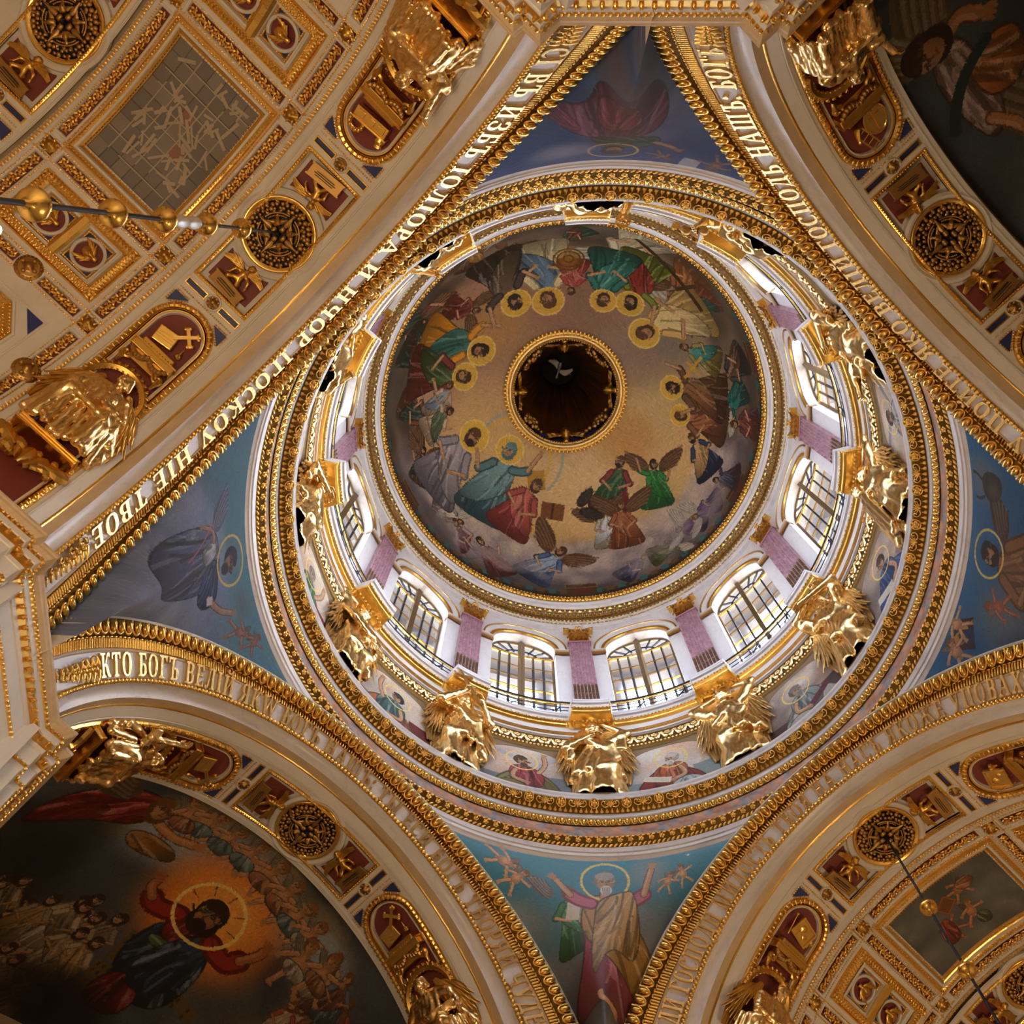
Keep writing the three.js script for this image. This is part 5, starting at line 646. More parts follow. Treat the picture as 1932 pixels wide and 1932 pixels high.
  for (const [p, q] of [[[[5, 18.2], [10, 18.5], [14, 17.9]], 1], [[[-5, 18.3], [-10, 18.6], [-14, 17.4]], 1]]) { const e = p.map(([a, b]) => [X(a), Y(b)]); x.lineCap = 'round'; x.lineWidth = 84; x.strokeStyle = '#5c110b'; curve(x, [e[0], e[1], [(e[1][0] + e[2][0]) / 2, (e[1][1] + e[2][1]) / 2]], false); x.stroke(); x.lineWidth = 50; x.strokeStyle = '#8e2014'; x.stroke(); limb(x, [[(e[1][0] + e[2][0]) / 2, (e[1][1] + e[2][1]) / 2], e[2], [e[2][0] + q, e[2][1] - 26]], 34, '#9a5a2c'); }
  face(x, X(-.2), Y(17.55), 64, { halo: 1, hair: '#2a170c', beard: '#2a170c', turn: -.15, long: 1, skin: '#97623a' }); x.strokeStyle = 'rgba(70,40,16,.9)'; x.lineWidth = 4; for (let i = 0; i < 9; i++) { const a = i / 9 * 2 * PI; x.beginPath(); x.moveTo(X(-.2) + Math.cos(a) * 84, Y(17.55) + Math.sin(a) * 84); x.lineTo(X(-.2) + Math.cos(a) * 122, Y(17.55) + Math.sin(a) * 122); x.stroke(); } blob(x, X(11), Y(23.6), 190, [8, 8, 8], .95, 1.6);
}, 'vault mural of a red-robed bearded man with spread arms before an orange sun disc');
vaultMural('ur', '#20282b', (x, X, Y, W, H) => {
  clouds(x, 140, () => [rnd() * W, rnd() * H], 90, 220, ['#2b363b', '#36434c', '#232c30', '#434846'], .5);
  wingP(x, X(-24), Y(15.1), 420, .1, '#6b5a44', 1); wingP(x, X(-25), Y(15.5), 520, 2.75, '#5b4a34', -1); wingP(x, X(-26), Y(15.3), 300, -.9, '#857458', 1);
  cloth(x, [[X(-27), Y(15)], [X(-20), Y(14.8)], [X(-12), Y(15)], [X(-6), Y(15.3)], [X(-9), Y(15.9)], [X(-16), Y(16.1)], [X(-24), Y(16)], [X(-28), Y(15.6)]], '#7a5a52', [X(-26), Y(15.4)], [X(-7), Y(15.5)], 60, 18); cloth(x, [[X(-22), Y(15.6)], [X(-12), Y(15.7)], [X(-12), Y(17)], [X(-22), Y(17.4)]], '#8a4f1c', [X(-20), Y(15.8)], [X(-14), Y(17)], 30, 14);
  limb(x, [[X(-10), Y(15.5)], [X(-7), Y(15.9)], [X(-5), Y(16)]], 34, '#8f623e'); limb(x, [[X(-27), Y(15.4)], [X(-30), Y(16)], [X(-27), Y(16.5)]], 44, '#8a5c38'); face(x, X(-28.2), Y(14.9), 60, { hair: '#2a1a10', turn: -.6, skin: '#8a5f3f', long: 1 }); x.strokeStyle = '#0d2224'; x.lineWidth = 34; x.beginPath(); x.moveTo(X(-22), Y(16.4)); x.quadraticCurveTo(X(-20), Y(15.2), X(-13), Y(14.6)); x.stroke();
  for (let i = 0; i < 16; i++) { seed(400 + i); const th = rr(-45, 45), d = rr(17.6, 22); person(x, X(th), Y(d + 2.2), X(th), Y(d), { robe: ['#5a3a2a', '#3a4a50', '#6a5a44', '#5a2420'][i % 4], mantle: ['#7a5a3a', '#2a3a30'][i % 2], wide: .34, skin: '#8a5f3f', face: { hair: '#22160e' } }); }
}, 'dark teal vault mural with a winged figure in pink robes seen upside down');
// --- square picture of the right vault, taped square of the left vault
{
  seed(77); const [c, x] = canvas(768, 546, '#4f5350'); clouds(x, 50, () => [rnd() * 768, rnd() * 546], 60, 150, ['#474b49', '#5f605a', '#3d4240', '#6a665c'], .5);
  putto(x, 470, 150, 150, 1.2, '#a06a44', '#4a3c30'); putto(x, 430, 330, 150, .3, '#a87450', '#54462f'); putto(x, 270, 340, 150, -.5, '#9c5c3c', '#4a3c30'); cloth(x, [[220, 270], [290, 250], [300, 420], [200, 450], [170, 380]], '#8c2c18', [250, 260], [230, 440], 16, 10); cloth(x, [[440, 110], [560, 80], [600, 150], [500, 190]], '#9a6038', [450, 120], [580, 140], 14, 8); cloth(x, [[430, 360], [520, 380], [500, 470], [420, 450]], '#4b4f38', [440, 370], [480, 460], 12, 8); x.save(); x.translate(340, 190); x.rotate(-.5); x.fillStyle = '#6a3c1c'; x.fillRect(-60, -48, 120, 96); x.strokeStyle = '#8a5a26'; x.lineWidth = 8; x.strokeRect(-52, -40, 104, 80); x.restore(); brush(x, 768, 546, 9000, 9, .14);
  const o = mesh('vault_picture', bend(gridGeo(14, 4, (u, v) => V(lerp(1.92, -1.92, u), lerp(17.69, 14.95, v), -.06))), paintMat(c, .55)); o.rotation.y = ARMS.lr; o.position.y = HS + RV; o.userData = { label: 'square vault picture of cherubs flying with a panel on a grey-green ground', category: 'painting' };
}
{
  const t = thing('taped_panel', 'square grey vault panel faced with taped paper sheets', 'panel'); t.rotation.y = ARMS.ul; t.position.y = HS + RV; seed(78);
  const paper = ['#77706a', '#6f6963', '#807870', '#736c68'].map((c) => std({ color: c, roughness: .8 })), tape = std({ color: '#a3957f', roughness: .7 }), rosy = std({ color: '#8a6458', roughness: .8 });
  part('ground', bend(field(rect(-1.93, 1.93, 14.94, 17.7), -.075)), std({ color: '#5c554f', roughness: .8 }), t);
  const nx = 9, ny = 7; for (let i = 0; i < nx; i++) for (let j = 0; j < ny; j++) { const s = -1.9 + (i + .5) * 3.8 / nx, d = 14.97 + (j + .5) * 2.7 / ny, g = box(3.8 / nx - .025, 2.7 / ny - .025, .008, [s + rr(-.01, .01), d, -.068 + rr(0, .006)], [0, 0, rr(-.012, .012)]); part('paper_sheet', bend(tess(g, .3)), (i === 5 && j === 3) || (i === 3 && j === 2) ? rosy : paper[rnd() * 4 | 0], t); }
  const tp = (s, d, L, a, w = .06) => part('tape_strip', bend(tess(box(L, w, .006, [s, d, -.056 + rr(0, .006)], [0, 0, a]), .3)), tape, t);
  for (let i = 1; i < nx; i++) tp(-1.9 + i * 3.8 / nx + rr(-.04, .04), 16.3 + rr(-.5, .5), rr(1.2, 2.4), PI / 2, .035); for (let j = 1; j < ny; j++) tp(rr(-.5, .5), 14.97 + j * 2.7 / ny, rr(1.8, 3.4), 0, .035);
  for (let i = 0; i < 60; i++) tp(clamp(rr(-1.2, 1.9), -1.6, 1.6), rr(15.2, 17.3), rr(.2, .6), rr(0, 3.2), rr(.05, .1));
}
// lantern inside the oculus
{
  seed(79); const [c, x] = canvas(1024, 512, '#5a3410'); for (let i = 0; i < 200; i++) { const u = rnd() * 1024; x.strokeStyle = ['#2c1606', '#7a4a12', '#54300c', '#8f5c1c'][i % 4]; x.globalAlpha = .6; x.lineWidth = rr(2, 12); x.beginPath(); x.moveTo(u, rr(0, 160)); x.lineTo(u + rr(-8, 8), rr(260, 520)); x.stroke(); } x.globalAlpha = 1; clouds(x, 40, () => [rnd() * 1024, rr(0, 180)], 40, 90, ['#7a4a12', '#5f370c'], .5);
  const w = struct('ceiling_lantern'); mesh('lantern_drum', turn([[3.02, 64.38], [3.1, 64.9], [3.0, 65.1]], 64), M.blue, w);
  mesh('sunburst_cone', gridGeo(64, 4, (u, v) => { const r = lerp(1.2, 3.0, Math.pow(v, .85)); return cyl(r, lerp(75.6, 65.1, v), u * 2 * PI); }).translate(0, 0, 0), paintMat((() => c)(), .5), w);
  mesh('lantern_cap', turn([[1.22, 75.5], [1.22, 76.6], [.02, 76.7]], 48), M.dark, w);
  const d = thing('dove', 'small silver dove with spread wings in the dark top of the lantern', 'dove'); d.position.set(DX, 75.9, DZ); d.rotation.y = R(-30);
  part('body', tf(nets(capsField([[0, 0, -.3, 0, 0, .25, .06, .15], [0, 0, .25, 0, -.06, .42, .12, .09], [0, 0, -.3, 0, .02, -.62, .05, .14]], .12), [-.4, -.4, -.9], [.4, .4, .7], .05)), M.silver, d);
  for (const s of [-1, 1]) part('wing', tf(wingGeo(.95, .45, 1, .05), [s * .1, 0, .1], [-PI / 2, 0, 0]).rotateY(s * (1.15)), M.silver, d);
  for (let k = 0; k < 4; k++) { // winged heads and fruit on the lantern ring
    const a = R(-43 + 90 * k), h = thing('winged_head', 'gilt winged child head on the lantern ring, ' + ['nearest the picture bottom', 'right', 'top', 'left'][k], 'relief', 'winged heads on the lantern ring'); ringM(2.8, 64.9, a, .5, 1.5).decompose(h.position, h.quaternion, h.scale);
    part('head', tf(cherubHead, [0, .05, .12], [0, 0, 0], .55), M.goldSoft, h); for (const s of [-1, 1]) part('wing', tf(wingGeo(.75, .34, s, .1, 3), [s * .2, -.05, .05], [0, 0, s * 1.25]), M.goldSoft, h);
    const f = mesh('fruit_garland', merge(Array.from({ length: 26 }, (_, i) => ball(rr(.07, .13), [rr(-.62, .62), rr(-.18, .2), .05 + rr(0, .1)], 1, 7))), M.goldDark); f.userData = { label: 'bunch of gilt fruit on the lantern ring, ' + ['lower right', 'upper right', 'upper left', 'lower left'][k], category: 'garland', group: 'fruit garlands on the lantern ring' }; ringM(2.86, 64.85, a + PI / 4, .5, 1.4).decompose(f.position, f.quaternion, f.scale);
  }
}
// ---------- gilded angels round the drum ----------
function angelGeo(o) {
  seed(600 + o.ph * 10 | 0); const sw = (o.sw ?? 1) * .35, hp = [o.hx ?? 0, .905, .05];
  const caps = [[0, .5, -.01, 0, .72, .0, .088, .098], [-.11, .762, 0, .11, .762, 0, .048, .048], [0, .79, 0, 0, .87, .02, .034, .03], [0, .3, -.02, 0, .55, -.01, .12, .09]], extra = [];
  caps.push(...strands(ringPts(.56, .088, .075, -2.2, 2.2, 10), ringPts(.0, .175, .12, -2.3 + sw, 2.3 + sw, 10), 15, .026, .036, .022)); // skirt
  caps.push(...strands(ringPts(.765, .1, .05, -1.3, 1.3, 6), ringPts(.55, .092, .085, -1.5, 1.5, 6), 9, .022, .02, .006)); // bodice
  if (o.over) caps.push(...strands(ringPts(.6, .1, .09, -1.9, 1.9, 8), ringPts(.27, .175, .135, -1.9 - sw, 1.9 - sw, 8), 11, .026, .032, .02)); else caps.push(...strands([[-.1, .54, .06], [.02, .56, .1], [.1, .55, .05]], [[-.02 * o.ph, .3, .12], [.12, .26, .14], [.19, .2, .06]], 6, .028, .034, .02));
  if (o.veil) { caps.push([hp[0], .955, -.02, hp[0], .8, -.05, .055, .085]); caps.push(...strands([[-.06, .95, .02], [.06, .95, .02]].map((p) => p), [[-.1, .74, .02], [.1, .74, .02]], 2, .025, .03)); }
  for (const a of o.arms) { const [s, e, h] = a; caps.push([...s, ...e, .042, .035, .02], [...e, ...h, .035, .023, .02], [...s, ...s.map((v, i) => lerp(v, e[i], .55)), .052, .056, .02]); extra.push(...hand(e, h, .024)); if (o.drop) { const m0 = s.map((v, i) => lerp(v, e[i], .35)), m1 = s.map((v, i) => lerp(v, e[i], .7)); caps.push(...strands([m0, m1], [[m0[0], m0[1] - .14, m0[2] + .01], [m1[0], m1[1] - .18, m1[2]]], 4, .03, .024, .012)); } }
  const q = o.swag ?? [[-.11, .75, .06], [-.02, .66, .11], [.09, .56, .11], [.13, .45, .07]]; for (const d of [-.022, 0, .024]) for (let i = 0; i < q.length - 1; i++) caps.push([q[i][0] + d, q[i][1] + d, q[i][2], q[i + 1][0] + d, q[i + 1][1] + d, q[i + 1][2], .024, .026, .012]);
  const k = o.knee ?? 1; caps.push([k * .05, .47, .04, k * .085, .27, .11, .06, .055, .04], [k * .085, .27, .11, k * .07, .05, .09, .05, .035, .04]);
  if (o.second) { caps.push([-.13, .55, .05, -.13, .75, .04, .06, .07], [-.13, .78, .05, -.11, .84, .07, .03, .03]); caps.push(...strands([[-.2, .72, .06], [-.1, .74, .1]], [[-.27, .15, .04], [-.12, .12, .12]], 6, .028, .036, .02)); extra.push(nets(capsField(headCaps(.12, [-.11, .875, .1], [.4, .1], 0, 1), .02), [-.22, .76, 0], [0, .97, .2], .0058)); }
  extra.push(nets(capsField(headCaps(.132, hp, o.head ?? [0, .15], 0, o.veil ? 1.5 : .9), .02), [hp[0] - .12, .78, -.08], [hp[0] + .12, 1.01, .18], .0058));
  const f0 = capsField(caps, .03), f = (x, y, z) => f0(x, y, z) + (y < .77 ? fold(x + z * .6, y, z, 90, .0022) : 0);
  return merge([nets(f, [-.36, -.03, -.16], [.36, 1.1, .3], .0105), ...extra]);
}
const A3 = (s, e, h) => [s, e, h], SL = [-.135, .765, .01], SR = [.135, .765, .01];
const ANG = [
  { arms: [A3(SL, [-.21, .62, .06], [-.03, .67, .14]), A3(SR, [.25, .86, .03], [.1, .985, .04])], head: [.35, .35], ph: 0, over: 1, drop: 1, veil: 1, text: 'leaning head veiled, one arm raised to the bracket' },
  { arms: [A3(SL, [-.25, .9, .03], [-.06, .955, .02]), A3(SR, [.25, .92, .03], [.07, 1.02, .02])], head: [-.2, -.1], ph: 1.2, knee: -1, sw: -2, swag: [[-.1, .52, .1], [0, .56, .13], [.1, .5, .1]], text: 'both bare arms folded over its head' },
  { arms: [A3(SL, [-.2, .9, .14], [.07, .93, .17]), A3(SR, [.22, .84, .13], [-.04, .9, .2])], head: [0, .5], ph: 2.1, text: 'forearms crossed before its face and scrolled hem' },
  { arms: [A3(SL, [-.3, .8, .02], [-.35, .98, .02]), A3(SR, [.25, .94, .03], [.08, 1.0, .02])], head: [-.3, -.05], ph: .6, second: 1, text: 'two heads, a second smaller angel at its side' },
  { arms: [A3(SL, [-.27, .7, .1], [-.33, .55, .16]), A3(SR, [.22, .86, .1], [.0, .97, .12])], head: [.2, .4], ph: 3, drop: 1, text: 'seen from below with one hand stretched out past the cornice' },
  { arms: [A3(SL, [-.2, .9, .05], [.02, .99, .04]), A3(SR, [.24, .63, .1], [.3, .5, .18])], head: [.1, .3], ph: 4, knee: -1, text: 'mostly hidden, two small round orbs below its hand' },
  { arms: [A3(SL, [-.24, .7, .1], [-.2, .6, .2]), A3(SR, [.2, .85, .1], [.05, .96, .1])], head: [0, .2], ph: 5, text: 'only head and hands above the cornice edge' },
  { arms: [A3(SL, [-.24, .9, .03], [-.05, .97, .03]), A3(SR, [.24, .66, .1], [.14, .56, .2])], head: [.2, .2], ph: 5.5, text: 'seen from beneath with a starry crown of rays' },
  { arms: [A3(SL, [-.26, .88, .04], [-.1, 1.0, .03]), A3(SR, [.25, .7, .08], [.1, .62, .17])], head: [.3, .25], ph: .3, knee: -1, text: 'bright white in the light below the left windows' },
  { arms: [A3(SL, [-.22, .64, .1], [-.05, .7, .16]), A3(SR, [.25, .85, .03], [.09, .98, .04])], head: [-.2, .3], ph: 1.7, over: 1, drop: 1, text: 'narrow and turned sideways beside the blue-shadowed left windows' },
  { arms: [A3(SL, [-.22, .92, .02], [-.04, 1.0, .02]), A3(SR, [.23, .62, .08], [.14, .5, .14])], head: [.15, .1], ph: 2.6, veil: 1, drop: 1, swag: [[-.15, .7, .05], [-.1, .56, .13], [.05, .52, .15], [.16, .56, .08]], text: 'long hair, broad sash across the body and one arm raised' },
  { arms: [A3(SL, [-.2, .66, .12], [-.04, .84, .18]), A3(SR, [.2, .62, .12], [.1, .72, .2])], head: [.1, .25], ph: 3.6, veil: 1, knee: -1, cross: 1, text: 'holding a plain cross slantwise before its veiled head' },
];
const AH = 5.75, wingL = [wingGeo(.68, .2, -1, .1, 5), wingGeo(.68, .2, 1, .1, 5)], brk = merge([tf(new RoundedBoxGeometry(.32, .035, .2, 2, .012), [0, 1.035, .02]), tf(new RoundedBoxGeometry(.28, .03, .16, 2, .012), [0, 1.003, .0]), ...Array.from({ length: 9 }, (_, i) => ball(.02, [-.128 + i * .032, 1.004, .082], [1, 1.1, 1], 7)), ...[-1, 1].map((s) => tf(new THREE.CylinderGeometry(.028, .028, .16, 12), [s * .15, 1.0, 0], [PI / 2, 0, 0]))]), plG = new RoundedBoxGeometry(.31, .022, .14, 2, .004);
ANG.forEach((o, k) => {
  const t = thing('angel_statue', 'gilded angel statue, ' + o.text, 'statue', 'gilded angels round the drum'); ringM(10.38, 34.98, PILAZ(k), 0, [AH * .92, AH, AH * .8]).decompose(t.position, t.quaternion, t.scale);
  part('figure', angelGeo(o), M.goldPale, t);
  [-1, 1].forEach((s, i) => { const w = part('wing', wingL[i], M.goldPale, t); w.position.set(s * .09, .8, .0); w.rotation.z = s * .1; w.rotation.y = -s * .2; w.scale.set(.8, 1, 1); });
  part('bracket', brk, M.gold, t); const p = part('plinth', plG, M.white, t); p.position.set(0, -.012, .022); p.userData.label = 'white plinth slab';
  if (o.cross) { const c = part('cross', merge([box(.022, .42, .016), box(.16, .022, .016, [0, .13, 0])]), M.goldDark, t); c.position.set(-.02, .86, .22); c.rotation.z = .5; }
  if (k === 5) for (const s of [-1, 1]) { const b = part('orb', ball(.035, [0, 0, 0], 1, 16), M.goldDark, t); b.position.set(.3 + s * .05, .49, .2 + s * .03); }
  if (k === 6) { const b = part('disc', merge([tf(new THREE.CylinderGeometry(.05, .05, .03, 24), [0, 0, 0], [0, 0, 0]), cap([0, -.02, 0], [0, -.2, 0], .012, .008)]), M.gold, t); b.position.set(-.2, .6, .22); }
  if (k === 7) { const b = part('ray_crown', merge(Array.from({ length: 16 }, (_, i) => tf(new THREE.ConeGeometry(.012, .14, 4), [Math.sin(i / 16 * 6.28) * .1, .03, Math.cos(i / 16 * 6.28) * .1], [Math.cos(i / 16 * 6.28) * 1.2, 0, -Math.sin(i / 16 * 6.28) * 1.2]))), M.gold, t); b.position.set(0, .99, .04); }
});
{ // gold strips framing the panels behind the angels
  const t = trim('gold strips beside the gilded angels'), bd = [], fl = [];
  for (let k = 0; k < 12; k++) for (const s of [-1, 1]) { const a = PILAZ(k) + s * R(4.75), b = PILAZ(k) + s * R(3.7); for (const q of [0, .9]) { const aa = a + s * R(q * .55); for (let i = 0; i < 40; i++) bd.push(unitS(U_.bead, .09, .09, .08).applyMatrix4(ringM(10.42, 34.95 + i * .098, aa))); } for (let i = 0; i < 14; i++) fl.push(tf(U_.flower, [0, 0, 0], [0, 0, i], [.24, .26, .2]).applyMatrix4(ringM(10.42, 35.05 + i * .28, b))); part('gold_strip', gridGeo(2, 1, (u, v) => cyl(10.45, lerp(34.8, 38.86, v), a + R((u - .5) * 1.3)), 1, 4), M.goldSoft, t); part('gold_strip', gridGeo(2, 1, (u, v) => cyl(10.46, lerp(34.8, 38.86, v), b + R((u - .5) * 1.1)), 1, 4), M.goldSoft, t); }
  stuff('bead_row', merge(bd), M.goldPale, t); stuff('flower_row', merge(fl), M.goldPale, t);
}
// ---------- fluted pilasters with gilt capitals ----------
{
  const flute = (w, y0, y1, n, dep) => gridGeo(n * 6, 1, (u, v) => { const q = (u * n) % 1, z = -dep * Math.sin(Math.min(1, Math.max(0, (q - .12) / .76)) * PI); return V(lerp(-w / 2, w / 2, u) * lerp(1.06, 1, v), lerp(y0, y1, v), .24 + z); }, w, y1 - y0);
  const shaft = merge([flute(1.05, 41.35, 50.3, 7, .07), ...[-1, 1].map((s) => gridGeo(1, 1, (u, v) => V(s * .525 * lerp(1.06, 1, v), lerp(41.35, 50.3, v), .24 * u), .25, 9)), box(1.12, .09, .3, [0, 50.34, .12]), box(1.16, .07, .3, [0, 50.26, .12])]);
  const tips = []; for (let i = 0; i < 7; i++) for (const y of [42.4, 43.3, 44.2, 45.1]) { const x = (i - 3) * .151 * 1.05; tips.push(box(.1, .68, .05, [x, y - .42, .225]), ball(.06, [x, y, .24], [1, 1.3, .8], 7)); }
  const cp = []; for (const [row, n, y, h, z] of [[0, 5, 50.45, .55, .28], [1, 4, 50.85, .6, .33]]) for (let i = 0; i < n; i++) cp.push(tf(U_.leaf, [(i - (n - 1) / 2) * .24, y + h / 2, z], [-.25, 0, 0], [.34, h * 1.1, .45])); for (const s of [-1, 1]) { cp.push(tube(Array.from({ length: 12 }, (_, i) => V(s * (.58 - .16 * Math.cos(i * .55) * (1 - i / 14)), 51.62 + .16 * Math.sin(i * .55) * (1 - i / 14), .34 + .01 * i)), .05, 24, 6)); cp.push(tube(Array.from({ length: 9 }, (_, i) => V(s * (.13 - .09 * Math.cos(i * .6) * (1 - i / 11)), 51.6 + .1 * Math.sin(i * .6) * (1 - i / 11), .36)), .035, 16, 6)); cp.push(tf(U_.leaf, [s * .42, 51.3, .34], [0, 0, -s * .5], [.3, .6, .4])); }
  cp.push(tf(U_.flower, [0, 51.85, .4], [0, 0, 0], .3), gridGeo(12, 1, (u, v) => V((u - .5) * 1.5, 51.78 + v * .16, .38 - .12 * Math.sin(u * PI)), 1, 1), gridGeo(12, 1, (u, v) => V((u - .5) * 1.5, 51.78, lerp(0, .38 - .12 * Math.sin(u * PI), v)), 1, 1), box(1.0, 1.35, .2, [0, 51.1, .1]));
  const capG = merge(cp), tipG = merge(tips), sides = ['below the oculus, in front of the photographer', 'right of the lowest one', 'on the lower right', 'on the right', 'on the upper right', 'mostly hidden at the upper right', 'hidden at the top', 'hidden at the upper left', 'on the upper left', 'on the left', 'on the lower left', 'left of the lowest one'];
  for (let k = 0; k < 12; k++) { const t = thing('pilaster', 'fluted purple pilaster with gilt capital, ' + sides[k], 'pilaster', 'purple pilasters between the drum windows'); ringM(10.6, 0, PILAZ(k)).decompose(t.position, t.quaternion, t.scale); part('shaft', shaft, M.porph, t); stuff('gilt_reeding', tipG, M.bronze, t); part('capital', capG, M.gold, t); }
}
{ // gallery railing
  const t = thing('gallery_railing', 'thin black iron railing with brass rail round the drum gallery', 'railing'); t.position.set(DX, 41.35, DZ); const post = merge([box(.05, 1.05, .05, [0, .52, 0]), box(.04, .6, .04, [.22, .3, 0], [0, 0, .7])]), a4 = (a, y) => V(10.02 * Math.cos(a), y, 10.02 * Math.sin(a));
  const rg = (y, r) => tube(Array.from({ length: 96 }, (_, i) => a4(i / 96 * 2 * PI, y)), r, 288, 6, true); part('handrail', rg(1.05, .055), M.iron, t); part('brass_rail', rg(.93, .03), M.gold, t); part('wire', rg(.62, .02), M.iron, t); part('wire', rg(.3, .02), M.iron, t);
  for (let i = 0; i < 36; i++) { const a = R(-50.2 + i * 10) , p = part('post', post, M.iron, t); p.position.copy(a4(a, 0)); p.rotation.y = -a + PI / 2; }
  for (let k = 0; k < 12; k++) { const f = thing('floodlight', 'small black floodlight on the gallery floor by the railing', 'lamp', 'floodlights along the gallery'); ringM(10.3, 41.36, PILAZ(k) + R(9)).decompose(f.position, f.quaternion, f.scale); part('housing', new RoundedBoxGeometry(.24, .26, .2, 2, .03).translate(0, .3, 0), M.dark, f); part('bracket', merge([box(.03, .3, .03, [-.13, .15, 0]), box(.03, .3, .03, [.13, .15, 0]), box(.3, .03, .12, [0, .015, 0])]), M.iron, f); }
}
// ---------- medallions, cherubs, seated figures on the arch soffits ----------
seed(501);
const medG = (() => {
  const L = (p, n = 64) => new THREE.LatheGeometry(p.map(([r, h]) => new THREE.Vector2(r, h)), n).rotateX(PI / 2);
  const fruit = []; for (let i = 0; i < 74; i++) { const a = i / 74 * 2 * PI + rr(-.03, .03), r = .74 + (i % 2 ? .055 : -.055) + rr(-.02, .02); fruit.push(ball(rr(.045, .075), [Math.cos(a) * r, Math.sin(a) * r, .03 + rr(0, .06)], [1, 1, .8], 8)); } for (let i = 0; i < 40; i++) { const a = i / 40 * 2 * PI, r = i % 2 ? .85 : .63; fruit.push(tf(U_.leaf, [Math.cos(a) * r, Math.sin(a) * r, .0], [0, 0, a - PI / 2 + rr(-.5, .5)], [.14, .17, .14])); }
  const arcs = []; for (let k = 0; k < 4; k++) { const a0 = k * PI / 2 + PI / 4; arcs.push(tube(Array.from({ length: 14 }, (_, i) => { const a = a0 - .62 + i / 13 * 1.24; return V(Math.cos(a) * .56, Math.sin(a) * .56, .07); }), .026, 24, 6)); for (let i = 0; i < 12; i++) { const a = a0 - .5 + i / 11; arcs.push(ball(.032, [Math.cos(a) * .49, Math.sin(a) * .49, .05], 1, 6)); } arcs.push(tf(U_.leaf, [Math.cos(a0 + PI / 4) * .45, Math.sin(a0 + PI / 4) * .45, .05], [0, 0, a0 - PI / 4], [.2, .4, .2])); }
  const shell = []; for (let k = 0; k < 4; k++) { const a = k * PI / 2 + PI / 4; shell.push(tf(cherubHead, [Math.cos(a) * .33, Math.sin(a) * .33, .06], [0, 0, a + PI / 2], .24)); for (const s of [-1, 1]) shell.push(tf(U_.leaf, [Math.cos(a + s * .42) * .36, Math.sin(a + s * .42) * .36, .05], [0, 0, a - PI / 2 + s * 1.3], [.16, .26, .16])); const b = k * PI / 2; shell.push(ball(.1, [Math.cos(b) * .16, Math.sin(b) * .16, .05], [1.1, .8, .8], 10)); }
  return { rim: L([[.84, -.1], [.86, .0], [.89, .04], [.95, .05], [.985, .08], [1.01, .05], [1.02, -.06]], 80), dish: L([[.001, -.1], [.5, -.1], [.8, -.07], [.86, -.02]], 48), fruit: merge(fruit), arcs: merge(arcs), heads: merge(shell), hook: merge([cap([0, 0, .02], [0, 0, .16], .05, .035, 10), tf(new THREE.TorusGeometry(.06, .02, 8, 16), [0, 0, .18], [PI / 2, 0, 0])]) };
})();
for (const k in medG) medG[k] = flatOn(medG[k]);
const puttoG = (() => { const caps = [[0, .3, .06, 0, .5, .08, .1, .115], [0, .56, .08, 0, .62, .1, .04, .04], ...headCaps(.24, [0, .74, .12], [.2, .2], 0, .4), [-.07, .28, .08, -.2, .14, .14, .075, .06], [-.2, .14, .14, -.12, -.03, .1, .055, .04], [.07, .28, .08, .17, .1, .12, .075, .06], [.17, .1, .12, .24, -.06, .1, .055, .04], [-.11, .5, .1, -.24, .42, .13, .05, .042], [-.24, .42, .13, -.26, .26, .15, .04, .03], [.11, .5, .1, .26, .46, .13, .05, .042], [.26, .46, .13, .34, .34, .15, .04, .03], [-.16, .26, .05, .18, .22, .06, .05, .04]]; return merge([nets(capsField(caps, .05), [-.42, -.14, -.1], [.48, 1, .36], .02), ...hand([-.24, .42, .13], [-.26, .26, .15], .03), ...hand([.26, .46, .13], [.34, .34, .15], .03)]); })();
const tabletG = (() => { const l = [new RoundedBoxGeometry(.95, .34, .09, 2, .015), box(.99, .05, .11, [0, .17, 0]), box(.99, .05, .11, [0, -.17, 0])]; return merge(l); })();
const place3 = (name, label, cat, grp, arm, th, d) => onVault(thing(name, label, cat, grp), arm, th, d);
const bandName = { ul0: 'upper left arch', ul1: 'top left picture corner', lr0: 'lower right arch', lr1: 'bottom right picture corner', ur0: 'upper right arch', ll0: 'lower left arch' };
const bands = [['ul', 0], ['ul', 1], ['lr', 0], ['lr', 1], ['ur', 0], ['ll', 0]];
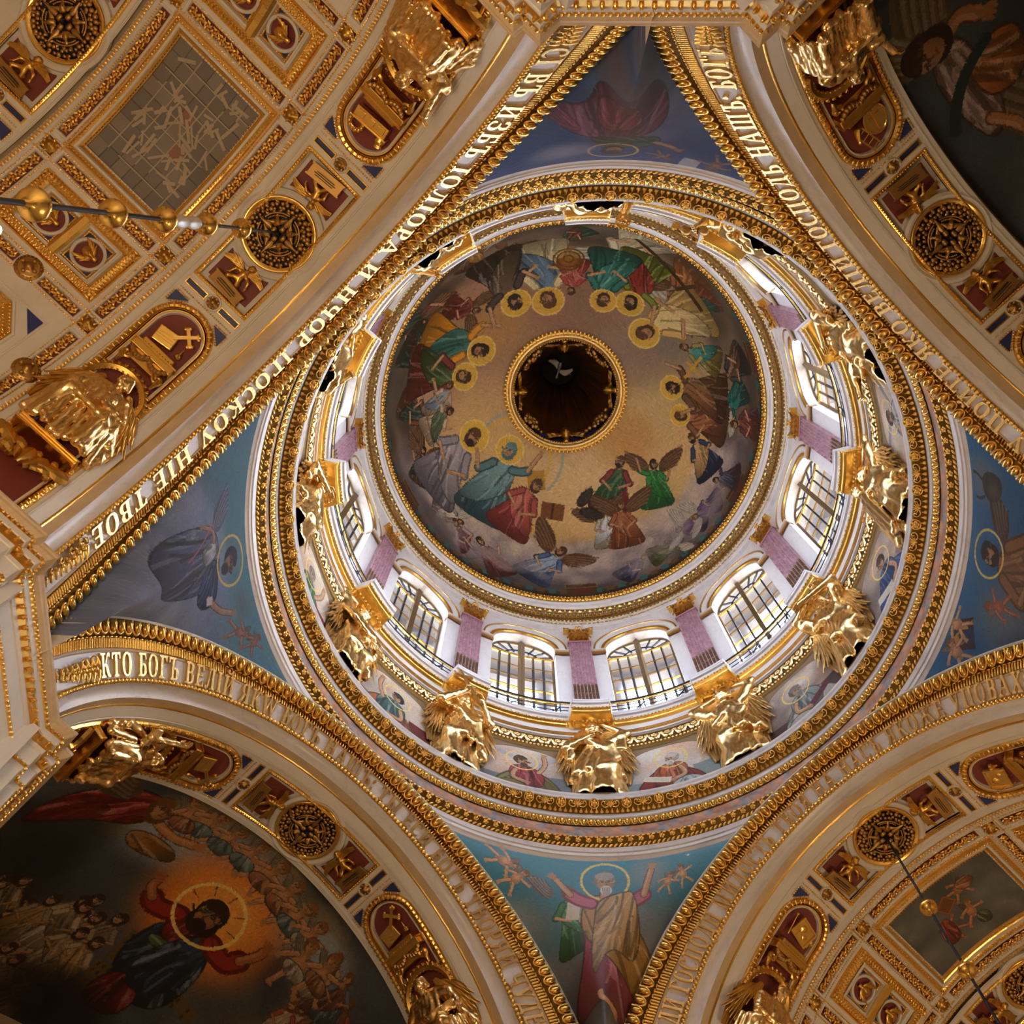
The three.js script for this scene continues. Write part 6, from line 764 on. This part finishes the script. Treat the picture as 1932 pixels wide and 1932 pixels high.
for (const [arm, b] of bands) {
  const d = DCB + b * 7.38, nm = bandName[arm + b], t = place3('medallion', 'round gilt-rimmed fruit medallion, ' + nm, 'medallion', 'medallions at the crowns of the arches', arm, 0, d);
  part('rim', medG.rim, M.gold, t); part('dish', medG.dish, M.dark, t); stuff('fruit_wreath', medG.fruit, M.goldDark, t); part('ring_arcs', medG.arcs, M.goldDark, t); part('cherub_heads', medG.heads, M.goldDark, t); part('hook', medG.hook, M.iron, t);
  for (const s of [-1, 1]) {
    const c = place3('cherub_relief', 'gilt cherub with tablet, ' + endW[arm][s] + ' side, ' + nm, 'relief', 'cherubs beside the medallions', arm, s * 1.62 * DEG, d);
    const fl = (g) => flatOn(tf(g, [0, 0, 0], [0, 0, s * PI / 2], 1)); // figure's up towards the medallion
    const pf = part('cherub', fl(tf(puttoG, [s * .05, -.3, 0], [0, 0, s * .25], 1.0)), M.goldSoft, c); for (const q of [-1, 1]) part('wing', fl(tf(wingGeo(.62, .26, q, .1, 3), [q * .12, .2, .06], [0, 0, q * 1.5])), M.goldSoft, c);
    part('tablet', fl(tf(tabletG, [0, -.38, .17], [.35, 0, s * .1], [1.05, .95, 1])), M.goldDark, c); const ln = []; for (let i = 0; i < 4; i++) ln.push(box(.66 - .1 * (i % 2), .018, .01, [0, -.28 - i * .06, .235 + i * .02], [.35, 0, s * .1])); part('incised_lines', fl(merge(ln)), M.dark, c);
    const r = mesh('rosette', ROSF, M.goldDark); r.scale.setScalar(.85); onVault(r, arm, s * 2.57 * DEG, d - .02); r.scale.setScalar(.85); r.userData = { label: 'small bronze rosette on blue strip, ' + endW[arm][s] + ' side, ' + nm, category: 'rosette', group: 'rosettes on the blue strips' };
  }
}
// seated figure on a slab before an altar, set in the long red panels
function seatedGeo(o) {
  const m = o.m ?? 1, X = (c) => { const q = c.slice(); q[0] *= m; q[3] *= m; return q; }, hp = [.03 * m, .875, .18]; seed(640 + (o.yaw * 10 | 0));
  const caps = [[0, .46, .1, .03, .7, .12, .11, .11], [-.12, .74, .12, .15, .73, .14, .055, .055], [.02, .76, .13, .03, .85, .15, .038, .035], [-.07, .45, .12, -.2, .4, .26, .085, .075, .03], [-.2, .4, .26, -.15, .12, .2, .06, .045, .03], [.08, .44, .14, .18, .36, .3, .085, .08, .03], [.18, .36, .3, .2, .1, .22, .06, .045, .03], [-.15, .08, .2, -.17, .03, .27, .035, .03], [.2, .08, .22, .23, .03, .28, .035, .03]].map(X);
  const M_ = (P) => P.map(([x, y, z]) => [x * m, y, z]);
  caps.push(...strands(M_([[-.29, .42, .14], [-.21, .42, .3], [0, .38, .24], [.18, .38, .35], [.27, .36, .18]]), M_([[-.33, .06, .1], [-.2, .03, .24], [.03, .03, .18], [.2, .04, .27], [.33, .05, .12]]), 13, .036, .042, .03)); // skirt over the knees
  caps.push(...strands(M_([[-.15, .73, .18], [.02, .75, .22], [.16, .72, .18]]), M_([[-.14, .46, .24], [.02, .44, .27], [.15, .44, .25]]), 9, .03, .028, .012)); // bodice
  caps.push(...strands(M_([[-.16, .5, .18], [-.2, .42, .3]]), M_([[.16, .44, .3], [.2, .34, .35]]), 4, .036, .034, .015)); caps.push(...strands(M_([[.15, .72, .12], [.2, .6, .1]]), M_([[.38, .3, .06], [.34, .1, .06]]), 5, .035, .045, .02));
  const ex = [nets(capsField(headCaps(.155, hp, [o.yaw ?? .5, o.pitch ?? .1], o.beard, o.long ?? 1), .022), [hp[0] - .14, .7, .03], [hp[0] + .14, 1.0, .34], .0072)];
  for (const [s, e, h] of o.arms) { caps.push([...s, ...e, .048, .04, .02], [...e, ...h, .04, .028, .02], [...s, ...s.map((v, i) => lerp(v, e[i], .7)), .062, .055, .02]); const q = s.map((v, i) => lerp(v, e[i], .55)); caps.push(...strands([q, e], [[q[0], q[1] - .13, q[2] - .02], [e[0], e[1] - .16, e[2] - .03]], 4, .032, .026, .014)); ex.push(...hand(e, h, .03)); }
  for (const w of o.swags ?? []) for (const d of [-.03, 0, .03]) for (let i = 0; i < w.length - 1; i++) caps.push([w[i][0], w[i][1] + d, w[i][2], w[i + 1][0], w[i + 1][1] + d, w[i + 1][2], .033, .03, .014]);
  const f0 = capsField(caps, .04), f = (x, y, z) => Math.max(f0(x, y, z) + (y < .73 ? fold(x, y, z, 60, .003) : 0), -z - .02);
  return merge([nets(f, [-.48, -.06, -.06], [.5, 1.0, .46], .0135), ...ex]);
}
const SEAT = [
  { arms: [[[-.15, .72, .14], [-.26, .56, .2], [-.12, .5, .26]], [[.16, .71, .15], [.27, .54, .22], [.1, .52, .3]]], yaw: -.6, swags: [[[-.12, .7, .2], [.06, .58, .27], [.2, .5, .24], [.34, .36, .12]]] },
  { m: -1, arms: [[[-.15, .72, .14], [-.3, .72, .2], [-.34, .88, .24]], [[.16, .71, .15], [.24, .55, .22], [.12, .46, .3]]], yaw: .7, swags: [[[.12, .7, .2], [-.06, .56, .26], [-.26, .5, .2], [-.36, .62, .14]]], beard: 1 },
  { arms: [[[-.15, .72, .14], [-.22, .54, .24], [.0, .5, .3]], [[.16, .71, .15], [.3, .64, .18], [.36, .5, .22]]], yaw: .2, beard: 1, swags: [[[-.14, .5, .22], [.1, .46, .32], [.3, .5, .18]]] },
];
const altarG = (() => { const vol = (s) => tube(Array.from({ length: 14 }, (_, i) => V(s * (.46 + .13 * Math.cos(i * .5 + 2.6) * (1 - i / 17)), .02 + .13 * Math.sin(i * .5 + 2.6) * (1 - i / 17), .16)), .055, 24, 7); const gr = []; for (let j = 0; j < 2; j++) for (let i = 0; i < 12; i++) { const q = i / 11 * 2 - 1; gr.push(ball(.05 + .02 * (i % 2), [(j - .5) * .5 + q * .22, .22 - .12 * (1 - q * q), .26], 1, 7)); } return { body: merge([tf(new RoundedBoxGeometry(1.16, .2, .34, 2, .03), [0, .34, .12]), tf(new RoundedBoxGeometry(.9, .2, .28, 2, .03), [0, .52, .1]), box(1.22, .05, .38, [0, .45, .12]), box(.86, .3, .22, [0, .12, .08]), vol(1), vol(-1), ...[-1, 1].map((s) => tf(U_.leaf, [s * .5, -.12, .14], [0, 0, PI], [.26, .4, .3]))]), gar: merge(gr), moul: merge(Array.from({ length: 11 }, (_, i) => tf(U_.egg, [-.42 + i * .084, .46, .26], [0, 0, 0], [.1, .12, .1]))) }; })();
const baseG = (() => { const l = []; for (let i = 0; i < 7; i++) { const a = (i - 3) * .36; l.push(tf(U_.leaf, [Math.sin(a) * .62, -Math.cos(a) * .3 - .1, .16], [0, 0, PI - a], [.44, .62, .5])); } for (let i = 0; i < 9; i++) l.push(ball(rr(.09, .15), [rr(-.6, .6), rr(-.5, .0), rr(.1, .25)], 1, 8)); return merge(l); })();
const plinthG = merge([tf(new RoundedBoxGeometry(1.75, .2, .5, 2, .02), [0, 0, .22]), box(1.82, .05, .55, [0, .1, .22]), box(1.8, .05, .54, [0, -.1, .22]), box(1.7, .03, .56, [0, 0, .22])]);
const nimbus = (() => { const l = []; for (let i = 0; i < 42; i++) { const a = -.4 + i / 41 * (PI + .8), r = .72; l.push(tf(U_.leaf, [Math.cos(a) * r, Math.sin(a) * r, .06], [0, 0, a - PI / 2 + (i % 2 ? .6 : -.6)], [.2, .24, .22])); } l.push(tube(Array.from({ length: 24 }, (_, i) => { const a = -.4 + i / 23 * (PI + .8); return V(Math.cos(a) * .72, Math.sin(a) * .72, .05); }), .09, 40, 7)); return merge(l); })();
const EMB = { // emblems at the rounded end of each panel; y up towards the crown
  cross: () => [['book', merge([tf(new RoundedBoxGeometry(.6, .5, .16, 2, .03), [-.15, .05, .12], [0, 0, .15]), ...[0, 1, 2].map((i) => box(.5, .012, .01, [-.15, -.04 + i * .08, .205], [0, 0, .15]))])], ['cross', tf(merge([box(.1, .66, .07), box(.5, .1, .07, [0, .08, 0]), ...[[0, .33], [.25, .08], [-.25, .08]].flatMap(([a, b]) => [-1, 0, 1].map((q) => ball(.055, [a + (a ? 0 : q * .055), b + (a ? q * .055 : 0) + (a ? 0 : q ? 0 : .04), 0], [1, 1, .6], 8)))]), [.22, .42, .18], [0, 0, -.75])], ['finial', merge([ball(.09, [.42, -.12, .14], 1, 12), cap([.42, -.02, .14], [.42, .14, .14], .03, .01)])]],
  table: () => [['table', tf(merge([box(1.0, .3, .16, [0, 0, .1]), box(1.14, .05, .2, [0, .18, .12]), ...[-.32, 0, .32].map((q) => tf(new RoundedBoxGeometry(.22, .18, .04, 2, .01), [q, 0, .2]))]), [0, .05, .04], [0, 0, .1])], ['jug', tf(new THREE.LatheGeometry([[.001, 0], [.1, 0], [.15, .1], [.09, .22], [.11, .3]].map(([a, b]) => new THREE.Vector2(a, b)), 16), [-.42, .2, .14], [0, 0, .2])], ['wreath', tf(merge([new THREE.TorusGeometry(.18, .06, 8, 20), ...Array.from({ length: 12 }, (_, i) => ball(.06, [Math.cos(i / 2) * .2, Math.sin(i / 2) * .2, .05], 1, 7))]), [.3, .42, .12])]],
  icon: () => [['icon_board', tf(merge([new RoundedBoxGeometry(.72, .62, .08, 2, .02), ...[[.72, .06, 0, .3], [.72, .06, 0, -.3]].map(([w, h, a, b]) => box(w, h, .04, [a, b, .05])), box(.06, .62, .04, [.34, 0, .05]), box(.06, .62, .04, [-.34, 0, .05]), ball(.13, [-.08, .08, .03], [1, 1, .4]), ball(.1, [.12, -.08, .03], [1, 1, .4]), box(.3, .3, .04, [0, -.14, .03])]), [0, .22, .18], [0, 0, -.25])], ['staff', merge([cap([-.4, -.1, .14], [-.5, .55, .18], .02, .015), ball(.05, [-.5, .56, .18], 1, 8)])], ['cup', tf(new THREE.LatheGeometry([[.001, 0], [.1, 0], [.03, .05], [.03, .12], [.12, .2], [.13, .28]].map(([a, b]) => new THREE.Vector2(a, b)), 16), [.4, -.1, .14])]],
  shield: () => [['shield', tf(merge([tf(new THREE.CylinderGeometry(.32, .32, .06, 32), [0, 0, 0], [PI / 2, 0, 0], [1, 1, 1.25]), tf(new THREE.TorusGeometry(.32, .03, 6, 32), [0, 0, .03], [0, 0, 0], [1, 1.25, 1]), box(.06, .6, .05, [0, 0, .04]), box(.34, .06, .05, [0, -.12, .04])]), [-.2, .1, .14])], ['ladder', tf(merge([box(.04, .8, .04, [-.12, 0, 0]), box(.04, .8, .04, [.12, 0, 0]), ...[-.3, -.1, .1, .3].map((q) => box(.26, .03, .03, [0, q, 0]))]), [.2, .42, .16], [0, 0, .3])], ['dove', merge([cap([.32, .0, .14], [.4, .22, .16], .1, .06), ball(.06, [.42, .3, .18], 1, 8)])]],
};
const FIGL = { ul: { '-1': ['woman in heavy folds with bowed head, book and gilt cross above', 0, 'cross'], 1: ['figure with raised arm and flying scarf, small table and wreath above', 1, 'table'] }, lr: { 1: ['figure below a gilt framed icon board and cup', 2, 'icon'], '-1': ['figure with icon board hidden at the right picture edge', 0, 'icon'] }, ll: { 1: ['silvery draped figure below a book', 1, 'cross'], '-1': ['figure below a cross and book', 2, 'cross'] }, ur: { '-1': ['draped figure above a cross shield and ladder', 1, 'shield'], 1: ['dim figure at the right edge', 0, 'shield'] } };
const seatG = SEAT.map(seatedGeo);
const vb = (g, sg, y, sc, d) => bend(toVault(g.clone(), sg, y, d, sc));
for (const arm in ARMS) for (const s of [-1, 1]) {
  const [text, v, em] = FIGL[arm][s], d = DCB, t = thing('seated_figure_relief', 'gilt relief of a seated ' + text, 'relief', 'seated figures in the long red panels'); t.rotation.y = ARMS[arm]; t.position.y = HS + RV;
  part('plinth', vb(plinthG, s, 8.75, .98, d), M.gold, t); part('acanthus_base', vb(baseG, s, 9.0, 1.25, d), M.goldSoft, t); part('figure', vb(seatG[v], s, 8.6, 2.95, d), M.goldPale, t);
  part('leaf_arch', vb(nimbus, s, 6.35, 1.18, d), M.goldSoft, t); part('altar', vb(altarG.body, s, 5.2, 1.12, d), M.goldSoft, t); part('garland', vb(altarG.gar, s, 5.2, 1.12, d), M.goldDark, t); part('egg_moulding', vb(altarG.moul, s, 5.2, 1.12, d), M.gold, t);
  if (v !== 1) for (const q of [-1, 1]) part('wing', vb(tf(wingGeo(.62, .2, q, .1, 4), [q * .16, .72, .06], [0, 0, q * .35]), s, 8.6, 2.95, d), M.goldSoft, t);
  for (const [n, g] of EMB[em]()) part(n, vb(g, s, 4.2, .98, d), M.gold, t);
}
for (const arm of ['ul', 'lr']) for (const [s, d] of cofG.oct) { const side = endW[arm][Math.sign(s)], t = place3('eagle_relief', 'dark gilt eagle relief in the octagon, ' + side + ' half, ' + (arm === 'ul' ? 'left' : 'right') + ' vault', 'relief', 'reliefs in the octagonal coffers', arm, s * DEG, d); part('body', flatOn(tf(nets(capsField([[0, -.3, 0, 0, .2, .05, .2, .22], [0, .2, .05, .1, .45, .08, .14, .1], [0, -.3, 0, 0, -.6, 0, .16, .08]], .15), [-.5, -.8, -.3], [.5, .8, .4], .05), [0, 0, -.12])), M.goldDark, t); for (const q of [-1, 1]) part('wing', flatOn(tf(wingGeo(.95, .5, q, .1, 4), [q * .12, .15, -.08], [0, 0, q * 1.0])), M.goldDark, t); }
// ---------- inscriptions and their end ornaments ----------
const font = await new FontLoader().loadAsync('fonts/droid/droid_serif_bold.typeface.json');
const glyph = {}; const letter = (c) => glyph[c] ??= (() => { const sp = font.generateShapes(c, 1); const g = new THREE.ExtrudeGeometry(sp, { depth: .09, bevelEnabled: true, bevelSize: .02, bevelThickness: .02, bevelSegments: 1, curveSegments: 5 }); g.computeBoundingBox(); const b = g.boundingBox; g.translate(-(b.min.x + b.max.x) / 2, 0, 0); const o = { g: crease(clean(g), 30), w: (b.max.x - b.min.x) }; return o; })();
const orn = (() => { const l = []; for (let i = 0; i < 9; i++) { const t = i / 8, w = .34 * (1 - t * .75); for (const s of [-1, 1]) { l.push(tf(U_.leaf, [s * w * .55, -.1 + t * 1.55, .06], [0, 0, -s * 1.0], [.26 * (1 - .4 * t), .36 * (1 - .4 * t), .3])); if (i % 2 === 0) l.push(tube(Array.from({ length: 9 }, (_, j) => V(s * w * (.5 + .45 * Math.cos(j * .6) * (1 - j / 10)), t * 1.55 + w * .45 * Math.sin(j * .6) * (1 - j / 10), .08)), .03, 16, 5)); } l.push(ball(.1 * (1 - t * .5), [0, t * 1.6, .08], 1, 8)); } return merge(l); })();
const TEXT = { ll: 'КТО БОГЪ ВЕЛІЙ ЯКѠ БОГЪ НАШЪ: ТЫ ЕСИ БОГЪ ТВОРЯЙ ЧУДЕСА', lr: 'БУДИ ГОСПОДИ МИЛОСТЬ ТВОЯ НА НАСЪ ЯКОЖЕ УПОВАХОМЪ НА ТЯ', ul: 'СІ ВЪ ИЗБѢ ІОЛІОРА И НЧОР ІГОСКОУ НІЕ ТВОЕ', ur: 'ПѢСНЬ НОВУ ПОЙТЕ ЯКО ВЕЛІЙ ГОСПОДЬ НАШЪ: БОГЪ' };
for (const arm in ARMS) {
  const t = thing('inscription', 'raised gilt church lettering on the ' + { ul: 'upper left', ur: 'upper right', ll: 'lower left', lr: 'lower right' }[arm] + ' arch', 'inscription'); t.rotation.y = ARMS[arm];
  const s = TEXT[arm].replace(/Ѡ/g, font.data.glyphs['Ѡ'] ? 'Ѡ' : 'W').replace(/Ѣ/g, font.data.glyphs['Ѣ'] ? 'Ѣ' : 'Ъ'), t0 = arm === 'll' ? R(67) : R(66), t1 = -t0, sc = [...s].map((c) => c === ' ' ? .55 : letter(c).w + .16), tot = sc.reduce((a, b) => a + b, 0); let acc = 0;
  // read from below facing the arch: the text runs from +x to -x
  [...s].forEach((c, i) => { const q = acc + sc[i] / 2; acc += sc[i]; if (c === ' ') return; const L = letter(c), th = lerp(t0, t1, q / tot), o = part('letter', L.g, M.goldPale, t), m = archM(EDGE.p1, EDGE.e3, .2, th, 1, .01), X = V(), Y = V(), Z = V(); m.extractBasis(X, Y, Z); const P = V().setFromMatrixPosition(m); const m2 = basis(X.x < 0 ? X : X.clone().negate(), Y, Z, P); const wS = (t0 - t1) * 8.7 / tot; m2.scale(V(Math.min(wS, .62), .62 - .3 * Math.max(0, Math.cos(th) - .75), .7)); m2.decompose(o.position, o.quaternion, o.scale); });
  for (const sg of [-1, 1]) { const o = mesh('acanthus_ornament', orn, M.gold); const m = archM(EDGE.p1, EDGE.e3, .5, sg * R(68.5), 1, .02), X = V(), Y = V(), Z = V(); m.extractBasis(X, Y, Z); const P = V().setFromMatrixPosition(m).applyMatrix4(M4().makeRotationY(ARMS[arm])); const D = X.clone().multiplyScalar(Math.sign(X.y) > 0 ? -1 : 1), m2 = M4().makeRotationY(ARMS[arm]).multiply(basis(D.clone().cross(Z), D, Z, V(0, 0, 0))).setPosition(P); m2.decompose(o.position, o.quaternion, o.scale); o.userData = { label: 'gilt acanthus ornament at the ' + endW[arm][sg] + ' end of the ' + { ul: 'upper left', ur: 'upper right', ll: 'lower left', lr: 'lower right' }[arm] + ' lettering', category: 'ornament', group: 'acanthus ornaments ending the inscriptions' }; }
}
// ---------- impost cornices on the four piers ----------
{
  const lip = [[7.05, 15.5], [7.05, 10.75], [7.28, 10.72], [7.3, 10.27], [7.85, 10.27], [10.27, 7.85], [10.27, 7.3], [10.72, 7.28], [10.75, 7.05], [15.5, 7.05]];
  const conv = (g, sx, sz) => { g = clean(g); const p = g.attributes.position; for (let i = 0; i < p.count; i++) { const x = p.getX(i), z = p.getY(i), y = p.getZ(i); p.setXYZ(i, x * sx, y, z * sz); } g.computeVertexNormals(); return g; };
  const T = 23.55, run = (prof) => runPath(lip, prof.map(([o, y]) => [o, T + y]), false, 4), row = (u, st, o, y) => { const m = lip.map((p) => p.slice()), q = miter(m, false).map((n, i) => [m[i][0] + n[0] * o, m[i][1] + n[1] * o]); return rowPath(u, q, st, 0, T + y, false); };
  const G = { lip: run([[.9, 0], [.02, 0], [0, -.03], [0, -.12], [.03, -.15], [.05, -.22], [.12, -.3], [.15, -.32]]), bed1: run([[.15, -.32], [.17, -.42]]), white1: run([[.17, -.42], [.19, -.6], [.22, -.62]]), bed2: run([[.22, -.62], [.28, -.86]]), white2: run([[.28, -.86], [.3, -.98], [.33, -1.0], [.33, -1.5], [.35, -1.52]]), bed3: run([[.35, -1.52], [.37, -1.62]]), pier: run([[.37, -1.62], [.4, -1.8], [.4, -23.5]]), b1: row(unitS(U_.bead, .1, .12, .12), .13, .15, -.37), e1: row(unitS(U_.egg, .17, .2, .22), .24, .23, -.74), h1: row(unitS(U_.leaf, .12, .16, .2), .24, .24, -.8), b2: row(unitS(U_.bead, .09, .1, .1), .12, .35, -1.57) };
  const C = {}; for (const k in G) C[k] = G[k];
  for (const [n, sx, sz] of [['left', -1, -1], ['top', -1, 1], ['right', 1, 1], ['bottom', 1, -1]]) { const t = trim('impost cornice of the ' + n + ' pier'), g = (k) => conv(C[k].clone(), sx, sz); part('cream_lip', g('lip'), M.cream, t); part('white_band', g('white1'), M.stucco, t); part('white_band', g('white2'), M.stucco, t); part('pier_face', g('pier'), M.stucco, t); for (const k of ['bed1', 'bed2', 'bed3']) part('gilt_bed', g(k), M.goldSoft, t); for (const k of ['b1', 'e1', 'h1', 'b2']) stuff('gilt_row', g(k), M.gold, t); }
}
// ---------- chandelier rods and chandeliers (the lamps hang below the picture's edge) ----------
function chandelier(arm, top, foot, label, watts) {
  const t = thing('chandelier', label, 'chandelier'), A = V(...top), Bv = V(...foot), d = Bv.clone().sub(A), L = d.length(), at = (y) => A.clone().addScaledVector(d, (A.y - y) / (A.y - Bv.y));
  part('rod', cap([...A], [...Bv], .035, .045, 8), M.iron, t);
  const knob = merge([new THREE.LatheGeometry([[.001, -.34], [.05, -.33], [.06, -.22], [.13, -.18], [.22, -.1], [.24, 0], [.22, .06], [.12, .1], [.07, .16], [.09, .2], [.06, .26], [.05, .34], [.001, .35]].map(([r, y]) => new THREE.Vector2(r, y)), 20)]), ys = arm === 'ul' ? [27, 24.2, 21.6, 19.1, 16.3] : [27.2, 24.6, 21.4, 18.5];
  for (const y of ys) { const k = part('knob', knob, M.gold, t); k.position.copy(at(y)); k.quaternion.setFromUnitVectors(V(0, 1, 0), d.clone().negate().normalize()); }
  if (arm === 'ul') for (const y of [23.3, 22.5]) { const k = part('glass_baluster', ball(.5, [0, 0, 0], [.26, .9, .26], 16), M.silver, t); k.position.copy(at(y)); }
  const cy = foot[1]; const ring = (r, y, q) => new THREE.TorusGeometry(r, q, 8, 64).rotateX(PI / 2).translate(foot[0], y, foot[2]);
  part('frame', merge([ring(1.7, cy - .6, .09), ring(1.1, cy - .1, .07), ...Array.from({ length: 8 }, (_, i) => { const a = i * PI / 4; return tube([V(foot[0], cy, foot[2]), V(foot[0] + Math.cos(a) * .9, cy - 1.1, foot[2] + Math.sin(a) * .9), V(foot[0] + Math.cos(a) * 1.7, cy - .6, foot[2] + Math.sin(a) * 1.7)], .05, 16, 6); })]), M.gold, t);
  const bulb = std({ color: lin(1, .9, .7), emissive: lin(1, .72, .42), emissiveIntensity: 6 }), bg = tf(new THREE.SphereGeometry(.07, 10, 8), [0, 0, 0], [0, 0, 0], [1, 1.9, 1]);
  for (let i = 0; i < 12; i++) { const a = i / 12 * 2 * PI, p = [foot[0] + Math.cos(a) * 1.7, cy - .3, foot[2] + Math.sin(a) * 1.7], b = part('bulb', bg, bulb, t); b.position.set(...p); const c = part('candle', new THREE.CylinderGeometry(.05, .05, .22, 8), M.white, t); c.position.set(p[0], p[1] - .2, p[2]);
    if (i % 2 === 0) { const l = new THREE.PointLight(lin(1, .76, .50), watts / 6, 0, 2); l.position.set(...p); l.castShadow = true; l.shadow.radius = 3; scene.add(l); } }
}
chandelier('ul', [-12.68, 30.75, .03], [-12.95, 12, .27], 'gilded chandelier rod with turned knobs hanging across the left vault', LAMP * 1.5);
chandelier('lr', [12.62, 30.75, 0], [12.62, 12, 0], 'thin chandelier rod with gilt knobs hanging before the right vault', LAMP * 1.15);
renderer.render(scene, camera);
